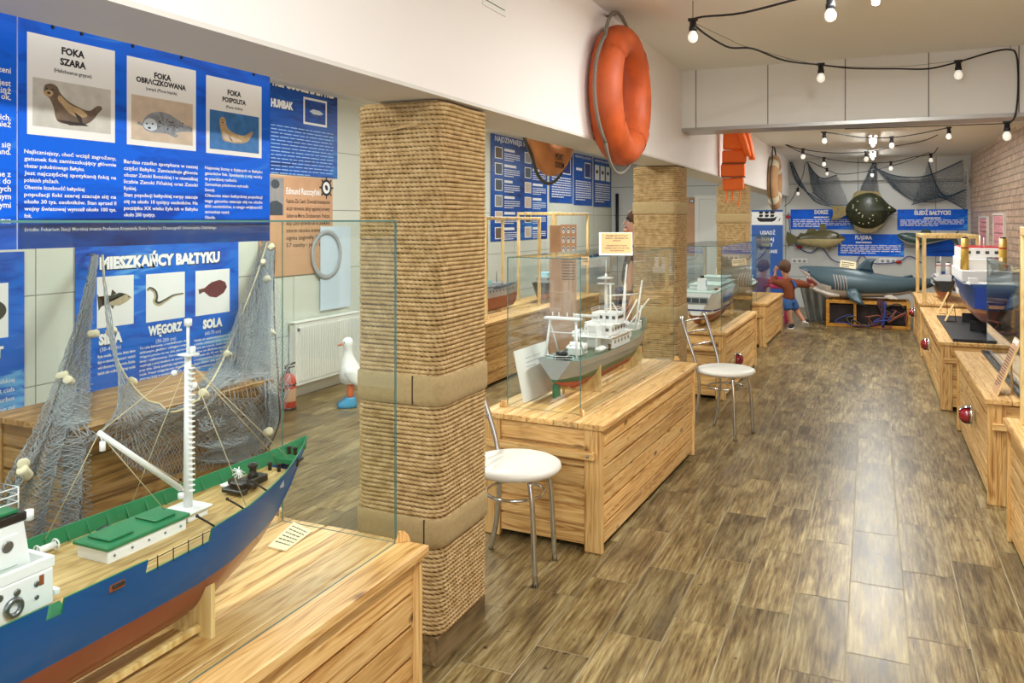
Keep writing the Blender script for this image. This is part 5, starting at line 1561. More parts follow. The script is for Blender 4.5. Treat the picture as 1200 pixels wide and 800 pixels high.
for i, (lb, rt, plb, prt) in enumerate(cards):
    a0, a1, b0, b1 = F.box_px(lb, rt)
    c = MB('print_white'); rect(c, a0, a1, b0, b1, 'print_white', F.y(1), .0005); card = c.build('photo_card', F.root)
    p0, p1, q0, q1 = F.box_px(plb, prt); W, H = p1-p0, q1-q0
    ph = MB('beach_photo'); y1, y2, y3, y4 = F.y(2.2), F.y(2.5), F.y(2.8), F.y(3.1)
    rect(ph, p0, p1, q0, q1, skies[i][0], y1, .0003)
    ux = lambda u, v: (p0+u*W, q0+v*H)
    def pol(pts, mt, y=y3):
        if len(pts) > 6: pts = [(p.x, p.z) for p in spline([(a_, 0, b_) for a_, b_ in pts], 5, True)]
        poly(ph, [ux(min(1, max(0, p[0])), min(1, max(0, p[1]))) for p in pts], mt, y)
    def el(cx, cy, rx, ry, mt, y=y3, rot=0): poly(ph, ell(p0+cx*W, q0+cy*H, rx*W, ry*H, 20, rot), mt, y)
    if i == 0:
        pol([(0, 0), (1, 0), (1, .28), (.6, .22), (0, .35)], 'sand_photo', y2)
        pol([(.50, .16), (.75, .26), (1, .12), (1, .03), (.7, .04)], 'foam_photo', F.y(2.35))
        pol([(.13, .78), (.15, .88), (.22, .92), (.29, .88), (.33, .76), (.42, .62), (.55, .52), (.70, .46), (.80, .58), (.86, .60), (.88, .54), (.82, .42), (.76, .28), (.66, .16), (.48, .11), (.32, .13), (.27, .24), (.25, .42), (.20, .60), (.14, .68)], 'seal_brown')
        pol([(.33, .70), (.45, .54), (.60, .46), (.68, .34), (.56, .28), (.44, .36), (.36, .50), (.30, .62)], 'seal_tan', F.y(2.95))
        pol([(.13, .72), (.17, .78), (.23, .76), (.24, .70), (.20, .64), (.15, .66), (.13, .69)], 'seal_tan', F.y(2.95))
        el(.165, .80, .012, .02, 'seal_dark', y4); el(.235, .80, .012, .02, 'seal_dark', y4); el(.19, .72, .022, .024, 'seal_dark', y4)
        pol([(.28, .18), (.45, .09), (.70, .12), (.64, .17)], 'seal_dark', y4); pol([(.50, .40), (.60, .30), (.62, .16), (.57, .18)], 'seal_dark', y4)
    elif i == 1:
        pol([(0, .72), (1, .72), (1, 1), (0, 1)], 'beach_photo', y2)
        pol([(.17, .36), (.20, .26), (.30, .20), (.46, .22), (.62, .22), (.80, .30), (.97, .33), (.98, .44), (.86, .48), (.74, .58), (.58, .68), (.42, .70), (.28, .62), (.20, .50)], 'seal_grey')
        pol([(.18, .36), (.22, .27), (.32, .24), (.40, .32), (.38, .46), (.30, .52), (.22, .48)], 'foam_photo', F.y(2.95))
        el(.235, .39, .014, .022, 'seal_dark', y4); el(.325, .40, .014, .022, 'seal_dark', y4); el(.275, .30, .026, .024, 'seal_dark', y4)
        rng = random.Random(8)
        for k in range(34): el(rng.uniform(.40, .84), rng.uniform(.28, .58), rng.uniform(.006, .014), rng.uniform(.008, .02), 'seal_dark', y4)
        pol([(.52, .24), (.70, .14), (.76, .20), (.64, .29)], 'seal_grey', y4); pol([(.10, .42), (.18, .38), (.17, .32), (.08, .36)], 'seal_grey', y4)
    else:
        pol([(0, .38), (1, .38), (1, .58), (.7, .55), (.3, .62), (0, .55)], 'foam_photo', y2); pol([(0, 0), (1, 0), (1, .36), (0, .36)], 'sand_photo', y2)
        pol([(.19, .68), (.20, .80), (.25, .86), (.30, .80), (.32, .66), (.38, .54), (.52, .46), (.66, .44), (.76, .50), (.84, .58), (.87, .54), (.82, .42), (.76, .30), (.60, .22), (.40, .22), (.26, .26), (.22, .44)], 'seal_tan')
        pol([(.26, .50), (.36, .40), (.52, .34), (.64, .28), (.44, .24), (.30, .28), (.25, .38)], 'sand_photo', F.y(2.95))
        el(.23, .78, .01, .018, 'seal_dark', y4); el(.27, .78, .01, .018, 'seal_dark', y4); el(.245, .71, .016, .018, 'seal_dark', y4); pol([(.36, .42), (.42, .30), (.46, .24), (.40, .28)], 'seal_dark', y4)
    ph.build('seal_photo', card)
    for s_, py, px, hpx in titles[i]:
        x, z = F.st(px, py+1.5); d = math.hypot(F.st(px, py)[1]-F.st(px, py+hpx)[1], 0)
        put_text(hd, s_, x, z, d*.70, 'ink_black', bold=.045 if hpx > 7 else .02, align='c', y=F.y(2.2), maxw=(a1-a0)*.90)
hd.build('headings', F.root)
cols = [((26.5, 134.5), 175.5, 14.0, ['Najliczniejszy, choć wciąż zagrożony,', 'gatunek fok zamieszkujący głównie', 'obszar południowego Bałtyku.', 'Jest najczęściej spotykaną foką na', 'polskich plażach.', 'Obecnie liczebność bałtyckiej', 'populacji foki szarej szacuje się na', 'około 30 tys. osobników. Stan sprzed II', 'wojny światowej wynosił około 100 tys.', 'fok.']),
        ((143.5, 230), 187.5, 13.0, ['Bardzo rzadko spotykana w naszej', 'części Bałtyku. Zamieszkuje głównie', 'obszar Zatoki Botnickiej i w niewielkiej', 'liczbie Zatoki Fińskiej oraz Zatoki', 'Ryskiej.', 'Stan populacji bałtyckiej nerpy szacuje', 'się na około 10 tysięcy osobników. Na', 'początku XX wieku żyło ich w Bałtyku', 'około 200 tysięcy.']),
        ((238.5, 306), 195, 10.8, ['Najmniej liczny z żyjących w Bałtyku', 'gatunków fok. Spotkanie z nią należy', 'do prawdziwej rzadkości.', 'Zamieszkuje południowe wybrzeża', 'Szwecji.', 'Obecnie stan bałtyckiej populacji', 'tego gatunku szacuje się na około', '850 osobników, z czego większość', 'zamieszkuje wyspę', 'Olandia.'])]
for (pa, pb), py, dp, lines in cols:
    x0, z0 = F.st(pa, py); x1, _ = F.st(pb, py)
    dz = abs(F.st(pa, py)[1]-F.st(pa, py+dp*.60)[1])
    for k, s_ in enumerate(lines):
        full = len(s_) > 31
        put_text(bt, s_, x0, z0-dz*(k+.45), dz*.56, 'ink_white', width=(x1-x0) if full else None, bold=.018, y=F.y(1.6), maxw=x1-x0)
x0, z0 = F.st(27, 272); x1, _ = F.st(252, 272)
put_text(bt, 'źródło: Fokarium Stacji Morskiej imienia Profesora Krzysztofa Skóry Instytutu Oceanografii Uniwersytetu Gdańskiego', x0, z0+.002, .008, 'ink_white', width=x1-x0, bold=.004, y=F.y(1.6))
bt.build('body_text', F.root)
b = MB('sea_deep'); rect(b, .0005, F.w-.0005, .0005, F.st(100, 256)[1], 'sea_deep', F.y(.6), .0003); b.build('dimmed_water_strip', F.root)  # deep water print, toned darker where the case glass dims the poster
for px in (60, 94, 154, 211, 296):
    x, _ = F.st(px, 90); MB('black_metal').bbox(x-.003, x+.003, -.008, .004, 1.924-F.z0, 1.934-F.z0, .001).build('hanging_clip', F.root)

# the board to its left runs out of the picture
x2, _ = P2('X', XP, 18.2, 150)
G = Board('text_poster', 'blue text board cut by the left edge of the photo, left of the seals', 'X', XP, x2-.76, x2, zb-.002, 1.935, 'sea_blue')
bt = MB('ink_white')
for s_, py in (('rzeni', 83), ('jest', 98), ('wciąż', 107), ('ok.', 114), ('w ostatnich.', 138), ('również', 146), ('kąpie się', 170), ('ląd i Islandand.', 178), ('one z', 204), ('wraz do', 212), ('w tych', 221), ('innym', 230), ('takimi zimnymi', 240), ('Wykaz gatunku Halichoerus gryptus', 258)):
    x, z = G.st(11, py); put_text(bt, s_, x, z-.006, .0125, 'ink_white', bold=.018, align='r', y=G.y(1.6))
bt.build('body_text', G.root)

# ---- MIESZKANCY BALTYKU on the left wall
XWp = XW+.006
xl, zb = P2('X', XWp, 88, 497); xr, zt = P2('X', XWp, 279, 288)
K = Board('fish_poster', 'blue poster headed MIESZKAŃCY BAŁTYKU with three fish, behind the net', 'X', XWp, xl, xr, zb, 1.335, 'sea_mid')
hd = MB('ink_white'); sh_ = MB('ink_black')
def heading(B, mbw, mbb, s_, pl, pr, hpx, bold=.062, y=1.6, shadow=True):
    """white heading with a dark edge between two pixels on the board"""
    x0, z0 = B.st(*pl); x1, _ = B.st(*pr); h = abs(B.st(pl[0], pl[1])[1]-B.st(pl[0], pl[1]-hpx)[1])
    if shadow: put_text(mbb, s_, x0-(x1-x0)*.004, z0-h*.05, h*1.04, 'ink_black', width=(x1-x0)*1.012, bold=bold+.03, y=B.y(y))
    put_text(mbw, s_, x0, z0, h, 'ink_white', width=x1-x0, bold=bold, y=B.y(y+.7))
heading(K, hd, sh_, 'MIESZKAŃCY BAŁTYKU', (116, 315), (257, 308), 13.5)
heading(K, hd, sh_, 'SIEJA', (115, 404), (143, 401), 12)
heading(K, hd, sh_, 'WĘGORZ', (173, 393), (213, 387), 10.5)
heading(K, hd, sh_, 'SOLA', (237, 385), (260, 381), 10)
for s_, px, py in (('(30-40 cm)', 129, 410), ('(30-200 cm)', 194, 400), ('(60-70 cm)', 249, 391)):
    x, z = K.st(px, py); put_text(hd, s_, x, z, .026, 'ink_white', bold=0, align='c', y=K.y(1.6))
sh_.build('heading_edge', K.root); hd.build('headings', K.root)
fishcards = [((113, 385), (156, 321.5)), ((170.5, 378), (216, 318)), ((228.5, 370.5), (268.5, 314.5))]
for i, (lb, rt) in enumerate(fishcards):
    a0, a1, b0, b1 = K.box_px(lb, rt); W, H = a1-a0, b1-b0
    c = MB('print_white'); rect(c, a0, a1, b0, b1, 'print_white', K.y(1), .0005); card = c.build('photo_card', K.root)
    ph = MB('fish_silver'); y3, y4 = K.y(2), K.y(2.5)
    def pol(pts, mt, y=y3): poly(ph, [(a0+u*W, b0+v*H) for u, v in pts], mt, y)
    if i == 0:
        pol([(.02, .62), (.05, .40), (.16, .50), (.35, .60), (.60, .66), (.80, .62), (.95, .54), (.80, .46), (.60, .40), (.35, .42), (.16, .48)], 'fish_silver')
        pol([(.16, .50), (.35, .60), (.60, .66), (.80, .62), (.60, .60), (.35, .54)], 'fish_dark', y4); pol([(.36, .60), (.40, .74), (.52, .65)], 'fish_dark'); pol([(.35, .42), (.42, .34), (.46, .41)], 'fish_dark'); pol([(.0, .68), (.12, .52), (.16, .48), (.04, .34)], 'fish_dark', y4)
        poly(ph, ell(a0+.86*W, b0+.56*H, .018*W, .02*H, 10), 'ink_black', K.y(3))
    elif i == 1:
        cp = [(.03, .66), (.10, .70), (.22, .62), (.25, .50), (.22, .42), (.32, .36), (.5, .42), (.70, .50), (.96, .52)]
        sp_ = spline([(u, 0, v) for u, v in cp], 6); wd = [.022+.03*math.sin(PI*min(1, k/len(sp_)*1.1)) for k in range(len(sp_))]
        up_ = []; lo_ = []; md_ = []
        for k in range(len(sp_)):
            t_ = sp_[min(k+1, len(sp_)-1)]-sp_[max(k-1, 0)]; l_ = math.hypot(t_.x, t_.z) or 1; nx, nz = -t_.z/l_, t_.x/l_
            up_.append((sp_[k].x+nx*wd[k], sp_[k].z+nz*wd[k])); lo_.append((sp_[k].x-nx*wd[k], sp_[k].z-nz*wd[k])); md_.append((sp_[k].x, sp_[k].z))
        for k in range(len(sp_)-1):
            pol([lo_[k], lo_[k+1], up_[k+1], up_[k]], 'fish_dark')
            pol([lo_[k], lo_[k+1], md_[k+1], md_[k]], 'fish_silver', y4)
    else:
        pol([(.10, .55), (.16, .60), (.24, .60), (.45, .72), (.70, .76), (.86, .70), (.92, .58), (.82, .45), (.60, .36), (.40, .40), (.24, .52), (.16, .50), (.11, .47)], 'sole_brown')
        pol([(.08, .60), (.18, .56), (.10, .48)], 'fish_dark', y4); poly(ph, ell(a0+.84*W, b0+.62*H, .016*W, .016*H, 8), 'ink_black', y4); poly(ph, ell(a0+.82*W, b0+.56*H, .016*W, .016*H, 8), 'ink_black', y4)
    ph.build('fish_picture', card)
bt = MB('ink_white'); rng = random.Random(21)
bl = [['Ryba smukła, delikatna, tłusta, łatwo', 'żyje w niewielkich ławicach i stadach', 'wód słonawych, przypomina śledzia,', 'kształt ciała wydłużony, śniegi smukła'],
      ['To ryba łukowata, o wydłużonym ciele,', 'delikatnym, gładkim i oślizgłym mięsie.', 'Węgorz prawie nie ma ości, jest bardzo', 'tłusty i ciężkostrawny. Dorosłe węgorze', 'wędrują z wód słodkich do morza tylko', 'przy dnie. Zimę spędzają zagrzebane w', 'mule. Przed osiągnięciem dojrzałości', 'płciowej żyją w wodach słodkich, gdzie', 'samice w głębi lądu, samce bliżej. Węgorz', 'wód słodkich może żyć około 50 lat, a w', '200 metrach głębokości do morza', 'Sargasowego, miejsce ich tarła'],
      ['Należy do najszlachetniejszych ryb,', 'o bardzo delikatnym smaku i białym', 'mięsie jest twarde, chude, ale też', 'dobre na dłuższe smażenie', 'Dorasta do 70 cm długości', 'i maksymalnie 3 kilogramów', 'żyje blisko dna morskiego', 'zagrzebana w piasku']]
for lines, (pa, pb), py, dpx in ((bl[0], (114, 158), 416, 7.6), (bl[1], (163, 221), 406.5, 6.0), (bl[2], (227, 269), 397.5, 5.3)):
    x0, z0 = K.st(pa, py); x1, _ = K.st(pb, py); dz = abs(K.st(pa, py)[1]-K.st(pa, py+dpx)[1])*.86
    for k, s_ in enumerate(lines): put_text(bt, s_, x0, z0-dz*(k+.6), dz*.55, 'ink_white', width=x1-x0, bold=.016, y=K.y(1.6))
bt.build('body_text', K.root)
# its neighbour to the left, mostly out of the picture
xr2, zb2 = P2('X', XWp, 28, 515)
Tb = Board('fish_poster', 'blue fish poster at the left edge ending in a large letter T', 'X', XWp, xr2-1.35, xr2, zb2, 1.32, 'sea_mid')
c = MB('print_white'); a0, a1, b0, b1 = Tb.box_px((-45, 402), (9, 331)); rect(c, a0, a1, b0, b1, 'print_white', Tb.y(1), .0005); card = c.build('photo_card', Tb.root)
ph = MB('fish_dark'); poly(ph, ell(a0+(a1-a0)*.62, b0+(b1-b0)*.5, (a1-a0)*.34, (b1-b0)*.2), 'fish_dark', Tb.y(2)); ph.build('fish_picture', card)
hd, sh_ = MB('ink_white'), MB('ink_black'); heading(Tb, hd, sh_, 'TURBOT', (-62, 428), (3.5, 421), 13); sh_.build('heading_edge', Tb.root); hd.build('headings', Tb.root)
bt = MB('ink_white'); x0, z0 = Tb.st(-50, 450); x1, _ = Tb.st(16.5, 440); zt_ = Tb.st(15, 441)[1]
for k, s_ in enumerate(['Występuje w strefie polskiej', 'części Bałtyku. Kształt ciała', 'ma prawie okrągły. Turbot', 'odróżnia się wyraźnie od', 'innych płastugowatych. W', 'Bałtyku osobniki, które', 'osiągają długość do 50 cm', 'są już rzadkie, a osiąga', 'wagę trzech kg. Turboty']): put_text(bt, s_, x1, zt_-.052*k-.03, .027, 'ink_white', bold=.006, align='r', y=Tb.y(1.6))
bt.build('body_text', Tb.root)

# ---- HUMBAK and the sepia portrait board farther along the wall
xr, zt = P2('X', XWp, 395, 113); xl = P2('X', XWp, 300, 150)[0]; zb = P2('X', XWp, 394, 209)[1]
Hb = Board('whale_poster', 'dark blue humpback poster headed HUMBAK between the seal poster and the rope column', 'X', XWp, xl, xr, zb, zt, 'sea_deep')
hd, sh_ = MB('ink_white'), MB('ink_black')
heading(Hb, hd, sh_, 'NIEZWYKLI GOŚCIE BAŁTYKU', (291, 93), (391, 109.5), 10, shadow=True)
heading(Hb, hd, sh_, 'HUMBAK', (317, 124), (343, 127.5), 9)
sh_.build('heading_edge', Hb.root); hd.build('headings', Hb.root)
a0, a1, b0, b1 = Hb.box_px((355, 145), (382.5, 119)); c = MB('print_white'); rect(c, a0, a1, b0, b1, 'print_white', Hb.y(1), .0005); card = c.build('photo_card', Hb.root)
ph = MB('sea_deep'); rect(ph, a0+.02, a1-.02, b0+.02, b1-.02, 'sea_deep', Hb.y(2), .0003)
W, H = a1-a0, b1-b0
poly(ph, [(a0+u*W, b0+v*H) for u, v in [(.25, .5), (.4, .6), (.7, .58), (.85, .48), (.7, .42), (.45, .40)]], 'foam_photo', Hb.y(2.6)); poly(ph, [(a0+u*W, b0+v*H) for u, v in [(.45, .42), (.5, .25), (.56, .42)]], 'slate', Hb.y(2.8)); ph.build('whale_photo', card)
bt = MB('ink_white'); x0, z0 = Hb.st(317, 146); x1, _ = Hb.st(390, 152); blur_text(bt, x0, x1, Hb.st(390, 157)[1], 14, .030, 'ink_pale', random.Random(3), h=.24, y=Hb.y(1.6)); bt.build('body_text', Hb.root)

xr, zt = P2('X', XWp, 389, 210); zb = P2('X', XWp, 389, 318)[1]; xl = P2('X', XWp, 303, 250)[0]
Ed = Board('biography_board', 'sepia biography board of Edmund with an old portrait, under the humpback poster', 'X', XWp+.003, xl, xr, zb, zt, 'parchment')
a0, a1, b0, b1 = Ed.box_px((305, 252), (332, 207)); c = MB('grey_photo'); rect(c, a0, a1, b0, min(b1, Ed.h-.02), 'grey_photo', Ed.y(1), .0005)
W, H = a1-a0, b1-b0
poly(c, ell(a0+.62*W, b0+.60*H, .18*W, .26*H), 'print_white', Ed.y(1.8)); poly(c, ell(a0+.62*W, b0+.80*H, .19*W, .12*H), 'slate', Ed.y(2.2)); poly(c, [(a0+u*W, b0+v*H) for u, v in [(.2, 0), (.95, 0), (.95, .28), (.7, .38), (.5, .36), (.25, .25)]], 'slate', Ed.y(2.4)); c.build('portrait', Ed.root)
hd = MB('ink_white'); x0, z0 = Ed.st(335, 227); x1, _ = Ed.st(375, 227)
put_text(hd, 'Edmund Raszczyński', x0, z0, .055, 'ink_white', width=x1-x0, bold=.015, y=Ed.y(1.6)); hd.build('headings', Ed.root)
bt = MB('ink_black'); ztp = Ed.st(350, 232)[1]; x0 = Ed.st(335, 240)[0]; x1 = Ed.st(386, 240)[0]
for k, s_ in enumerate(['Kapitan Zbi Czech. Dowodził dramatyczną', 'akcją ratowania załogi egipskiej korwety', 'Sollum na Morzu Śródziemnym. Podczas', 'akcji Czech sprawdził się do położenia', 'sztorm ratunku uratowano w', 'ogniu zaginęły 57 osób', '57 osoby i jego załoga']):
    put_text(bt, s_, x0, ztp-.062*(k+.7), .036, 'ink_black', width=x1-x0, bold=.008, y=Ed.y(1.6))
bt.build('body_text', Ed.root)
wl_ = MB('ink_black'); cx, cz = Ed.st(382, 220); 
for k in range(8): a = k*PI/4; poly(wl_, [(cx+.055*math.cos(a-.15), cz+.055*math.sin(a-.15)), (cx+.10*math.cos(a-.08), cz+.10*math.sin(a-.08)), (cx+.10*math.cos(a+.08), cz+.10*math.sin(a+.08)), (cx+.055*math.cos(a+.15), cz+.055*math.sin(a+.15))], 'ink_black', Ed.y(1.6))
poly(wl_, ell(cx, cz, .075, .075), 'ink_black', Ed.y(1.7)); poly(wl_, ell(cx, cz, .052, .052), 'print_white', Ed.y(2.1)); poly(wl_, ell(cx, cz, .02, .03, 6, .6), 'ink_black', Ed.y(2.5)); wl_.build('ship_wheel_emblem', Ed.root)
# pale board with a porthole ring, painting in a window reflection above the radiator
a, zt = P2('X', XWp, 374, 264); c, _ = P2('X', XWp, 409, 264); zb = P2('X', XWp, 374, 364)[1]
Wn = Board('reflection_board', 'pale blue board painting in a window reflection, with a porthole, above the radiator', 'X', XWp+.012, a, c, zb, zt-.01, 'pale_reflection')
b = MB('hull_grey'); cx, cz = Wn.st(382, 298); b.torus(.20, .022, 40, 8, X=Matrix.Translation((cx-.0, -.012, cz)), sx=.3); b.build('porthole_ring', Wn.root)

# ---- boards on the wall of the second bay
bays = [((575, 283), (641, 170), 'blue board with many small photos, largest in the second bay', 2, 6),
        ((644, 237), (671, 178.5), 'blue text board partly behind the hanging tan lifebuoy', 0, 0), ((672.5, 240), (694, 184), 'narrow blue text board with one dark photo in the second bay', 1, 0), ((695.5, 242), (716, 189), 'farthest blue board in the second bay, with three white pictures', 3, 0)]
for i, (lb, rt, lab, kind, rows) in enumerate(bays):
    x0, z0 = P2('X', XWp, *lb); x1, z1 = P2('X', XWp, *rt)
    Bd = Board('species_board', lab, 'X', XWp, x0, x1, z0, z1, 'sea_deep', group='blue boards in the second bay')
    bt = MB('ink_white'); rng = random.Random(40+i); W, H = Bd.w, Bd.h
    if kind == 2:
        put_text(bt, 'NAJDZIWNIEJSI MIESZKAŃCY', W*.06, H*.93, H*.05, 'ink_white', width=W*.88, bold=.02, y=Bd.y(1.6))
        for cx_ in (.06, .56):
            for r in range(6):
                zc = H*(.82-.15*r)
                ph = MB('grey_photo'); rect(ph, W*cx_, W*(cx_+.12), zc-H*.05, zc+H*.06, 'print_white', Bd.y(1), .0004); rect(ph, W*(cx_+.01), W*(cx_+.11), zc-H*.042, zc+H*.052, rng.choice(['grey_photo', 'slate', 'sand_photo', 'seal_brown']), Bd.y(2), .0004); ph.build('photo_card', Bd.root)
                rect(bt, W*(cx_+.15), W*(cx_+rng.uniform(.27, .36)), zc+H*.03, zc+H*.055, 'ink_white', Bd.y(1.6), .0004); blur_text(bt, W*(cx_+.15), W*(cx_+.41), zc+H*.01, 4, H*.02, 'ink_white', rng, y=Bd.y(1.6))
    else:
        put_text(bt, 'NIEZWYKLI GOŚCIE', W*.06, H*.93, H*.04, 'ink_white', width=W*.88, bold=.02, y=Bd.y(1.6))
        n = {0: 1, 1: 1, 3: 3}[kind]
        for q in range(n):
            xa = W*(.55 if n == 1 else .06+.31*q); xb = W*(.9 if n == 1 else .30+.31*q)
            ph = MB('print_white'); rect(ph, xa, xb, H*.55, H*.86, 'print_white', Bd.y(1), .0004); rect(ph, xa+.02, xb-.02, H*.57, H*.84, 'navy' if n == 1 else 'print_white', Bd.y(2), .0004)
            if n == 3: poly(ph, ell((xa+xb)/2, H*.72, (xb-xa)*.3, H*.04), 'fish_dark', Bd.y(2.8))
            ph.build('photo_card', Bd.root)
        if n == 1: rect(bt, W*.1, W*.42, H*.68, H*.73, 'ink_white', Bd.y(1.6), .0004)
        blur_text(bt, W*.08, W*.92, H*.48, 9, H*.045, 'ink_white', rng, y=Bd.y(1.6))
    bt.build('body_text', Bd.root)
# pipe and conduit in the far corner of the side room
a = at(724, 228, Y=YB); tpp = MB('dark_cable'); tpp.tube([(0, 0, 0), (0, 0, at(724, 260, Y=YB).z*0+1.1)], .03, 8)
o = tpp.build('wall_pipe', loc=(a.x, YB-.04, .9)); tag(o, 'dark vertical pipe on the end wall left of the man', 'pipe')
# parchment board beside the door, with the wheel emblem
x0, z0 = P2('Y', YB-.008, 803, 300); x1, z1 = P2('Y', YB-.008, 814, 231)
Pb = Board('notice_board', 'parchment notice strip with wheel emblem between rope column and door', 'Y', YB-.002, x0-.35, x1, z0, z1, 'parchment')
wl_ = MB('ink_black'); cx, cz = Pb.st(810.7, 235.5); poly(wl_, ell(cx, cz, .045, .045), 'ink_black', Pb.y(1.6)); poly(wl_, ell(cx, cz, .03, .03), 'print_white', Pb.y(2.1)); poly(wl_, ell(cx, cz, .012, .016, 6, .6), 'ink_black', Pb.y(2.5)); wl_.build('ship_wheel_emblem', Pb.root)

# ---- end wall of the hall
YW = YB-.075
def back_board(lab, pl, pr, title, tp, dims, rows, seed, sub=True):
    x0, z0 = P2('Y', YB-.004, *pl); x1, z1 = P2('Y', YB-.004, *pr)
    Bd = Board('fish_board', lab, 'Y', YB-.001, x0, x1, z0, z1, 'sea_blue', group='fish boards on the end wall')
    hd = MB('ink_white'); heading(Bd, hd, hd, title, tp[0], tp[1], tp[2], shadow=False); bt = hd; rng = random.Random(seed)
    if sub: x, z = Bd.st((tp[0][0]+tp[1][0])/2, tp[0][1]+4.5); blur_text(bt, x-.12, x+.12, z+.02, 1, .06, 'ink_white', rng, y=Bd.y(1.6), last=1)
    blur_text(bt, Bd.w*.04, Bd.w*.95, Bd.h*.50, rows, Bd.h*.085, 'ink_white', rng, y=Bd.y(1.6)); hd.build('lettering', Bd.root); return Bd
back_board('blue DORSZ board on the end wall above the cod', (926.5, 268.5), (1000, 245), 'DORSZ', ((954.5, 250.5), (971, 250.5), 4.3), None, 5, 1)
back_board('blue FLĄDRA board on the end wall below the flatfish', (982, 299.5), (1059.5, 274.5), 'FLĄDRA', ((1002, 280), (1022, 280), 4.2), None, 5, 2)
back_board('blue ŚLEDŹ BAŁTYCKI board at the right of the end wall', (1051.5, 269.5), (1134, 245), 'ŚLEDŹ BAŁTYCKI', ((1071, 251.5), (1114, 251.5), 4.6), None, 4, 3)
x0, z0 = P2('Y', YB-.002, 1083, 300); x1, z1 = P2('Y', YB-.002, 1118, 275)
Bd = Board('fish_board', 'blue board on the end wall hidden behind the timber rack and herring', 'Y', YB-.001, x0, x1, z0, z1, 'sea_blue', group='fish boards on the end wall')
# seat banner for little captains
x0, z0 = P2('X', XF-.16, 884, 375); 
YN = 13.2
x0, z1 = P2('Y', YN, 881, 246); x1, z0 = P2('Y', YN, 917.5, 345)
Nb = Board('captain_banner', 'blue and white banner with a sailing ship reading USIĄDŹ TUTAJ MAŁY KAPITANIE', 'Y', YN, x0, x1, 0.02, z1, 'royal_blue', cat='banner', t=.008)
W, H = Nb.w, Nb.h
c = MB('print_white'); zc = Nb.st(900, 263.5)[1]; rect(c, 0, W, zc, H-.03, 'print_white', Nb.y(1), .0005); c.build('white_field', Nb.root)
b = MB('ink_black'); cx = W*.48; z = zc+.05; s = W*.36
def q(pts): poly(b, [(cx+u*s, z+v*s) for u, v in pts], 'ink_black', Nb.y(2))
q([(-.9, .42), (-.75, .10), (-.55, 0), (.5, 0), (.75, .12), (.95, .5), (.6, .35), (-.5, .35)])
for u, h_ in ((-.5, .95), (.02, 1.15), (.5, .95)):
    q([(u-.02, .3), (u+.02, .3), (u+.02, h_), (u-.02, h_)])
    for k in range(2): zz = .45+.3*k; q([(u-.2, zz), (u+.14, zz), (u+.2, zz+.22), (u-.14, zz+.22)])
q([(.95, .0), (1.15, .1), (1.25, .35), (1.15, .3), (1.08, .12)]); b.build('ship_emblem', Nb.root)
hd = MB('ink_white')
for s_, pl, pr, h_ in (('USIĄDŹ', (891, 274.5), (908.5, 274.5), 5), ('TUTAJ', (892, 282), (907, 282), 4.6), ('MAŁY', (893, 288.5), (906, 288.5), 4.6), ('KAPITANIE', (888.5, 296), (911, 296), 4.6)):
    x0_, z0_ = Nb.st(*pl); x1_, _ = Nb.st(*pr); hh = abs(Nb.st(pl[0], pl[1])[1]-Nb.st(pl[0], pl[1]-h_)[1]); put_text(hd, s_, x0_, z0_, hh*.85, 'ink_white', width=x1_-x0_, bold=.02, y=Nb.y(1.6))
hd.build('lettering', Nb.root)
b = MB('aluminium'); b.bbox(-.02, W+.02, -.12, .12, -.0195, .0, .004); b.build('banner_foot', Nb.root)

# ---- tent sign on the second glass case
zt2 = .585+.735
p = at(724, 299, Z=zt2)
ts = thing('tent_sign', 'cream tent sign asking visitors not to touch, standing on a glass case', 'sign', (p.x-.012, p.y, zt2+.0008), YAW-R(6))
X1 = Matrix.Translation((0, -.055, 0)) @ Matrix.Rotation(-R(24), 4, 'X')
X2 = Matrix.Translation((0, .055, 0)) @ Matrix.Rotation(R(24), 4, 'X')
b = MB('print_white'); b.box(-.085, .085, 0, .003, 0.0015, .128, X=X1); b.build('front_leaf', ts)
b = MB('print_white'); b.box(-.085, .085, -.003, 0, 0.0015, .128, X=X2); b.build('back_leaf', ts)
MB('acrylic').box(-.09, .09, -.06, .06, 0, .0012).build('foot_plate', ts)
b = MB('parchment_light'); b.box(-.072, .080, -.001, -.0004, .012, .123, X=X1); b.build('printed_face', ts)
lt = MB('ink_black')
tmp = MB('ink_black')
for k, s_ in enumerate(['PROSIMY NIE DOTYKAĆ', 'GABLOT I NIE SIADAĆ NA', 'SKRZYNI', '', "PLEASE DON'T TOUCH", "PLEASE DON'T SIT ON THE", 'WOODEN BOX']):
    if s_: put_text(tmp, s_, .006, .105-.0137*k, .0072, 'ink_black', bold=.02, align='c', y=-.0014, maxw=.135)
lt.add(tmp.v, tmp.f, 'ink_black', X=X1); lt.build('lettering', ts)
# small tag stuck inside that case
p = at(688, 306, X=-1.235)
tg = thing('caption_tag', 'tiny cream tag hanging at the top corner of a glass case', 'tag', (p.x-.02, p.y+.03, p.z), YAW)
MB('parchment_light').bbox(-.018, .018, -.001, .001, -.022, .02, .0005).build('tag_card', tg)
b = MB('ink_black'); 
for k in range(2): b.box(-.012, .012, -.0016, -.0012, .004-.01*k, .007-.01*k)
b.build('lettering', tg)
MB('twine').tube([(0, 0, .02), (0, 0, zt2-.006-p.z)], .0008, 4).build('string', tg)
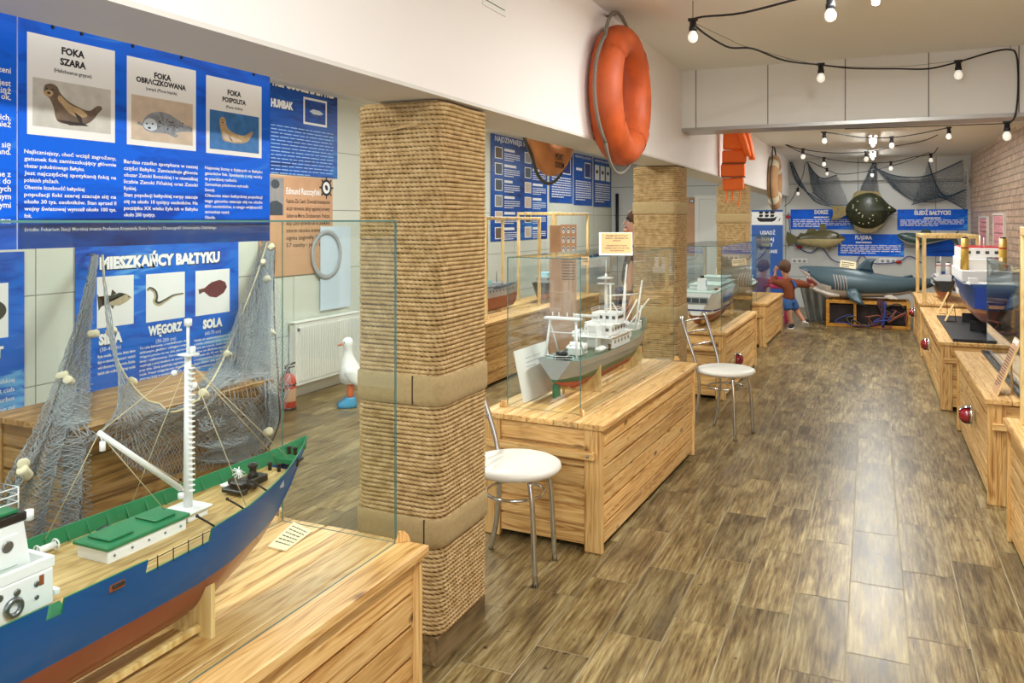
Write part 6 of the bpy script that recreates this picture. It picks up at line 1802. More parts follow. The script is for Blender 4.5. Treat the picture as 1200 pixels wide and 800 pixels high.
# leaning white sheet in the second case
sh2 = thing('info_sheet', 'white leaning information sheet inside the research ship glass case', 'sheet', (-1.550, 3.825, .5865), PI/2-R(2.6))
Xs = Matrix.Rotation(-R(13), 4, 'X')
MB('print_white').box(-.195, .195, -.0015, .0015, .012, .27, X=Xs).build('sheet', sh2)
tmp = MB('hull_grey'); blur_text(tmp, -.09, .09, .22, 3, .022, 'hull_grey', random.Random(9), h=.15, y=-.0018)
b = MB('hull_grey'); b.add(tmp.v, tmp.f, 'hull_grey', X=Xs); b.build('lettering', sh2)
MB('acrylic').bbox(-.10, .10, -.012, .03, 0.0005, .010, .001).build('easel', sh2)
# portrait board in the side room
pb = thing('portrait_board', 'folding parchment board of small portraits in the side room', 'board', (at(666, 300, X=-2.90).x, at(666, 300, X=-2.90).y, 0), YAW)
zt_ = at(666, 263, X=-2.90).z
MB('parchment').box(-.085, .085, -.01, .01, .0005, zt_).build('front_panel', pb)
MB('parchment').box(-.088-.12, -.088, -.008, .010, .0005, zt_-.01, X=Matrix.Translation((-.088, 0, 0)) @ Matrix.Rotation(R(28), 4, 'Z') @ Matrix.Translation((.088, 0, 0))).build('side_panel', pb)
for r in range(3):
    for c_ in range(3):
        b = MB('print_white'); cx, cz = -.052+.052*c_, zt_-.06-.10*r
        poly(b, ell(cx, cz, .018, .034), 'print_white', -.0106)
        poly(b, ell(cx, cz+.003, .014, .022), 'slate' if (r, c_) != (0, 2) else 'ink_black', -.0110)
        poly(b, ell(cx, cz-.003, .009, .013), 'print_white', -.0114); b.build('portrait', pb)
b = MB('ink_black')
for k in range(8): blur_text(b, -.07, .07, zt_-.36-.03*k, 1, .02, 'ink_black', random.Random(k), y=-.0108, last=1)
b.build('lettering', pb)
# leaning information board on the right-hand cabinet
ib = thing('info_board', 'leaning parchment info board on the right-hand cabinet', 'board', (.607, 5.04, .563), -PI/2)
Xi = Matrix.Rotation(-R(20), 4, 'X')
MB('frame_wood').bbox(-.085, .085, -.0, .008, 0.003, .32, .001, X=Xi).build('backing', ib)
MB('parchment').box(-.080, .080, -.0016, -.0006, .008, .315, X=Xi).build('printed_face', ib)
tmp = MB('ink_black'); blur_text(tmp, -.065, .06, .26, 15, .015, 'ink_black', random.Random(14), y=-.0022, h=.3)
tmp2 = MB('print_white'); poly(tmp2, [(-.080, .315), (.080, .315), (.080, .285), (0, .292), (-.080, .287)], 'print_white', -.0021)
b = MB('ink_black'); b.add(tmp.v, tmp.f, 'ink_black', X=Xi); b.add(tmp2.v, tmp2.f, 'print_white', X=Xi); b.build('lettering', ib)
b = MB('frame_wood'); b.tube([(0, .085, .004), (0, .080, .20)], .005, 6); b.bbox(-.01, .01, .0, .09, 0, .005, .001); b.build('easel_leg', ib)
# two small leaning caption boards by the blue ferry
for k, (px, py, h_) in enumerate(((1101, 367.5, .24), (1110, 376, .17))):
    p = at(px, py, Z=.5655)
    o = thing('caption_board', ['taller', 'shorter'][k]+' pale wooden caption board leaning beside the blue ferry hull', 'board', (p.x-.02, p.y, .5656), -PI/2, 'leaning captions by the blue ferry')
    b = MB('frame_wood'); b.bbox(-.06, .06, 0, .006, .002, h_, .001, X=Matrix.Rotation(-R(24), 4, 'X')); b.build('board', o)
    b = MB('black_metal'); b.tube([(0, .09, .003), (0, .08, h_*.75)], .003, 6); b.bbox(-.02, .02, .006, .095, 0, .002, .001); b.build('easel_leg', o)
# ================================================================ LIFEBUOYS AND JACKET
def lifebuoy(label, loc, rotz, R0, r, mat, rope, sx=.8, hang=.12, bands=4, band_mat=None, text=None):
    """ring in the local xz plane; its face looks to local -y"""
    t = thing('lifebuoy', label, 'lifebuoy', loc, rotz)
    MB(mat).torus(R0, r, 64, 18, sx=sx).build('ring', t)
    bm = MB(band_mat or mat)
    for k in range(bands):
        a = PI/4+k*PI/2; w = .16
        n = 8; m = 14; o = []
        vs = []; fs = []
        for i in range(n+1):
            A = a-w+2*w*i/n
            for j in range(m):
                Bt = 2*PI*j/m; rr = R0+(r+.004)*math.cos(Bt); vs.append((rr*math.cos(A), (r+.004)*sx*math.sin(Bt), rr*math.sin(A)))
        for i in range(n):
            for j in range(m): fs.append((i*m+j, i*m+(j+1) % m, (i+1)*m+(j+1) % m, (i+1)*m+j))
        o = MB(band_mat or mat).add(vs, fs, band_mat or mat, True); o.build('band', t)
    # grab line looping between the bands on the rim
    for k in range(4):
        a0 = PI/4+k*PI/2; pts = []
        for i in range(13):
            f = i/12; A = a0+PI/2*f; sag = math.sin(PI*f)*.030
            if hang and k == 0: sag = math.sin(PI*f)*hang
            rad = R0+r+.010+sag; pts.append((rad*math.cos(A), .004+.012*math.sin(PI*f), rad*math.sin(A)))
        MB(rope).tube(pts, .0095, 8).build('grab_line', t)
    if text:
        b = MB('ink_black')
        for k, s_ in enumerate(text):
            put_text(b, s_, 0, -R0-.005-.045*k, .034, 'ink_black', bold=.02, align='c', y=-r*sx-.003)
        b.build('lettering', t)
    return t
p = at(723.5, 113, X=-1.235)
lifebuoy('large orange lifebuoy hanging on the white beam in front', (-1.212, p.y, p.z), PI/2, .285, .086, 'orange_ring', 'grey_rope', 1.0, .06)
MB('steel').tube([(-1.30, p.y+0.06, p.z+.43), (-1.25, p.y+.06, p.z+.43), (-1.245, p.y+.06, p.z+.45)], .005, 6)
b = MB('steel'); b.tube([(0, 0, 0), (.055, 0, 0), (.06, 0, .02)], .005, 8); tag(b.build('wall_hook', loc=(XF+.001, p.y, p.z+.435)), 'steel hook holding the large orange lifebuoy', 'hook')
p = at(645, 150, X=-1.635)
lifebuoy('tan lifebuoy with black lettering, mostly hidden behind the long beam', (-1.635, p.y, 1.745+.36), PI/2, .265, .095, 'tan_ring', 'dark_rope', .55, 0, text=('PORT', 'SOLEM'))
p = at(908, 214, X=-1.235)
lifebuoy('worn beige lifebuoy, farthest one hanging on the beam', (-1.235, p.y, p.z), PI/2, .29, .095, 'beige_ring', 'dark_rope', .75, .12, band_mat='ring_band')
# orange life jacket
p = at(858, 195, X=-1.24)
lj = thing('life_jacket', 'bright orange life jacket hanging on the beam behind the cross beam', 'life jacket', (-1.180, 7.72, 1.71), R(10))
lj.scale = (.78, 1, 1)
b = MB('jacket_orange')
for k, (z0, z1, w) in enumerate(((.07, .185, .125), (.19, .315, .135), (.32, .44, .14), (.445, .60, .135))):
    b.bbox(-w-.01*(k % 2), w, -.10, -.012, z0, z1, .014, X=Matrix.Rotation(R(-2+1.5*k), 4, 'Y'))
b.build('front_panels', lj)
MB('jacket_orange').loft([[(.10+.10*s_+(.05-.012*s_)*math.cos(a), -.075+.04*math.sin(a), .655-.05*s_-.20*s_*s_) for a in [2*PI*i/14 for i in range(14)]] for s_ in (-.5, -.2, .1, .4, .7, 1.0, 1.12)]).build('collar', lj)
MB('jacket_orange').loft([[(.03+.13*s_+(.05-.01*s_)*math.cos(a), -.12+.04*math.sin(a), .64-.04*s_-.22*s_*s_) for a in [2*PI*i/14 for i in range(14)]] for s_ in (-.4, -.1, .2, .5, .8, 1.0)]).build('shoulder_pad', lj)
for z in (.19, .317): MB('rust').bbox(-.14, .135, -.104, -.10, z-.006, z+.006, .001).build('belt', lj)
for x in (-.09, -.02, .06):
    b = MB('jacket_orange'); b.tube(spline([(x, -.07, .08), (x+.01, -.08, .02), (x-.01, -.075, -.05-.03*(x > 0))], 5), .009, 6); b.build('tie_tape', lj)
b = MB('dark_rope'); b.tube([(0, -.06, .60), (-.05, -.03, .70), (-.145, 0.03, .74)], .006, 6); b.build('hanging_cord', lj)

# ================================================================ FISHING NET OVER THE SIDE-ROOM CABINET
def net_sheet(mb, grid, du, dv, r, rng, jit=.006, mat='net_grey', post=lambda p: p):
    """diamond mesh strands across a draped surface; grid(u,v) -> point"""
    nu, nv = du, dv
    P = [[post(grid(i/nu, j/nv)+Vector((rng.uniform(-jit, jit), rng.uniform(-jit, jit), rng.uniform(-jit, jit)))) for j in range(nv+1)] for i in range(nu+1)]
    for i0 in range(-nv, nu+1):
        a = [P[i0+j][j] for j in range(nv+1) if 0 <= i0+j <= nu]
        if len(a) > 2: mb.tube(a, r, 3, mat, caps=False)
        c = [P[i0+nv-j][j] for j in range(nv+1) if 0 <= i0+nv-j <= nu]
        if len(c) > 2: mb.tube(c, r, 3, mat, caps=False)
def edge_cord(mb, grid, u, n=24, r=.006, mat='twine'):
    mb.tube([grid(u, j/n) for j in range(n+1)], r, 6, mat)
nt_ = thing('fishing_net', 'grey fishing net with cork floats draped in front of the fish poster', 'net', (-4.40, 4.2, 0))
O = Vector((-4.40, 4.2, 0))
rng = random.Random(31)
k1 = at(108, 299, X=-4.41); k2 = at(312, 284, X=-4.41)
XFN = -3.10
def pl(px, py, X):
    a = at(px, py, X=-3.10)
    if a.z < .60: return Vector((a.x, a.y, max(a.z, .02)))
    c_ = at(px, py, Z=.605)
    if px is not None and c_.x > -3.78 and a.z < .95 and c_.z < CAMH and 0 < c_.y < 6: return c_
    w_ = at(px, py, X=-3.8); f = max(0, min(1, (w_.z-.6)/.7)); return at(px, py, X=-3.8-.58*f)
def clear(p):
    """keep the cloth outside the cabinet and the wall"""
    p = Vector(p); p.x = max(p.x, XW+.03)
    if -3.83 < p.x < -3.13 and p.z < .60 and 2.40 < p.y < 3.70:
        if p.z > .60-(-3.13-p.x)*1.2 or p.x < -3.5: p.z = .604
        else: p.x = -3.12
    p.z = max(p.z, .01)
    return p
# left fall: from the first nail, spreading towards the floor at the left
def curve(pts): 
    s_ = spline(pts, 10)
    def f(t):
        x = t*(len(s_)-1); i = min(int(x), len(s_)-2); return s_[i].lerp(s_[i+1], x-i)
    return f
eL = curve([k1, pl(92, 370, -4.0), pl(72, 430, -3.7), pl(45, 500, -3.45), pl(12, 560, -3.25), pl(-30, 640, -3.12), pl(-60, 720, -3.08)])
eM = curve([k1+Vector((.03, .02, 0)), pl(107, 370, -3.95), pl(103, 430, -3.62), pl(101, 485, -3.32), pl(100, 540, -3.09), pl(102, 620, -3.08), pl(106, 705, -3.08)])
eR = curve([k1+Vector((.02, .05, 0)), pl(122, 370, -4.05), pl(138, 430, -3.8), pl(165, 472, -3.55), pl(200, 489, -3.42), pl(235, 470, -3.6), pl(262, 410, -3.9)])
eT = curve([k2, pl(297, 330, -4.2), pl(280, 385, -4.0), pl(262, 425, -3.85), pl(240, 465, -3.6), pl(205, 488, -3.42), pl(165, 500, -3.3)])
eB = curve([k2+Vector((.02, .08, -.02)), pl(318, 345, -4.1), pl(317, 400, -3.8), pl(316, 455, -3.5), pl(316, 500, -3.25), pl(290, 538, -3.10), pl(240, 545, -3.06)])
def fold(p, u, v, amp, n, ph=0):
    a = amp*min(1, v*2.2); return p+Vector((a*math.sin(2*PI*n*u+ph), a*.7*math.cos(2*PI*n*u*1.3+ph), 0))
g1 = lambda u, v: fold(eL(v).lerp(eM(v), u), u, v, .05, 3)
g1b = lambda u, v: fold(eL(v).lerp(eM(v), u), u, v, .035, 4, 1.3)+Vector((-.05, .01, 0))*v
b = MB('net_grey')
net_sheet(b, lambda u, v: clear(g1(u, v))-O, 26, 96, .0016, rng)
net_sheet(b, lambda u, v: clear(g1b(u, v))-O, 22, 84, .0016, rng)
b.build('left_fall', nt_)
# swag between the nails: sags over the cabinet front
sag = curve([pl(100, 520, -3.09), pl(120, 520, -3.09), pl(150, 545, -3.08), pl(190, 552, -3.06), pl(240, 552, -3.06), pl(285, 545, -3.08), pl(316, 520, -3.15)])
top = curve([k1+Vector((.02, .05, 0)), pl(125, 380, -4.05), pl(140, 430, -3.8), pl(170, 468, -3.55), pl(205, 482, -3.45), pl(240, 455, -3.62), pl(265, 410, -3.9), pl(297, 330, -4.2), k2])
def g2(u, v):
    a_, c_ = top(u), sag(u)
    k_ = Vector((-3.11, c_.y*.8+a_.y*.2, max(.615, c_.z)))
    w0, w1, w2 = (1-v)**2, 2*v*(1-v)*2.6, v*v
    return (a_*w0+k_*w1+c_*w2)/(w0+w1+w2)+Vector((.02*math.sin(11*u+3*v), 0, .02*math.sin(9*u)))*v
b = MB('net_grey'); net_sheet(b, lambda u, v: clear(g2(u, v))-O, 70, 34, .0015, rng, .006); b.build('swag', nt_)
# right fall, gathered thick below the second nail
g3 = lambda u, v: fold(eT(v*.72).lerp(eB(v), u), u, v, .05, 3, .7)
g3b = lambda u, v: fold(eT(v*.6).lerp(eB(v), u), u, v, .04, 4, 2.0)+Vector((-.05, .02, .0))*v
b = MB('net_grey'); net_sheet(b, lambda u, v: clear(g3(u, v))-O, 34, 84, .0016, rng); net_sheet(b, lambda u, v: clear(g3b(u, v))-O, 30, 76, .0015, rng); net_sheet(b, lambda u, v: clear(g3b(u, v)+Vector((-.03, 0, .01)))-O, 26, 70, .0015, rng); b.build('right_fall', nt_)
b = MB('twine')
for g, u in ((g1, 0), (g3, 1)): edge_cord(b, lambda u_, v, g=g: g(u_, v)-O, u, 40, .005, 'dark_rope')
b.tube([clear(top(i/60)+Vector((.01, 0, 0)))-O for i in range(61)], .006, 6, 'twine')
b.build('edge_cord', nt_)
flo = [(top, .14, 0), (top, .30, 0), (top, .60, .0), (top, .74, 0), (top, .93, 0), (top, .88, .1), (eL, .36, 0), (eL, .38, .05), (eL, .62, 0), (eL, .655, .03), (eB, .30, -.03), (eB, .42, -.06), (eB, .68, -.04), (top, .985, .04), (eM, .22, 0)]
for i, (f, t_, dy) in enumerate(flo):
    c = clear(f(t_)+Vector((.03, dy, 0)))-O
    X = Matrix.Translation(c) @ Matrix.Rotation(rng.uniform(0, 3), 4, 'Z') @ Matrix.Rotation(rng.uniform(.6, 1.6), 4, 'X')
    b = MB('cork'); b.lathe([(.006, -.026), (.02, -.026), (.023, -.021), (.023, .021), (.02, .026), (.006, .026)], 14, X=X); b.build('cork_float', nt_)
for k in (k1, k2):
    b = MB('steel'); b.tube([Vector((XW+.002, k.y, k.z+.0))-O, k-O+Vector((.02, 0, .008))], .005, 6); b.build('nail', nt_)

# ================================================================ FISH ON THE END WALL
def fish_loft(prof, n=20, topm='cod_top', botm='cod_belly', cut=-.15):
    """prof: (x, zc, half height, half thickness); belly colour on the faces below"""
    rings = []
    for x, zc, hz, hy in prof: rings.append([(x, hy*math.cos(a), zc+hz*math.sin(a)) for a in [2*PI*i/n for i in range(n)]])
    def mm(i, j):
        s = math.sin(2*PI*(j+.5)/n); return botm if s < cut else topm
    return MB(topm, botm).loft(rings, mats=mm)
def fin(mb, pts, th, mat, y=0, taper=True): mb.prism(pts, y-th, y+th, 'xz', mat)
def pxs(Y, list_, o): return [((at(px, py, Y=Y).x-o[0]), (at(px, py, Y=Y).z-o[2])) for px, py in list_]
Yf = YB-.16
# cod, facing right
o = at(955, 280, Y=Yf)
cod = thing('cod_model', 'mounted brown cod model facing right on the end wall', 'fish', tuple(o), 0, 'mounted fish models')
pr = []
for px, yt, yb, th in [(934, 277, 283.5, .018), (938, 276, 285, .03), (945, 272.5, 287, .055), (955, 270.5, 289, .08), (965, 269.5, 290.5, .095), (974, 270, 290, .09), (981, 272.5, 287.5, .07), (986, 275.5, 284, .05), (990, 277.5, 281.5, .022)]:
    a, c = at(px, yt, Y=Yf), at(px, yb, Y=Yf); pr.append((a.x-o.x, (a.z+c.z)/2-o.z, (a.z-c.z)/2, th))
fish_loft(pr).build('body', cod)
b = MB('fin_olive'); fin(b, pxs(Yf, [(935, 278), (922, 271), (921, 281), (924, 289), (935, 283)], o), .01, 'fin_olive'); b.build('tail_fin', cod)
for pts in ([(944, 273.5), (947, 268), (954, 266.5), (957, 271.5)], [(959, 271), (961, 262.5), (967, 261.5), (969, 270)], [(935, 277), (938, 272.5), (944, 274)], [(938, 285), (944, 290), (950, 288)], [(968, 289), (971, 294.5), (975, 290)]):
    b = MB('fin_olive'); fin(b, pxs(Yf, pts, o), .008, 'fin_olive'); b.build('fin', cod)
p = at(982, 276.5, Y=Yf); MB('black').ball((p.x-o.x, -.065, p.z-o.z), .017, n=10, k=8).build('eye', cod)
b = MB('cod_belly'); b.tube([(at(985, 283.5, Y=Yf).x-o.x, -.02, at(985, 284, Y=Yf).z-o.z), (at(987, 287, Y=Yf).x-o.x, -.02, at(987, 288.5, Y=Yf).z-o.z)], [.012, .004], 6); b.build('barbel', cod)
MB('dark_cable').tube([(0, .04, .02), (0, .155, .03)], .012, 8).build('wall_mount', cod)
# flatfish
Yf = YB-.20; o = at(1013, 246, Y=Yf)
fl = thing('flatfish_model', 'big dark spotted flatfish model hanging above the FLĄDRA board', 'fish', tuple(o), 0, 'mounted fish models')
ring = [(990, 247), (994, 238), (1002, 230), (1012, 226), (1022, 225.5), (1032, 230), (1041, 239), (1051, 246.5), (1042, 253), (1035, 262), (1024, 267.5), (1012, 268), (1001, 264), (994, 256)]
s_ = spline([(at(px, py, Y=Yf).x-o.x, 0, at(px, py, Y=Yf).z-o.z) for px, py in ring], 4, True)
cx = sum(p.x for p in s_)/len(s_); cz = sum(p.z for p in s_)/len(s_)
b = MB('flounder_skin'); rr = []
for k, yy in ((.02, -.135), (.35, -.128), (.65, -.10), (.85, -.06), (.96, -.025), (1.0, .0), (.95, .03), (.6, .06), (.02, .07)): rr.append([(lerp(cx, p.x, k), yy, lerp(cz, p.z, k)) for p in s_])
b.loft(rr); b.build('body', fl)
for pts in ([(997, 237), (1001, 226), (1004, 224), (1016, 223.5), (1030, 224.5), (1034, 231), (1022, 227), (1010, 229)], [(1000, 262), (1003, 269), (1012, 272.5), (1024, 272), (1033, 265), (1037, 260), (1024, 266), (1010, 266.5)], [(993, 243), (986, 241), (974.5, 241.5), (976.5, 249), (974.5, 258), (985, 255.5), (993, 251)]):
    b = MB('flounder_fin'); fin(b, pxs(Yf, pts, o), .018, 'flounder_fin'); b.build('fin', fl)
b = MB('black'); b.tube(spline([(at(px, py, Y=Yf).x-o.x, -.13+abs(px-1015)*.0012, at(px, py, Y=Yf).z-o.z) for px, py in ((992, 247.5), (1005, 247), (1018, 246), (1030, 246), (1040, 247))], 5), .008, 6); b.tube(spline([(at(px, py, Y=Yf).x-o.x, -.105, at(px, py, Y=Yf).z-o.z) for px, py in ((1033, 236), (1036, 243), (1036, 250), (1034, 257))], 5), .007, 6); b.build('side_line', fl)
rng = random.Random(17); b = MB('cream_spot')
for i in range(26):
    a = rng.uniform(0, 2*PI); q_ = math.sqrt(rng.uniform(.05, .6)); p = s_[int(a/(2*PI)*len(s_)) % len(s_)]
    if p.x > .28: continue
    y = -.135+.09*q_**3; b.ball((lerp(cx, p.x, q_), y, lerp(cz, p.z, q_)), (.011, .006, .010), n=8, k=6)
b.build('spots', fl)
b = MB('cream_spot')
for px, py in ((1042, 243.5), (1040.5, 249)): p = at(px, py, Y=Yf); b.ball((p.x-o.x, -.06, p.z-o.z), (.02, .012, .018), n=10, k=6)
b.build('eyes', fl)
MB('dark_cable').tube([(0, .05, .02), (0, .195, .03)], .012, 8).build('wall_mount', fl)
# herring, facing left
Yf = YB-.14; o = at(1080, 280, Y=Yf)
he = thing('herring_model', 'mounted silver-green herring model facing left beside the timber rack', 'fish', tuple(o), 0, 'mounted fish models')
pr = []
for px, yt, yb, th in [(1051.5, 274.5, 277, .02), (1056, 273, 282, .05), (1063, 272.5, 286, .075), (1072, 273, 288, .085), (1084, 273.5, 287, .085), (1098, 274.5, 284, .06), (1108, 276, 281.5, .03), (1114, 277, 280.5, .018)]:
    a, c = at(px, yt, Y=Yf), at(px, yb, Y=Yf); pr.append((a.x-o.x, (a.z+c.z)/2-o.z, (a.z-c.z)/2, th))
fish_loft(pr, topm='herring', botm='herring_belly', cut=-.55).build('body', he)
b = MB('herring'); fin(b, pxs(Yf, [(1113, 277), (1124, 270), (1121, 279), (1124, 288), (1113, 281)], o), .008, 'herring'); b.build('tail_fin', he)
for pts in ([(1078, 273.5), (1082, 267.5), (1090, 269), (1092, 274)], [(1074, 287), (1078, 293), (1081, 287)]):
    b = MB('herring'); fin(b, pxs(Yf, pts, o), .007, 'herring'); b.build('fin', he)
p = at(1057, 276.5, Y=Yf); MB('black').ball((p.x-o.x, -.048, p.z-o.z), .016, n=10, k=8).build('eye', he)
MB('dark_cable').tube([(0, .04, .02), (0, .135, .03)], .012, 8).build('wall_mount', he)

# ================================================================ SHARK ON ITS CRATE
YK = 12.42
o = at(1000, 345, Y=YK)
zb_ = at(990, 349.5, Y=YK).z
sk = thing('shark_model', 'large blue-grey shark model with open mouth lying on a timber crate', 'shark', (o.x, YK, o.z+.02), 0)
pr = []
tab = [(936.5, 314, 317.5, .02), (941, 313, 321, .09), (950, 313, 330, .17), (962, 313.4, 344, .235), (975, 314, 349, .265), (988, 315, 350.5, .27), (1003, 317, 350.5, .265), (1020, 320.5, 350, .24), (1036, 323.5, 349.5, .205), (1052, 325.5, 348, .165), (1068, 326.5, 345, .13), (1082, 327.5, 341, .10), (1094, 328, 337.5, .07), (1104, 328.5, 335, .045)]
# upper body, with a belly line that rises towards the snout
n = 28; rings = []
for px, yt, yb, th in tab:
    a, c = at(px, yt, Y=YK), at(px, yb, Y=YK)
    zc, hz = (a.z+c.z)/2-o.z, (a.z-c.z)/2
    rings.append([(a.x-o.x, th*math.cos(t), zc+hz*math.sin(t)) for t in [2*PI*i/n for i in range(n)]])
def skm(i, j):
    s = math.sin(2*PI*(j+.5)/n); lim = [-.05, -.1, -.15, -.30, -.42, -.5, -.55, -.6, -.66, -.7, -.75, -.8, -.85, -.9][min(i, 13)]
    return 'shark_belly' if s < lim else 'shark_top'
MB('shark_top', 'shark_belly').loft(rings, mats=skm).build('body', sk)
# lower jaw hanging open
jr = []
for px, yt, yb, th in [(945, 331.5, 335, .05), (950, 333, 340, .12), (960, 336.5, 345.5, .17), (972, 340, 350, .21), (984, 342, 350.5, .20)]:
    a, c = at(px, yt, Y=YK), at(px, yb, Y=YK); zc, hz = (a.z+c.z)/2-o.z, (a.z-c.z)/2
    jr.append([(a.x-o.x, -.01+th*math.cos(t), zc+hz*math.sin(t)) for t in [2*PI*i/20 for i in range(20)]])
MB('shark_belly').loft(jr).build('lower_jaw', sk)
mr = []
for px, yt, yb, th in [(946, 322, 332, .10), (953, 324, 335, .15), (962, 329, 339, .19), (972, 336, 342, .20)]:
    a, c = at(px, yt, Y=YK), at(px, yb, Y=YK); zc, hz = (a.z+c.z)/2-o.z, (a.z-c.z)/2
    mr.append([(a.x-o.x, -.02+th*math.cos(t), zc+hz*math.sin(t)) for t in [2*PI*i/16 for i in range(16)]])
MB('mouth_red').loft(mr).build('mouth', sk)
b = MB('print_white')
for i in range(12):
    f = i/11; px = lerp(947, 970, f); p = at(px, lerp(325.5, 337.5, f), Y=YK); th = lerp(.13, .225, f)
    b.add([(p.x-o.x-.010, -th, p.z-o.z+.01), (p.x-o.x+.010, -th, p.z-o.z+.01), (p.x-o.x, -th-.006, p.z-o.z-.02), (p.x-o.x, -th+.008, p.z-o.z+.01)], [(0, 1, 2), (0, 2, 3), (1, 3, 2)])
b.build('teeth', sk)
p = at(949.5, 319.5, Y=YK); MB('black').ball((p.x-o.x, -.155, p.z-o.z), (.022, .012, .018), n=12, k=8).build('eye', sk)
b = MB('gill')
for k in range(5):
    px = 977.5+3.3*k; pts = []
    for i in range(8):
        f = i/7; py = lerp(322+.4*k, 341, f); q_ = at(px+2.5*math.sin(f*2.2), py, Y=YK); a, c = at(px, 314.5, Y=YK), at(px, 350, Y=YK); zc, hz = (a.z+c.z)/2, (a.z-c.z)/2
        s = max(-1, min(1, (q_.z-zc)/hz)); pts.append((q_.x-o.x, -.268*math.sqrt(max(0, 1-s*s))-.001, q_.z-o.z))
    b.tube(pts, .006, 6)
b.build('gill_slits', sk)
def sfin(name, pts, th, mt, y=0, tip=None):
    q_ = pxs(YK, pts, (o.x, 0, o.z)); b = MB(mt); m = len(q_)
    cx_, cz_ = sum(p[0] for p in q_)/m, sum(p[1] for p in q_)/m
    rings = [[(lerp(cx_, x, .55), y-th, lerp(cz_, z, .55)) for x, z in q_], [(x, y-th*.25, z) for x, z in q_], [(x, y+th*.25, z) for x, z in q_], [(lerp(cx_, x, .55), y+th, lerp(cz_, z, .55)) for x, z in q_]]
    b.loft(rings, smooth=False); b.build(name, sk)
sfin('dorsal_fin', [(1001, 319), (1007, 312), (1012, 307.5), (1019, 304.5), (1027, 304.5), (1023.5, 309), (1022, 315), (1024.5, 322)], .035, 'shark_dark')
sfin('second_dorsal', [(1056, 326.5), (1063, 323.8), (1069, 323.5), (1071, 327)], .02, 'shark_dark')
sfin('tail_fin', [(1098, 330), (1110, 318), (1122, 307), (1121, 318), (1116, 331), (1120, 343), (1110, 340), (1100, 334)], .03, 'shark_dark')
# pectoral fin, sweeping down and outwards over the crate
q_ = [(992, 338), (1003, 337), (1009, 345), (1011, 352), (1015, 357.5), (1009, 356.5), (999, 352), (993, 346)]
pts = pxs(YK, q_, (o.x, 0, o.z)); m_ = len(pts); b = MB('shark_top')
def yo(z): return -.23-.10*max(0, min(1, (pts[0][1]-z)/(pts[0][1]-pts[4][1])))
cx_, cz_ = sum(p[0] for p in pts)/m_, sum(p[1] for p in pts)/m_
b.loft([[(lerp(cx_, x, .5), yo(z)-.045, lerp(cz_, z, .5)) for x, z in pts], [(x, yo(z)-.022, z) for x, z in pts], [(x, yo(z), z) for x, z in pts]], smooth=True); b.build('pectoral_fin', sk)
sfin('pelvic_fin', [(1036, 347), (1044, 346), (1050, 349), (1052, 351.5), (1044, 351.5), (1037, 350)], .03, 'shark_belly', y=-.15)
sfin('anal_fin', [(1066, 345.5), (1072, 345), (1078, 348.5), (1069, 349)], .015, 'shark_belly', y=-.03)
# crate
c0, c1 = at(968, 385, Y=12.2), at(1067, 385, Y=12.2); zt_ = at(1010, 352.5, Y=12.2).z
ct = thing('timber_crate', 'open yellow timber crate under the shark, stuffed with ropes', 'crate', ((c0.x+c1.x)/2, 12.2, 0))
hx = (c1.x-c0.x)/2; D = .55; s = .045
for x in (-hx, hx-s): 
    for y in (0, D-s): MB('crate_wood').bbox(x, x+s, y, y+s, 0.001, zt_, .003).build('post', ct)
for x in (-hx*.33, hx*.32): MB('crate_wood').bbox(x, x+s*.8, 0.002, s*.8, s, zt_-s-.001, .003).build('slat', ct)
for y in (0, D-s):
    for z in (.001, zt_-s): MB('crate_wood').bbox(-hx+s+.0005, hx-s-.0005, y+.001, y+s-.001, z, z+s, .003).build('rail', ct)
for x in (-hx, hx-s):
    for z in (.001, zt_-s): MB('crate_wood').bbox(x+.001, x+s-.001, s+.0005, D-s-.0005, z, z+s, .003).build('side_rail', ct)
MB('dark_stuff').bbox(-hx+s, hx-s, .07, D-s-.01, .05, zt_-s-.01, .01).build('backing', ct)
rp_ = thing('rope_tangle', 'tangled dark ropes and netting filling and spilling out of the timber crate', 'rope', (ct.location.x, 12.2, 0))
rng = random.Random(77)
for k in range(9):
    m_ = rng.choice(['purple_rope', 'purple_rope', 'dark_rope', 'blue_cord', 'rust']); x = rng.uniform(-hx*.8, hx*.8); pts = []
    z = rng.uniform(.12, zt_-.1)
    for i in range(6): pts.append((max(-hx*.9, min(hx*.9, x)), -.012-rng.uniform(0, .02), max(.02, min(zt_-.02, z)))); x += rng.uniform(-.16, .2); z += rng.uniform(-.13, .10)
    MB(m_).tube(spline(pts, 6), rng.uniform(.006, .011), 6).build('rope_strand', rp_)
for xx, zz0 in ((.16, zt_+.03), (.22, zt_+.0), (.19, zt_+.02)):
    MB('purple_rope').tube(spline([(xx, -.02, zz0), (xx-.03, -.03, .35), (xx+.02, -.025, .18), (xx-.12, -.02, .05), (xx-.35, -.03, .022)], 6), .012, 6).build('rope_strand', rp_)
MB('blue_cord').tube(spline([(hx*.42, -.02, zt_), (hx*.40, -.022, .2), (hx*.36, -.02, .03)], 5), .02, 6).build('blue_strap', rp_)
# sign lying on the shark's back
p = at(994, 315, Y=YK-.12)
ss = thing('shark_sign', 'small cream sign propped on the shark in front of its dorsal fin', 'sign', (p.x, p.y-.02, p.z+.035), R(6))
X = Matrix.Rotation(-R(28), 4, 'X') @ Matrix.Rotation(R(8), 4, 'Y')
MB('card').bbox(-.11, .10, -.004, .004, -.025, .085, .002, X=X).build('sign_card', ss)
tmp = MB('ink_black'); blur_text(tmp, -.09, .08, .06, 3, .03, 'ink_black', random.Random(2), y=-.0048)
b = MB('ink_black'); b.add(tmp.v, tmp.f, 'ink_black', X=X); b.build('lettering', ss)
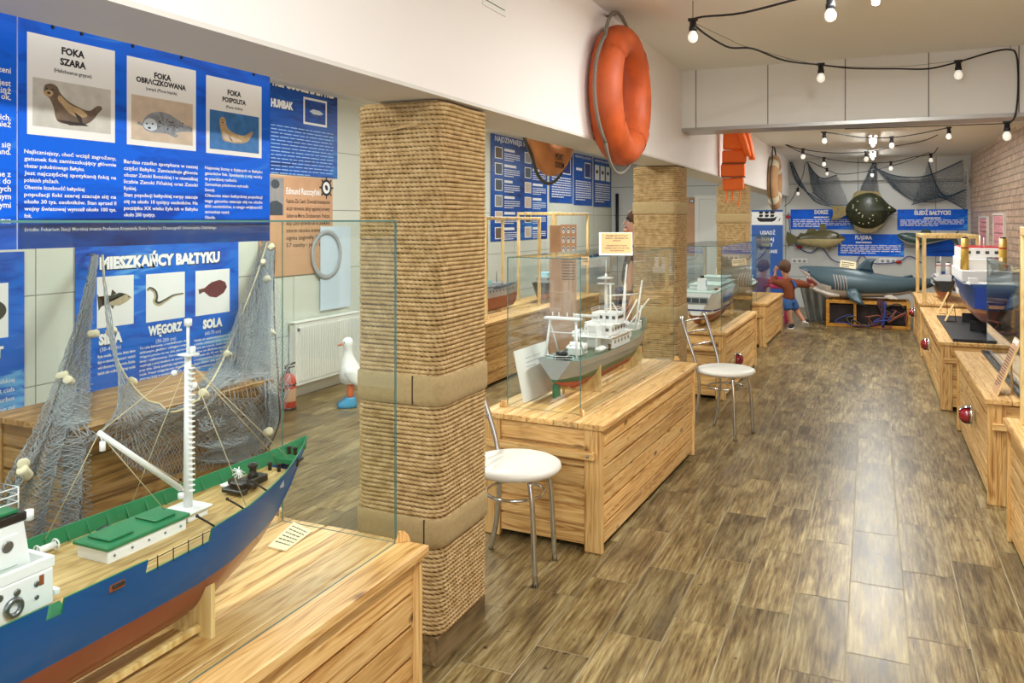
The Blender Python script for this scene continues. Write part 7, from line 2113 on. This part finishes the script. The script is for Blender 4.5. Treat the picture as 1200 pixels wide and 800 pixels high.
# grey cloth hanging below the head
dp = thing('grey_drape', 'grey cloth hanging in folds under the shark head', 'cloth', (at(955, 370, Y=12.75).x, 12.75, 0))
l0 = [at(px, py, Y=12.75) for px, py in ((935, 326), (946, 333), (958, 342), (972, 350))]
l1 = [at(px, py, Y=12.75) for px, py in ((948, 384), (956, 385), (963, 386), (970, 386))]
top_ = spline(l0, 8); bot_ = spline(l1, 8); vs = []; nn = len(top_); nr = 14
for j in range(nr+1):
    for i in range(nn):
        q = top_[i].lerp(bot_[i], j/nr); vs.append((q.x-dp.location.x, .035*math.sin(i*.9+j*.15)*(.3+j/nr), max(q.z, .004)))
fs = [(j*nn+i, j*nn+i+1, (j+1)*nn+i+1, (j+1)*nn+i) for j in range(nr) for i in range(nn-1)]
off = len(vs); vs2 = vs+[(x, y+.006, z) for x, y, z in vs]; fs2 = fs+[tuple(a+off for a in f)[::-1] for f in fs]
MB('drape_grey').add(vs2, fs2, 'drape_grey', True).build('cloth', dp)

# nets, blue cord and sockets on the end wall
def wall_net(label, edges_top, edges_bot, du, dv, mat='net_blue', Y=YB-.09, r=.0022):
    q0 = at(edges_top[0][0], edges_top[0][1], Y=Y); t = thing('wall_net', label, 'net', tuple(q0), 0, 'dark nets on the end wall')
    tp, bt_ = curve([at(px, py, Y=Y) for px, py in edges_top]), curve([at(px, py, Y=Y) for px, py in edges_bot])
    b = MB(mat); rng = random.Random(label)
    net_sheet(b, lambda u, v: tp(u).lerp(bt_(u), v)-q0+Vector((0, -.05*math.sin(PI*v)-.03*math.sin(9*u), 0)), du, dv, r, rng, .008, mat); b.build('netting', t)
    b = MB(mat); b.tube([tp(i/40)-q0 for i in range(41)], .009, 6); b.tube([bt_(i/40)-q0 for i in range(41)], .007, 6); b.build('edge_cord', t)
    return t
wall_net('dark blue net bunched at the upper left of the end wall', [(946, 190), (955, 203), (965, 209), (981, 205)], [(952, 225), (962, 233), (975, 240), (995, 240)], 30, 20)
wall_net('dark net hung from the bulb string above the flatfish', [(1022, 192), (1024, 191), (1026, 192), (1027, 192)], [(1000, 240), (1012, 226), (1022, 226), (1030, 228)], 14, 24)
wall_net('wide thin net swagged across the right of the end wall', [(1024, 196), (1050, 206), (1085, 206), (1128, 188)], [(1046, 219), (1070, 234), (1100, 236), (1133, 222)], 44, 16)
wall_net('dark net draped in the upper right corner of the end wall', [(1088, 190), (1096, 214), (1108, 229), (1132, 222)], [(1068, 240), (1082, 236), (1104, 232), (1132, 246)], 26, 16)
wall_net('thin net hanging at the left edge of the end wall', [(926, 190), (930, 206), (936, 216), (944, 224)], [(928, 190), (940, 215), (955, 236), (975, 242)], 20, 10)
# cord with red floats across the wall under the boards
qs = [(924, 249), (927, 275), (936, 290), (950, 296), (962, 290), (975, 304), (988, 308), (1002, 308), (1010, 299), (1018, 306), (1030, 309), (1053, 306.5), (1066, 300), (1080, 308)]
Yc = YB-.03; o_ = at(*qs[0], Y=Yc)
fc = thing('float_line', 'blue cord with red floats looped along the end wall above the shark', 'cord', tuple(o_))
MB('blue_cord').tube(spline([at(px, py, Y=Yc)-o_ for px, py in qs], 6), .008, 6).build('cord', fc)
for px, py in ((923.5, 254), (936.5, 289.5), (988.5, 308), (1053, 306.8)):
    c = at(px, py, Y=Yc)-o_; MB('red_paint').ball(c, (.045, .025, .028), n=12, k=8).build('float', fc)
for i, px in enumerate((937, 1040.5)):
    p = at(px, 305.5, Y=YB-.001); so = thing('wall_socket', ['left', 'right'][i]+' white double socket low on the end wall behind the shark', 'socket', (p.x, YB, p.z), 0, 'wall sockets')
    MB('white_plastic').bbox(-.13, .13, -.012, -.0005, -.04, .04, .004).build('plate', so)
    for k in (-1, 0, 1): MB('hull_grey').lathe([(0, 0), (.028, 0), (.028, .002), (0, .002)], 16, X=Matrix.Translation((k*.08, -.0122, 0)) @ Matrix.Rotation(PI/2, 4, 'X')).build('outlet', so)
# small grey vent at the top right of the end wall
p = at(1132, 208, Y=YB-.075); v = thing('wall_box', 'slim white box at the top right corner of the end wall', 'box', (p.x, YB-.0705, p.z))
MB('white_trim').bbox(-.03, .03, -.05, 0, -.13, .13, .005).build('casing', v)
MB('hull_grey').box(-.012, .012, -.0515, -.0502, -.11, .11).build('grille', v)

# ================================================================ PEOPLE
def skin_body(name, joints, edges, radii, mat, parent, root=0, sub=2):
    me = bpy.data.meshes.new(name); me.from_pydata(joints, edges, []); me.materials.append(M[mat])
    o = bpy.data.objects.new(name, me); COL.objects.link(o); o.parent = parent
    md = o.modifiers.new('skin', 'SKIN'); md.use_smooth_shade = True; md.branch_smoothing = .6
    if not me.skin_vertices:
        bpy.context.view_layer.objects.active = o
    sv = me.skin_vertices[0].data
    for i, r in enumerate(radii):
        sv[i].radius = r if isinstance(r, tuple) else (r, r)
    sv[root].use_root = True
    ss_ = o.modifiers.new('sub', 'SUBSURF'); ss_.levels = sub; ss_.render_levels = sub
    return o
def hand(jo, ed, ra, wrist, palm_dir, spread, scale, curl=0.2):
    """five tapering fingers growing from the palm; returns nothing, extends the chains"""
    w = Vector(jo[wrist]); d = Vector(palm_dir).normalized(); sp = Vector(spread).normalized(); nn = d.cross(sp).normalized()
    pi_ = len(jo); pc = w+d*.045*scale; jo.append(tuple(pc)); ed.append((wrist, pi_)); ra.append((.017*scale, .011*scale))
    for k, (off, ln) in enumerate(((-.024, .062), (-.008, .072), (.008, .068), (.022, .054))):
        a = len(jo); b0 = pc+d*.03*scale+sp*off*scale
        jo.append(tuple(b0)); ed.append((pi_, a)); ra.append(.0082*scale)
        jo.append(tuple(b0+d*ln*.5*scale+nn*curl*.01*scale)); ed.append((a, a+1)); ra.append(.0075*scale)
        jo.append(tuple(b0+d*ln*scale+nn*curl*.03*scale)); ed.append((a+1, a+2)); ra.append(.006*scale)
    a = len(jo); b0 = w+d*.03*scale-sp*.028*scale
    jo.append(tuple(b0)); ed.append((wrist, a)); ra.append(.010*scale)
    jo.append(tuple(b0+d*.03*scale-sp*.018*scale)); ed.append((a, a+1)); ra.append(.0085*scale)
    jo.append(tuple(b0+d*.055*scale-sp*.022*scale)); ed.append((a+1, a+2)); ra.append(.007*scale)

# --- child leaning from the cabinet to the shark's mouth.  local x = photo right, y = away, z = up
YCH = 11.85
foot = at(926, 384, Z=0)
ch_ = thing('person', 'child in brown jumper, denim shorts and dark trainers reaching into the shark mouth', 'person', (foot.x, foot.y, 0), YAW)
S = (foot.x*-SY+foot.y*CY)/FPX
def c(px, py, y=0): return (S*(px-926), y, S*(384-py))
J = [c(924.5, 349), c(924, 340), c(922.5, 331), c(921, 326), c(919.8, 319), c(919, 313)]          # pelvis, waist, chest, neck, head
E = [(0, 1), (1, 2), (2, 3), (3, 4), (4, 5)]
Rr = [(.078, .062), (.068, .055), (.072, .055), (.032, .032), (.05, .055), (.06, .062)]
def ext(base, pts, rs):
    prev = base
    for p, r in zip(pts, rs): J.append(p); E.append((prev, len(J)-1)); Rr.append(r); prev = len(J)-1
    return prev
rw = ext(2, [c(931, 331, -.01), c(944, 333.5, .04), c(953, 335.5, .16), c(955.5, 336.3, .19)], [.042, .030, .024, .02])
hand(J, E, Rr, rw, (1, .7, -.15), (0, .3, -1), .75)
lw = ext(2, [c(914, 331, .02), c(908, 331.5, .06), c(911.5, 322.5, .10), c(912, 320.5, .10)], [.042, .032, .025, .02])
hand(J, E, Rr, lw, (.15, .25, 1), (1, .1, 0), .75)
ext(0, [c(922.5, 353, -.02), c(924, 366, -.03), c(926.3, 379, -.02), c(926.8, 382, -.02)], [.058, .040, .027, .025])
ext(0, [c(929, 353, .02), c(935.5, 365, .05), c(941, 375.5, -.02), c(942, 378, -.03)], [.058, .040, .027, .025])
skin_body('body', J, E, Rr, 'skin', ch_)
# jumper
J, E, Rr = [c(924.8, 352.5), c(924.5, 347), c(924, 340), c(922.5, 331.5), c(921, 325.8)], [(0, 1), (1, 2), (2, 3), (3, 4)], [(.09, .078), (.105, .088), (.105, .088), (.10, .08), (.05, .05)]
ext(3, [c(931, 331, -.01), c(944, 333.5, .04), c(952, 335.2, .14)], [.066, .054, .042]); ext(3, [c(914, 331, .02), c(908, 331.5, .06), c(911, 323.5, .095)], [.066, .054, .042])
skin_body('jumper', J, E, Rr, 'sweater', ch_)
J, E, Rr = [c(924.7, 344), c(924.7, 350)], [(0, 1)], [(.085, .07), (.105, .088)]
ext(1, [c(921.5, 354, -.02), c(922.6, 359, -.025), c(923, 364, -.027)], [.078, .07, .062]); ext(1, [c(929.5, 354, .02), c(931.8, 359, .03), c(933, 363.5, .035)], [.078, .07, .062])
skin_body('denim_shorts', J, E, Rr, 'denim', ch_)
def shoe(pa, pb, tilt):
    a, b_ = Vector(pa), Vector(pb); t = MB('black_cloth', 'print_white')
    d = (b_-a); ln = d.length; d.normalize(); up = Vector((0, 0, 1)); up = (up-d*up.dot(d)).normalized(); sd = d.cross(up)
    rings = []
    for k, w, h in ((-.25, .025, .04), (-.1, .036, .058), (.2, .036, .056), (.55, .036, .038), (.9, .034, .026), (1.1, .018, .015)):
        cc = a+d*ln*k; rings.append([cc+sd*w*math.cos(q)+up*(h*.5+h*.5*math.sin(q)+.012) for q in [2*PI*i/12 for i in range(12)]])
    t.loft(rings, 'black_cloth'); t.build('shoe_upper', ch_)
    t = MB('print_white'); rings = []
    for k, w in ((-.28, .026), (-.1, .039), (.5, .039), (.9, .037), (1.13, .02)):
        cc = a+d*ln*k; rings.append([cc-sd*w, cc+sd*w, cc+sd*w+up*.014, cc-sd*w+up*.014])
    t.loft(rings, smooth=False); t.build('shoe_sole', ch_)
    return
shoe((c(927.2, 384.1, -.02)), (c(922.8, 384.1, -.12)), 0)
shoe((c(942.6, 378.6, -.04)), (c(945.4, 383.6, .02)), 0)
for p in (c(926.6, 380.3, -.02), c(941.6, 376.8, -.025)): MB('sock_white').ball(p, (.032, .032, .022), n=12, k=8).build('sock', ch_)
b = MB('hair_brown'); hc_ = Vector(c(918.6, 312, .0))
b.ball(hc_+Vector((.008, -.012, .012)), (.083, .085, .085), n=18, k=12); b.ball(hc_+Vector((.02, -.03, -.03)), (.062, .055, .06), n=14, k=10); b.build('hair', ch_)
b = MB('skin'); b.ball(hc_+Vector((.068, .005, -.028)), (.010, .014, .02), n=10, k=8); b.build('ear', ch_)
b = MB('skin'); b.ball(hc_+Vector((-.06, .055, -.028)), (.018, .02, .016), n=10, k=8); b.build('nose', ch_)
b = MB('black'); b.ball(hc_+Vector((-.066, .036, -.008)), .008, n=8, k=6); b.ball(hc_+Vector((-.03, .074, -.008)), .008, n=8, k=6); b.build('eyes', ch_)
MB('mouth_red').ball(hc_+Vector((-.048, .056, -.052)), (.014, .012, .005), n=10, k=6).build('mouth', ch_)
# blue bib showing at the nape
b = MB('blue_cloth'); vs = [c(925, 327.5, -.075), c(929, 328.5, -.075), c(931, 333, -.088), c(930, 338, -.106), c(927.5, 334, -.104)]
b.add(vs+[(x, y+.012, z) for x, y, z in vs], [(0, 1, 2, 3, 4), (9, 8, 7, 6, 5)]+[(i, (i+1) % 5, (i+1) % 5+5, i+5)[::-1] for i in range(5)]); b.build('collar_flap', ch_)

# --- man behind the second column, only his face and shoulder in view, looking left
mz = thing('person', 'man with headphones half hidden behind the second rope column, facing left', 'person', (-1.925, 7.0, 0), YAW)
head = at(747, 262, Y=6.95); lx = lambda px: (px-747)*7.2/FPX
hz_ = 1.47
J = [(0, 0, .88), (0, 0, 1.05), (0, 0, 1.22), (0.0, 0, 1.34), (-.01, 0, 1.42), (-.012, 0, 1.50)]
E = [(0, 1), (1, 2), (2, 3), (3, 4), (4, 5)]; Rr = [(.15, .12), (.145, .115), (.16, .12), (.058, .058), (.072, .068), (.082, .072)]
for sy in (-1, 1):
    w_ = ext(2, [(0, sy*.19, 1.25), (.02, sy*.23, 1.0), (-.06, sy*.22, .80), (-.075, sy*.22, .77)], [.062, .048, .036, .026]); hand(J, E, Rr, w_, (-.1, 0, -1), (1, 0, 0), 1.0)
    ext(0, [(0, sy*.09, .80), (.0, sy*.095, .46), (.02, sy*.10, .09), (.0, sy*.10, .05), (-.13, sy*.11, .035)], [.10, .065, .045, .04, .036])
skin_body('body', J, E, Rr, 'skin', mz)
J, E, Rr = [(0, 0, .86), (0, 0, 1.05), (0, 0, 1.22), (0, 0, 1.325)], [(0, 1), (1, 2), (2, 3)], [(.165, .13), (.16, .125), (.175, .135), (.075, .075)]
for sy in (-1, 1): ext(2, [(0, sy*.19, 1.25), (.02, sy*.23, 1.0), (-.05, sy*.22, .83)], [.075, .06, .047])
skin_body('black_jacket', J, E, Rr, 'black_cloth', mz)
J, E, Rr = [(0, 0, .86)], [], [(.16, .13)]
for sy in (-1, 1): ext(0, [(0, sy*.09, .80), (0, sy*.095, .46), (.02, sy*.10, .08)], [.11, .08, .065])
skin_body('trousers', J, E, Rr, 'navy_shirt', mz)
for sy in (-1, 1):
    b = MB('black_cloth'); b.loft([[(x, sy*.10+w*math.cos(a), .045+h*math.sin(a)) for a in [2*PI*i/12 for i in range(12)]] for x, w, h in ((.07, .03, .035), (.0, .045, .044), (-.10, .048, .036), (-.18, .04, .03), (-.215, .015, .015))]); b.build('shoe', mz)
b = MB('hair_brown'); b.ball((.018, 0, 1.535), (.095, .082, .075), n=18, k=12); b.ball((.05, 0, 1.49), (.062, .078, .07), n=14, k=10); b.build('hair', mz)
b = MB('skin'); b.prism([(-.085, 1.515), (-.118, 1.462), (-.085, 1.452)], -.013, .013, 'xz'); b.build('nose', mz)
b = MB('skin'); b.ball((-.075, 0, 1.408), (.035, .04, .025), n=12, k=8); b.build('chin', mz)
b = MB('mouth_red'); b.ball((-.088, 0, 1.437), (.010, .024, .007), n=10, k=6); b.build('mouth', mz)
b = MB('black')
for sy in (-1, 1): b.ball((-.078, sy*.03, 1.508), (.010, .012, .007), n=8, k=6); b.tube([(-.086, sy*.015, 1.522), (-.078, sy*.045, 1.524)], .005, 5)
b.build('eyes', mz)
b = MB('black'); b.tube(spline([(.0, -.095, 1.49), (.0, -.09, 1.57), (.0, 0, 1.625), (.0, .09, 1.57), (.0, .095, 1.49)], 6), .011, 8)
for sy in (-1, 1): b.lathe([(0, 0), (.036, 0), (.038, .012), (.03, .022), (0, .024)], 18, X=Matrix.Translation((0, sy*.078, 1.485)) @ Matrix.Rotation(-sy*PI/2, 4, 'X'))
b.build('headphones', mz)

# magenta stool and box by the banner
p = at(920, 381, Z=0)
ms = thing('kids_stool', 'magenta plastic stool beside the child and captain banner', 'stool', (at(914, 352, Y=12.4).x, 12.4, 0))
b = MB('magenta'); b.bbox(-.20, .12, -.14, .14, .50, .55, .01); b.build('seat', ms)
for x in (-.17, .09):
    for y in (-.11, .11): MB('magenta').bbox(x-.02, x+.02, y-.02, y+.02, .001, .4995, .004).build('leg', ms)
b = MB('magenta'); b.bbox(-.18, .10, .11, .14, .551, .66, .01); b.build('backrest', ms)
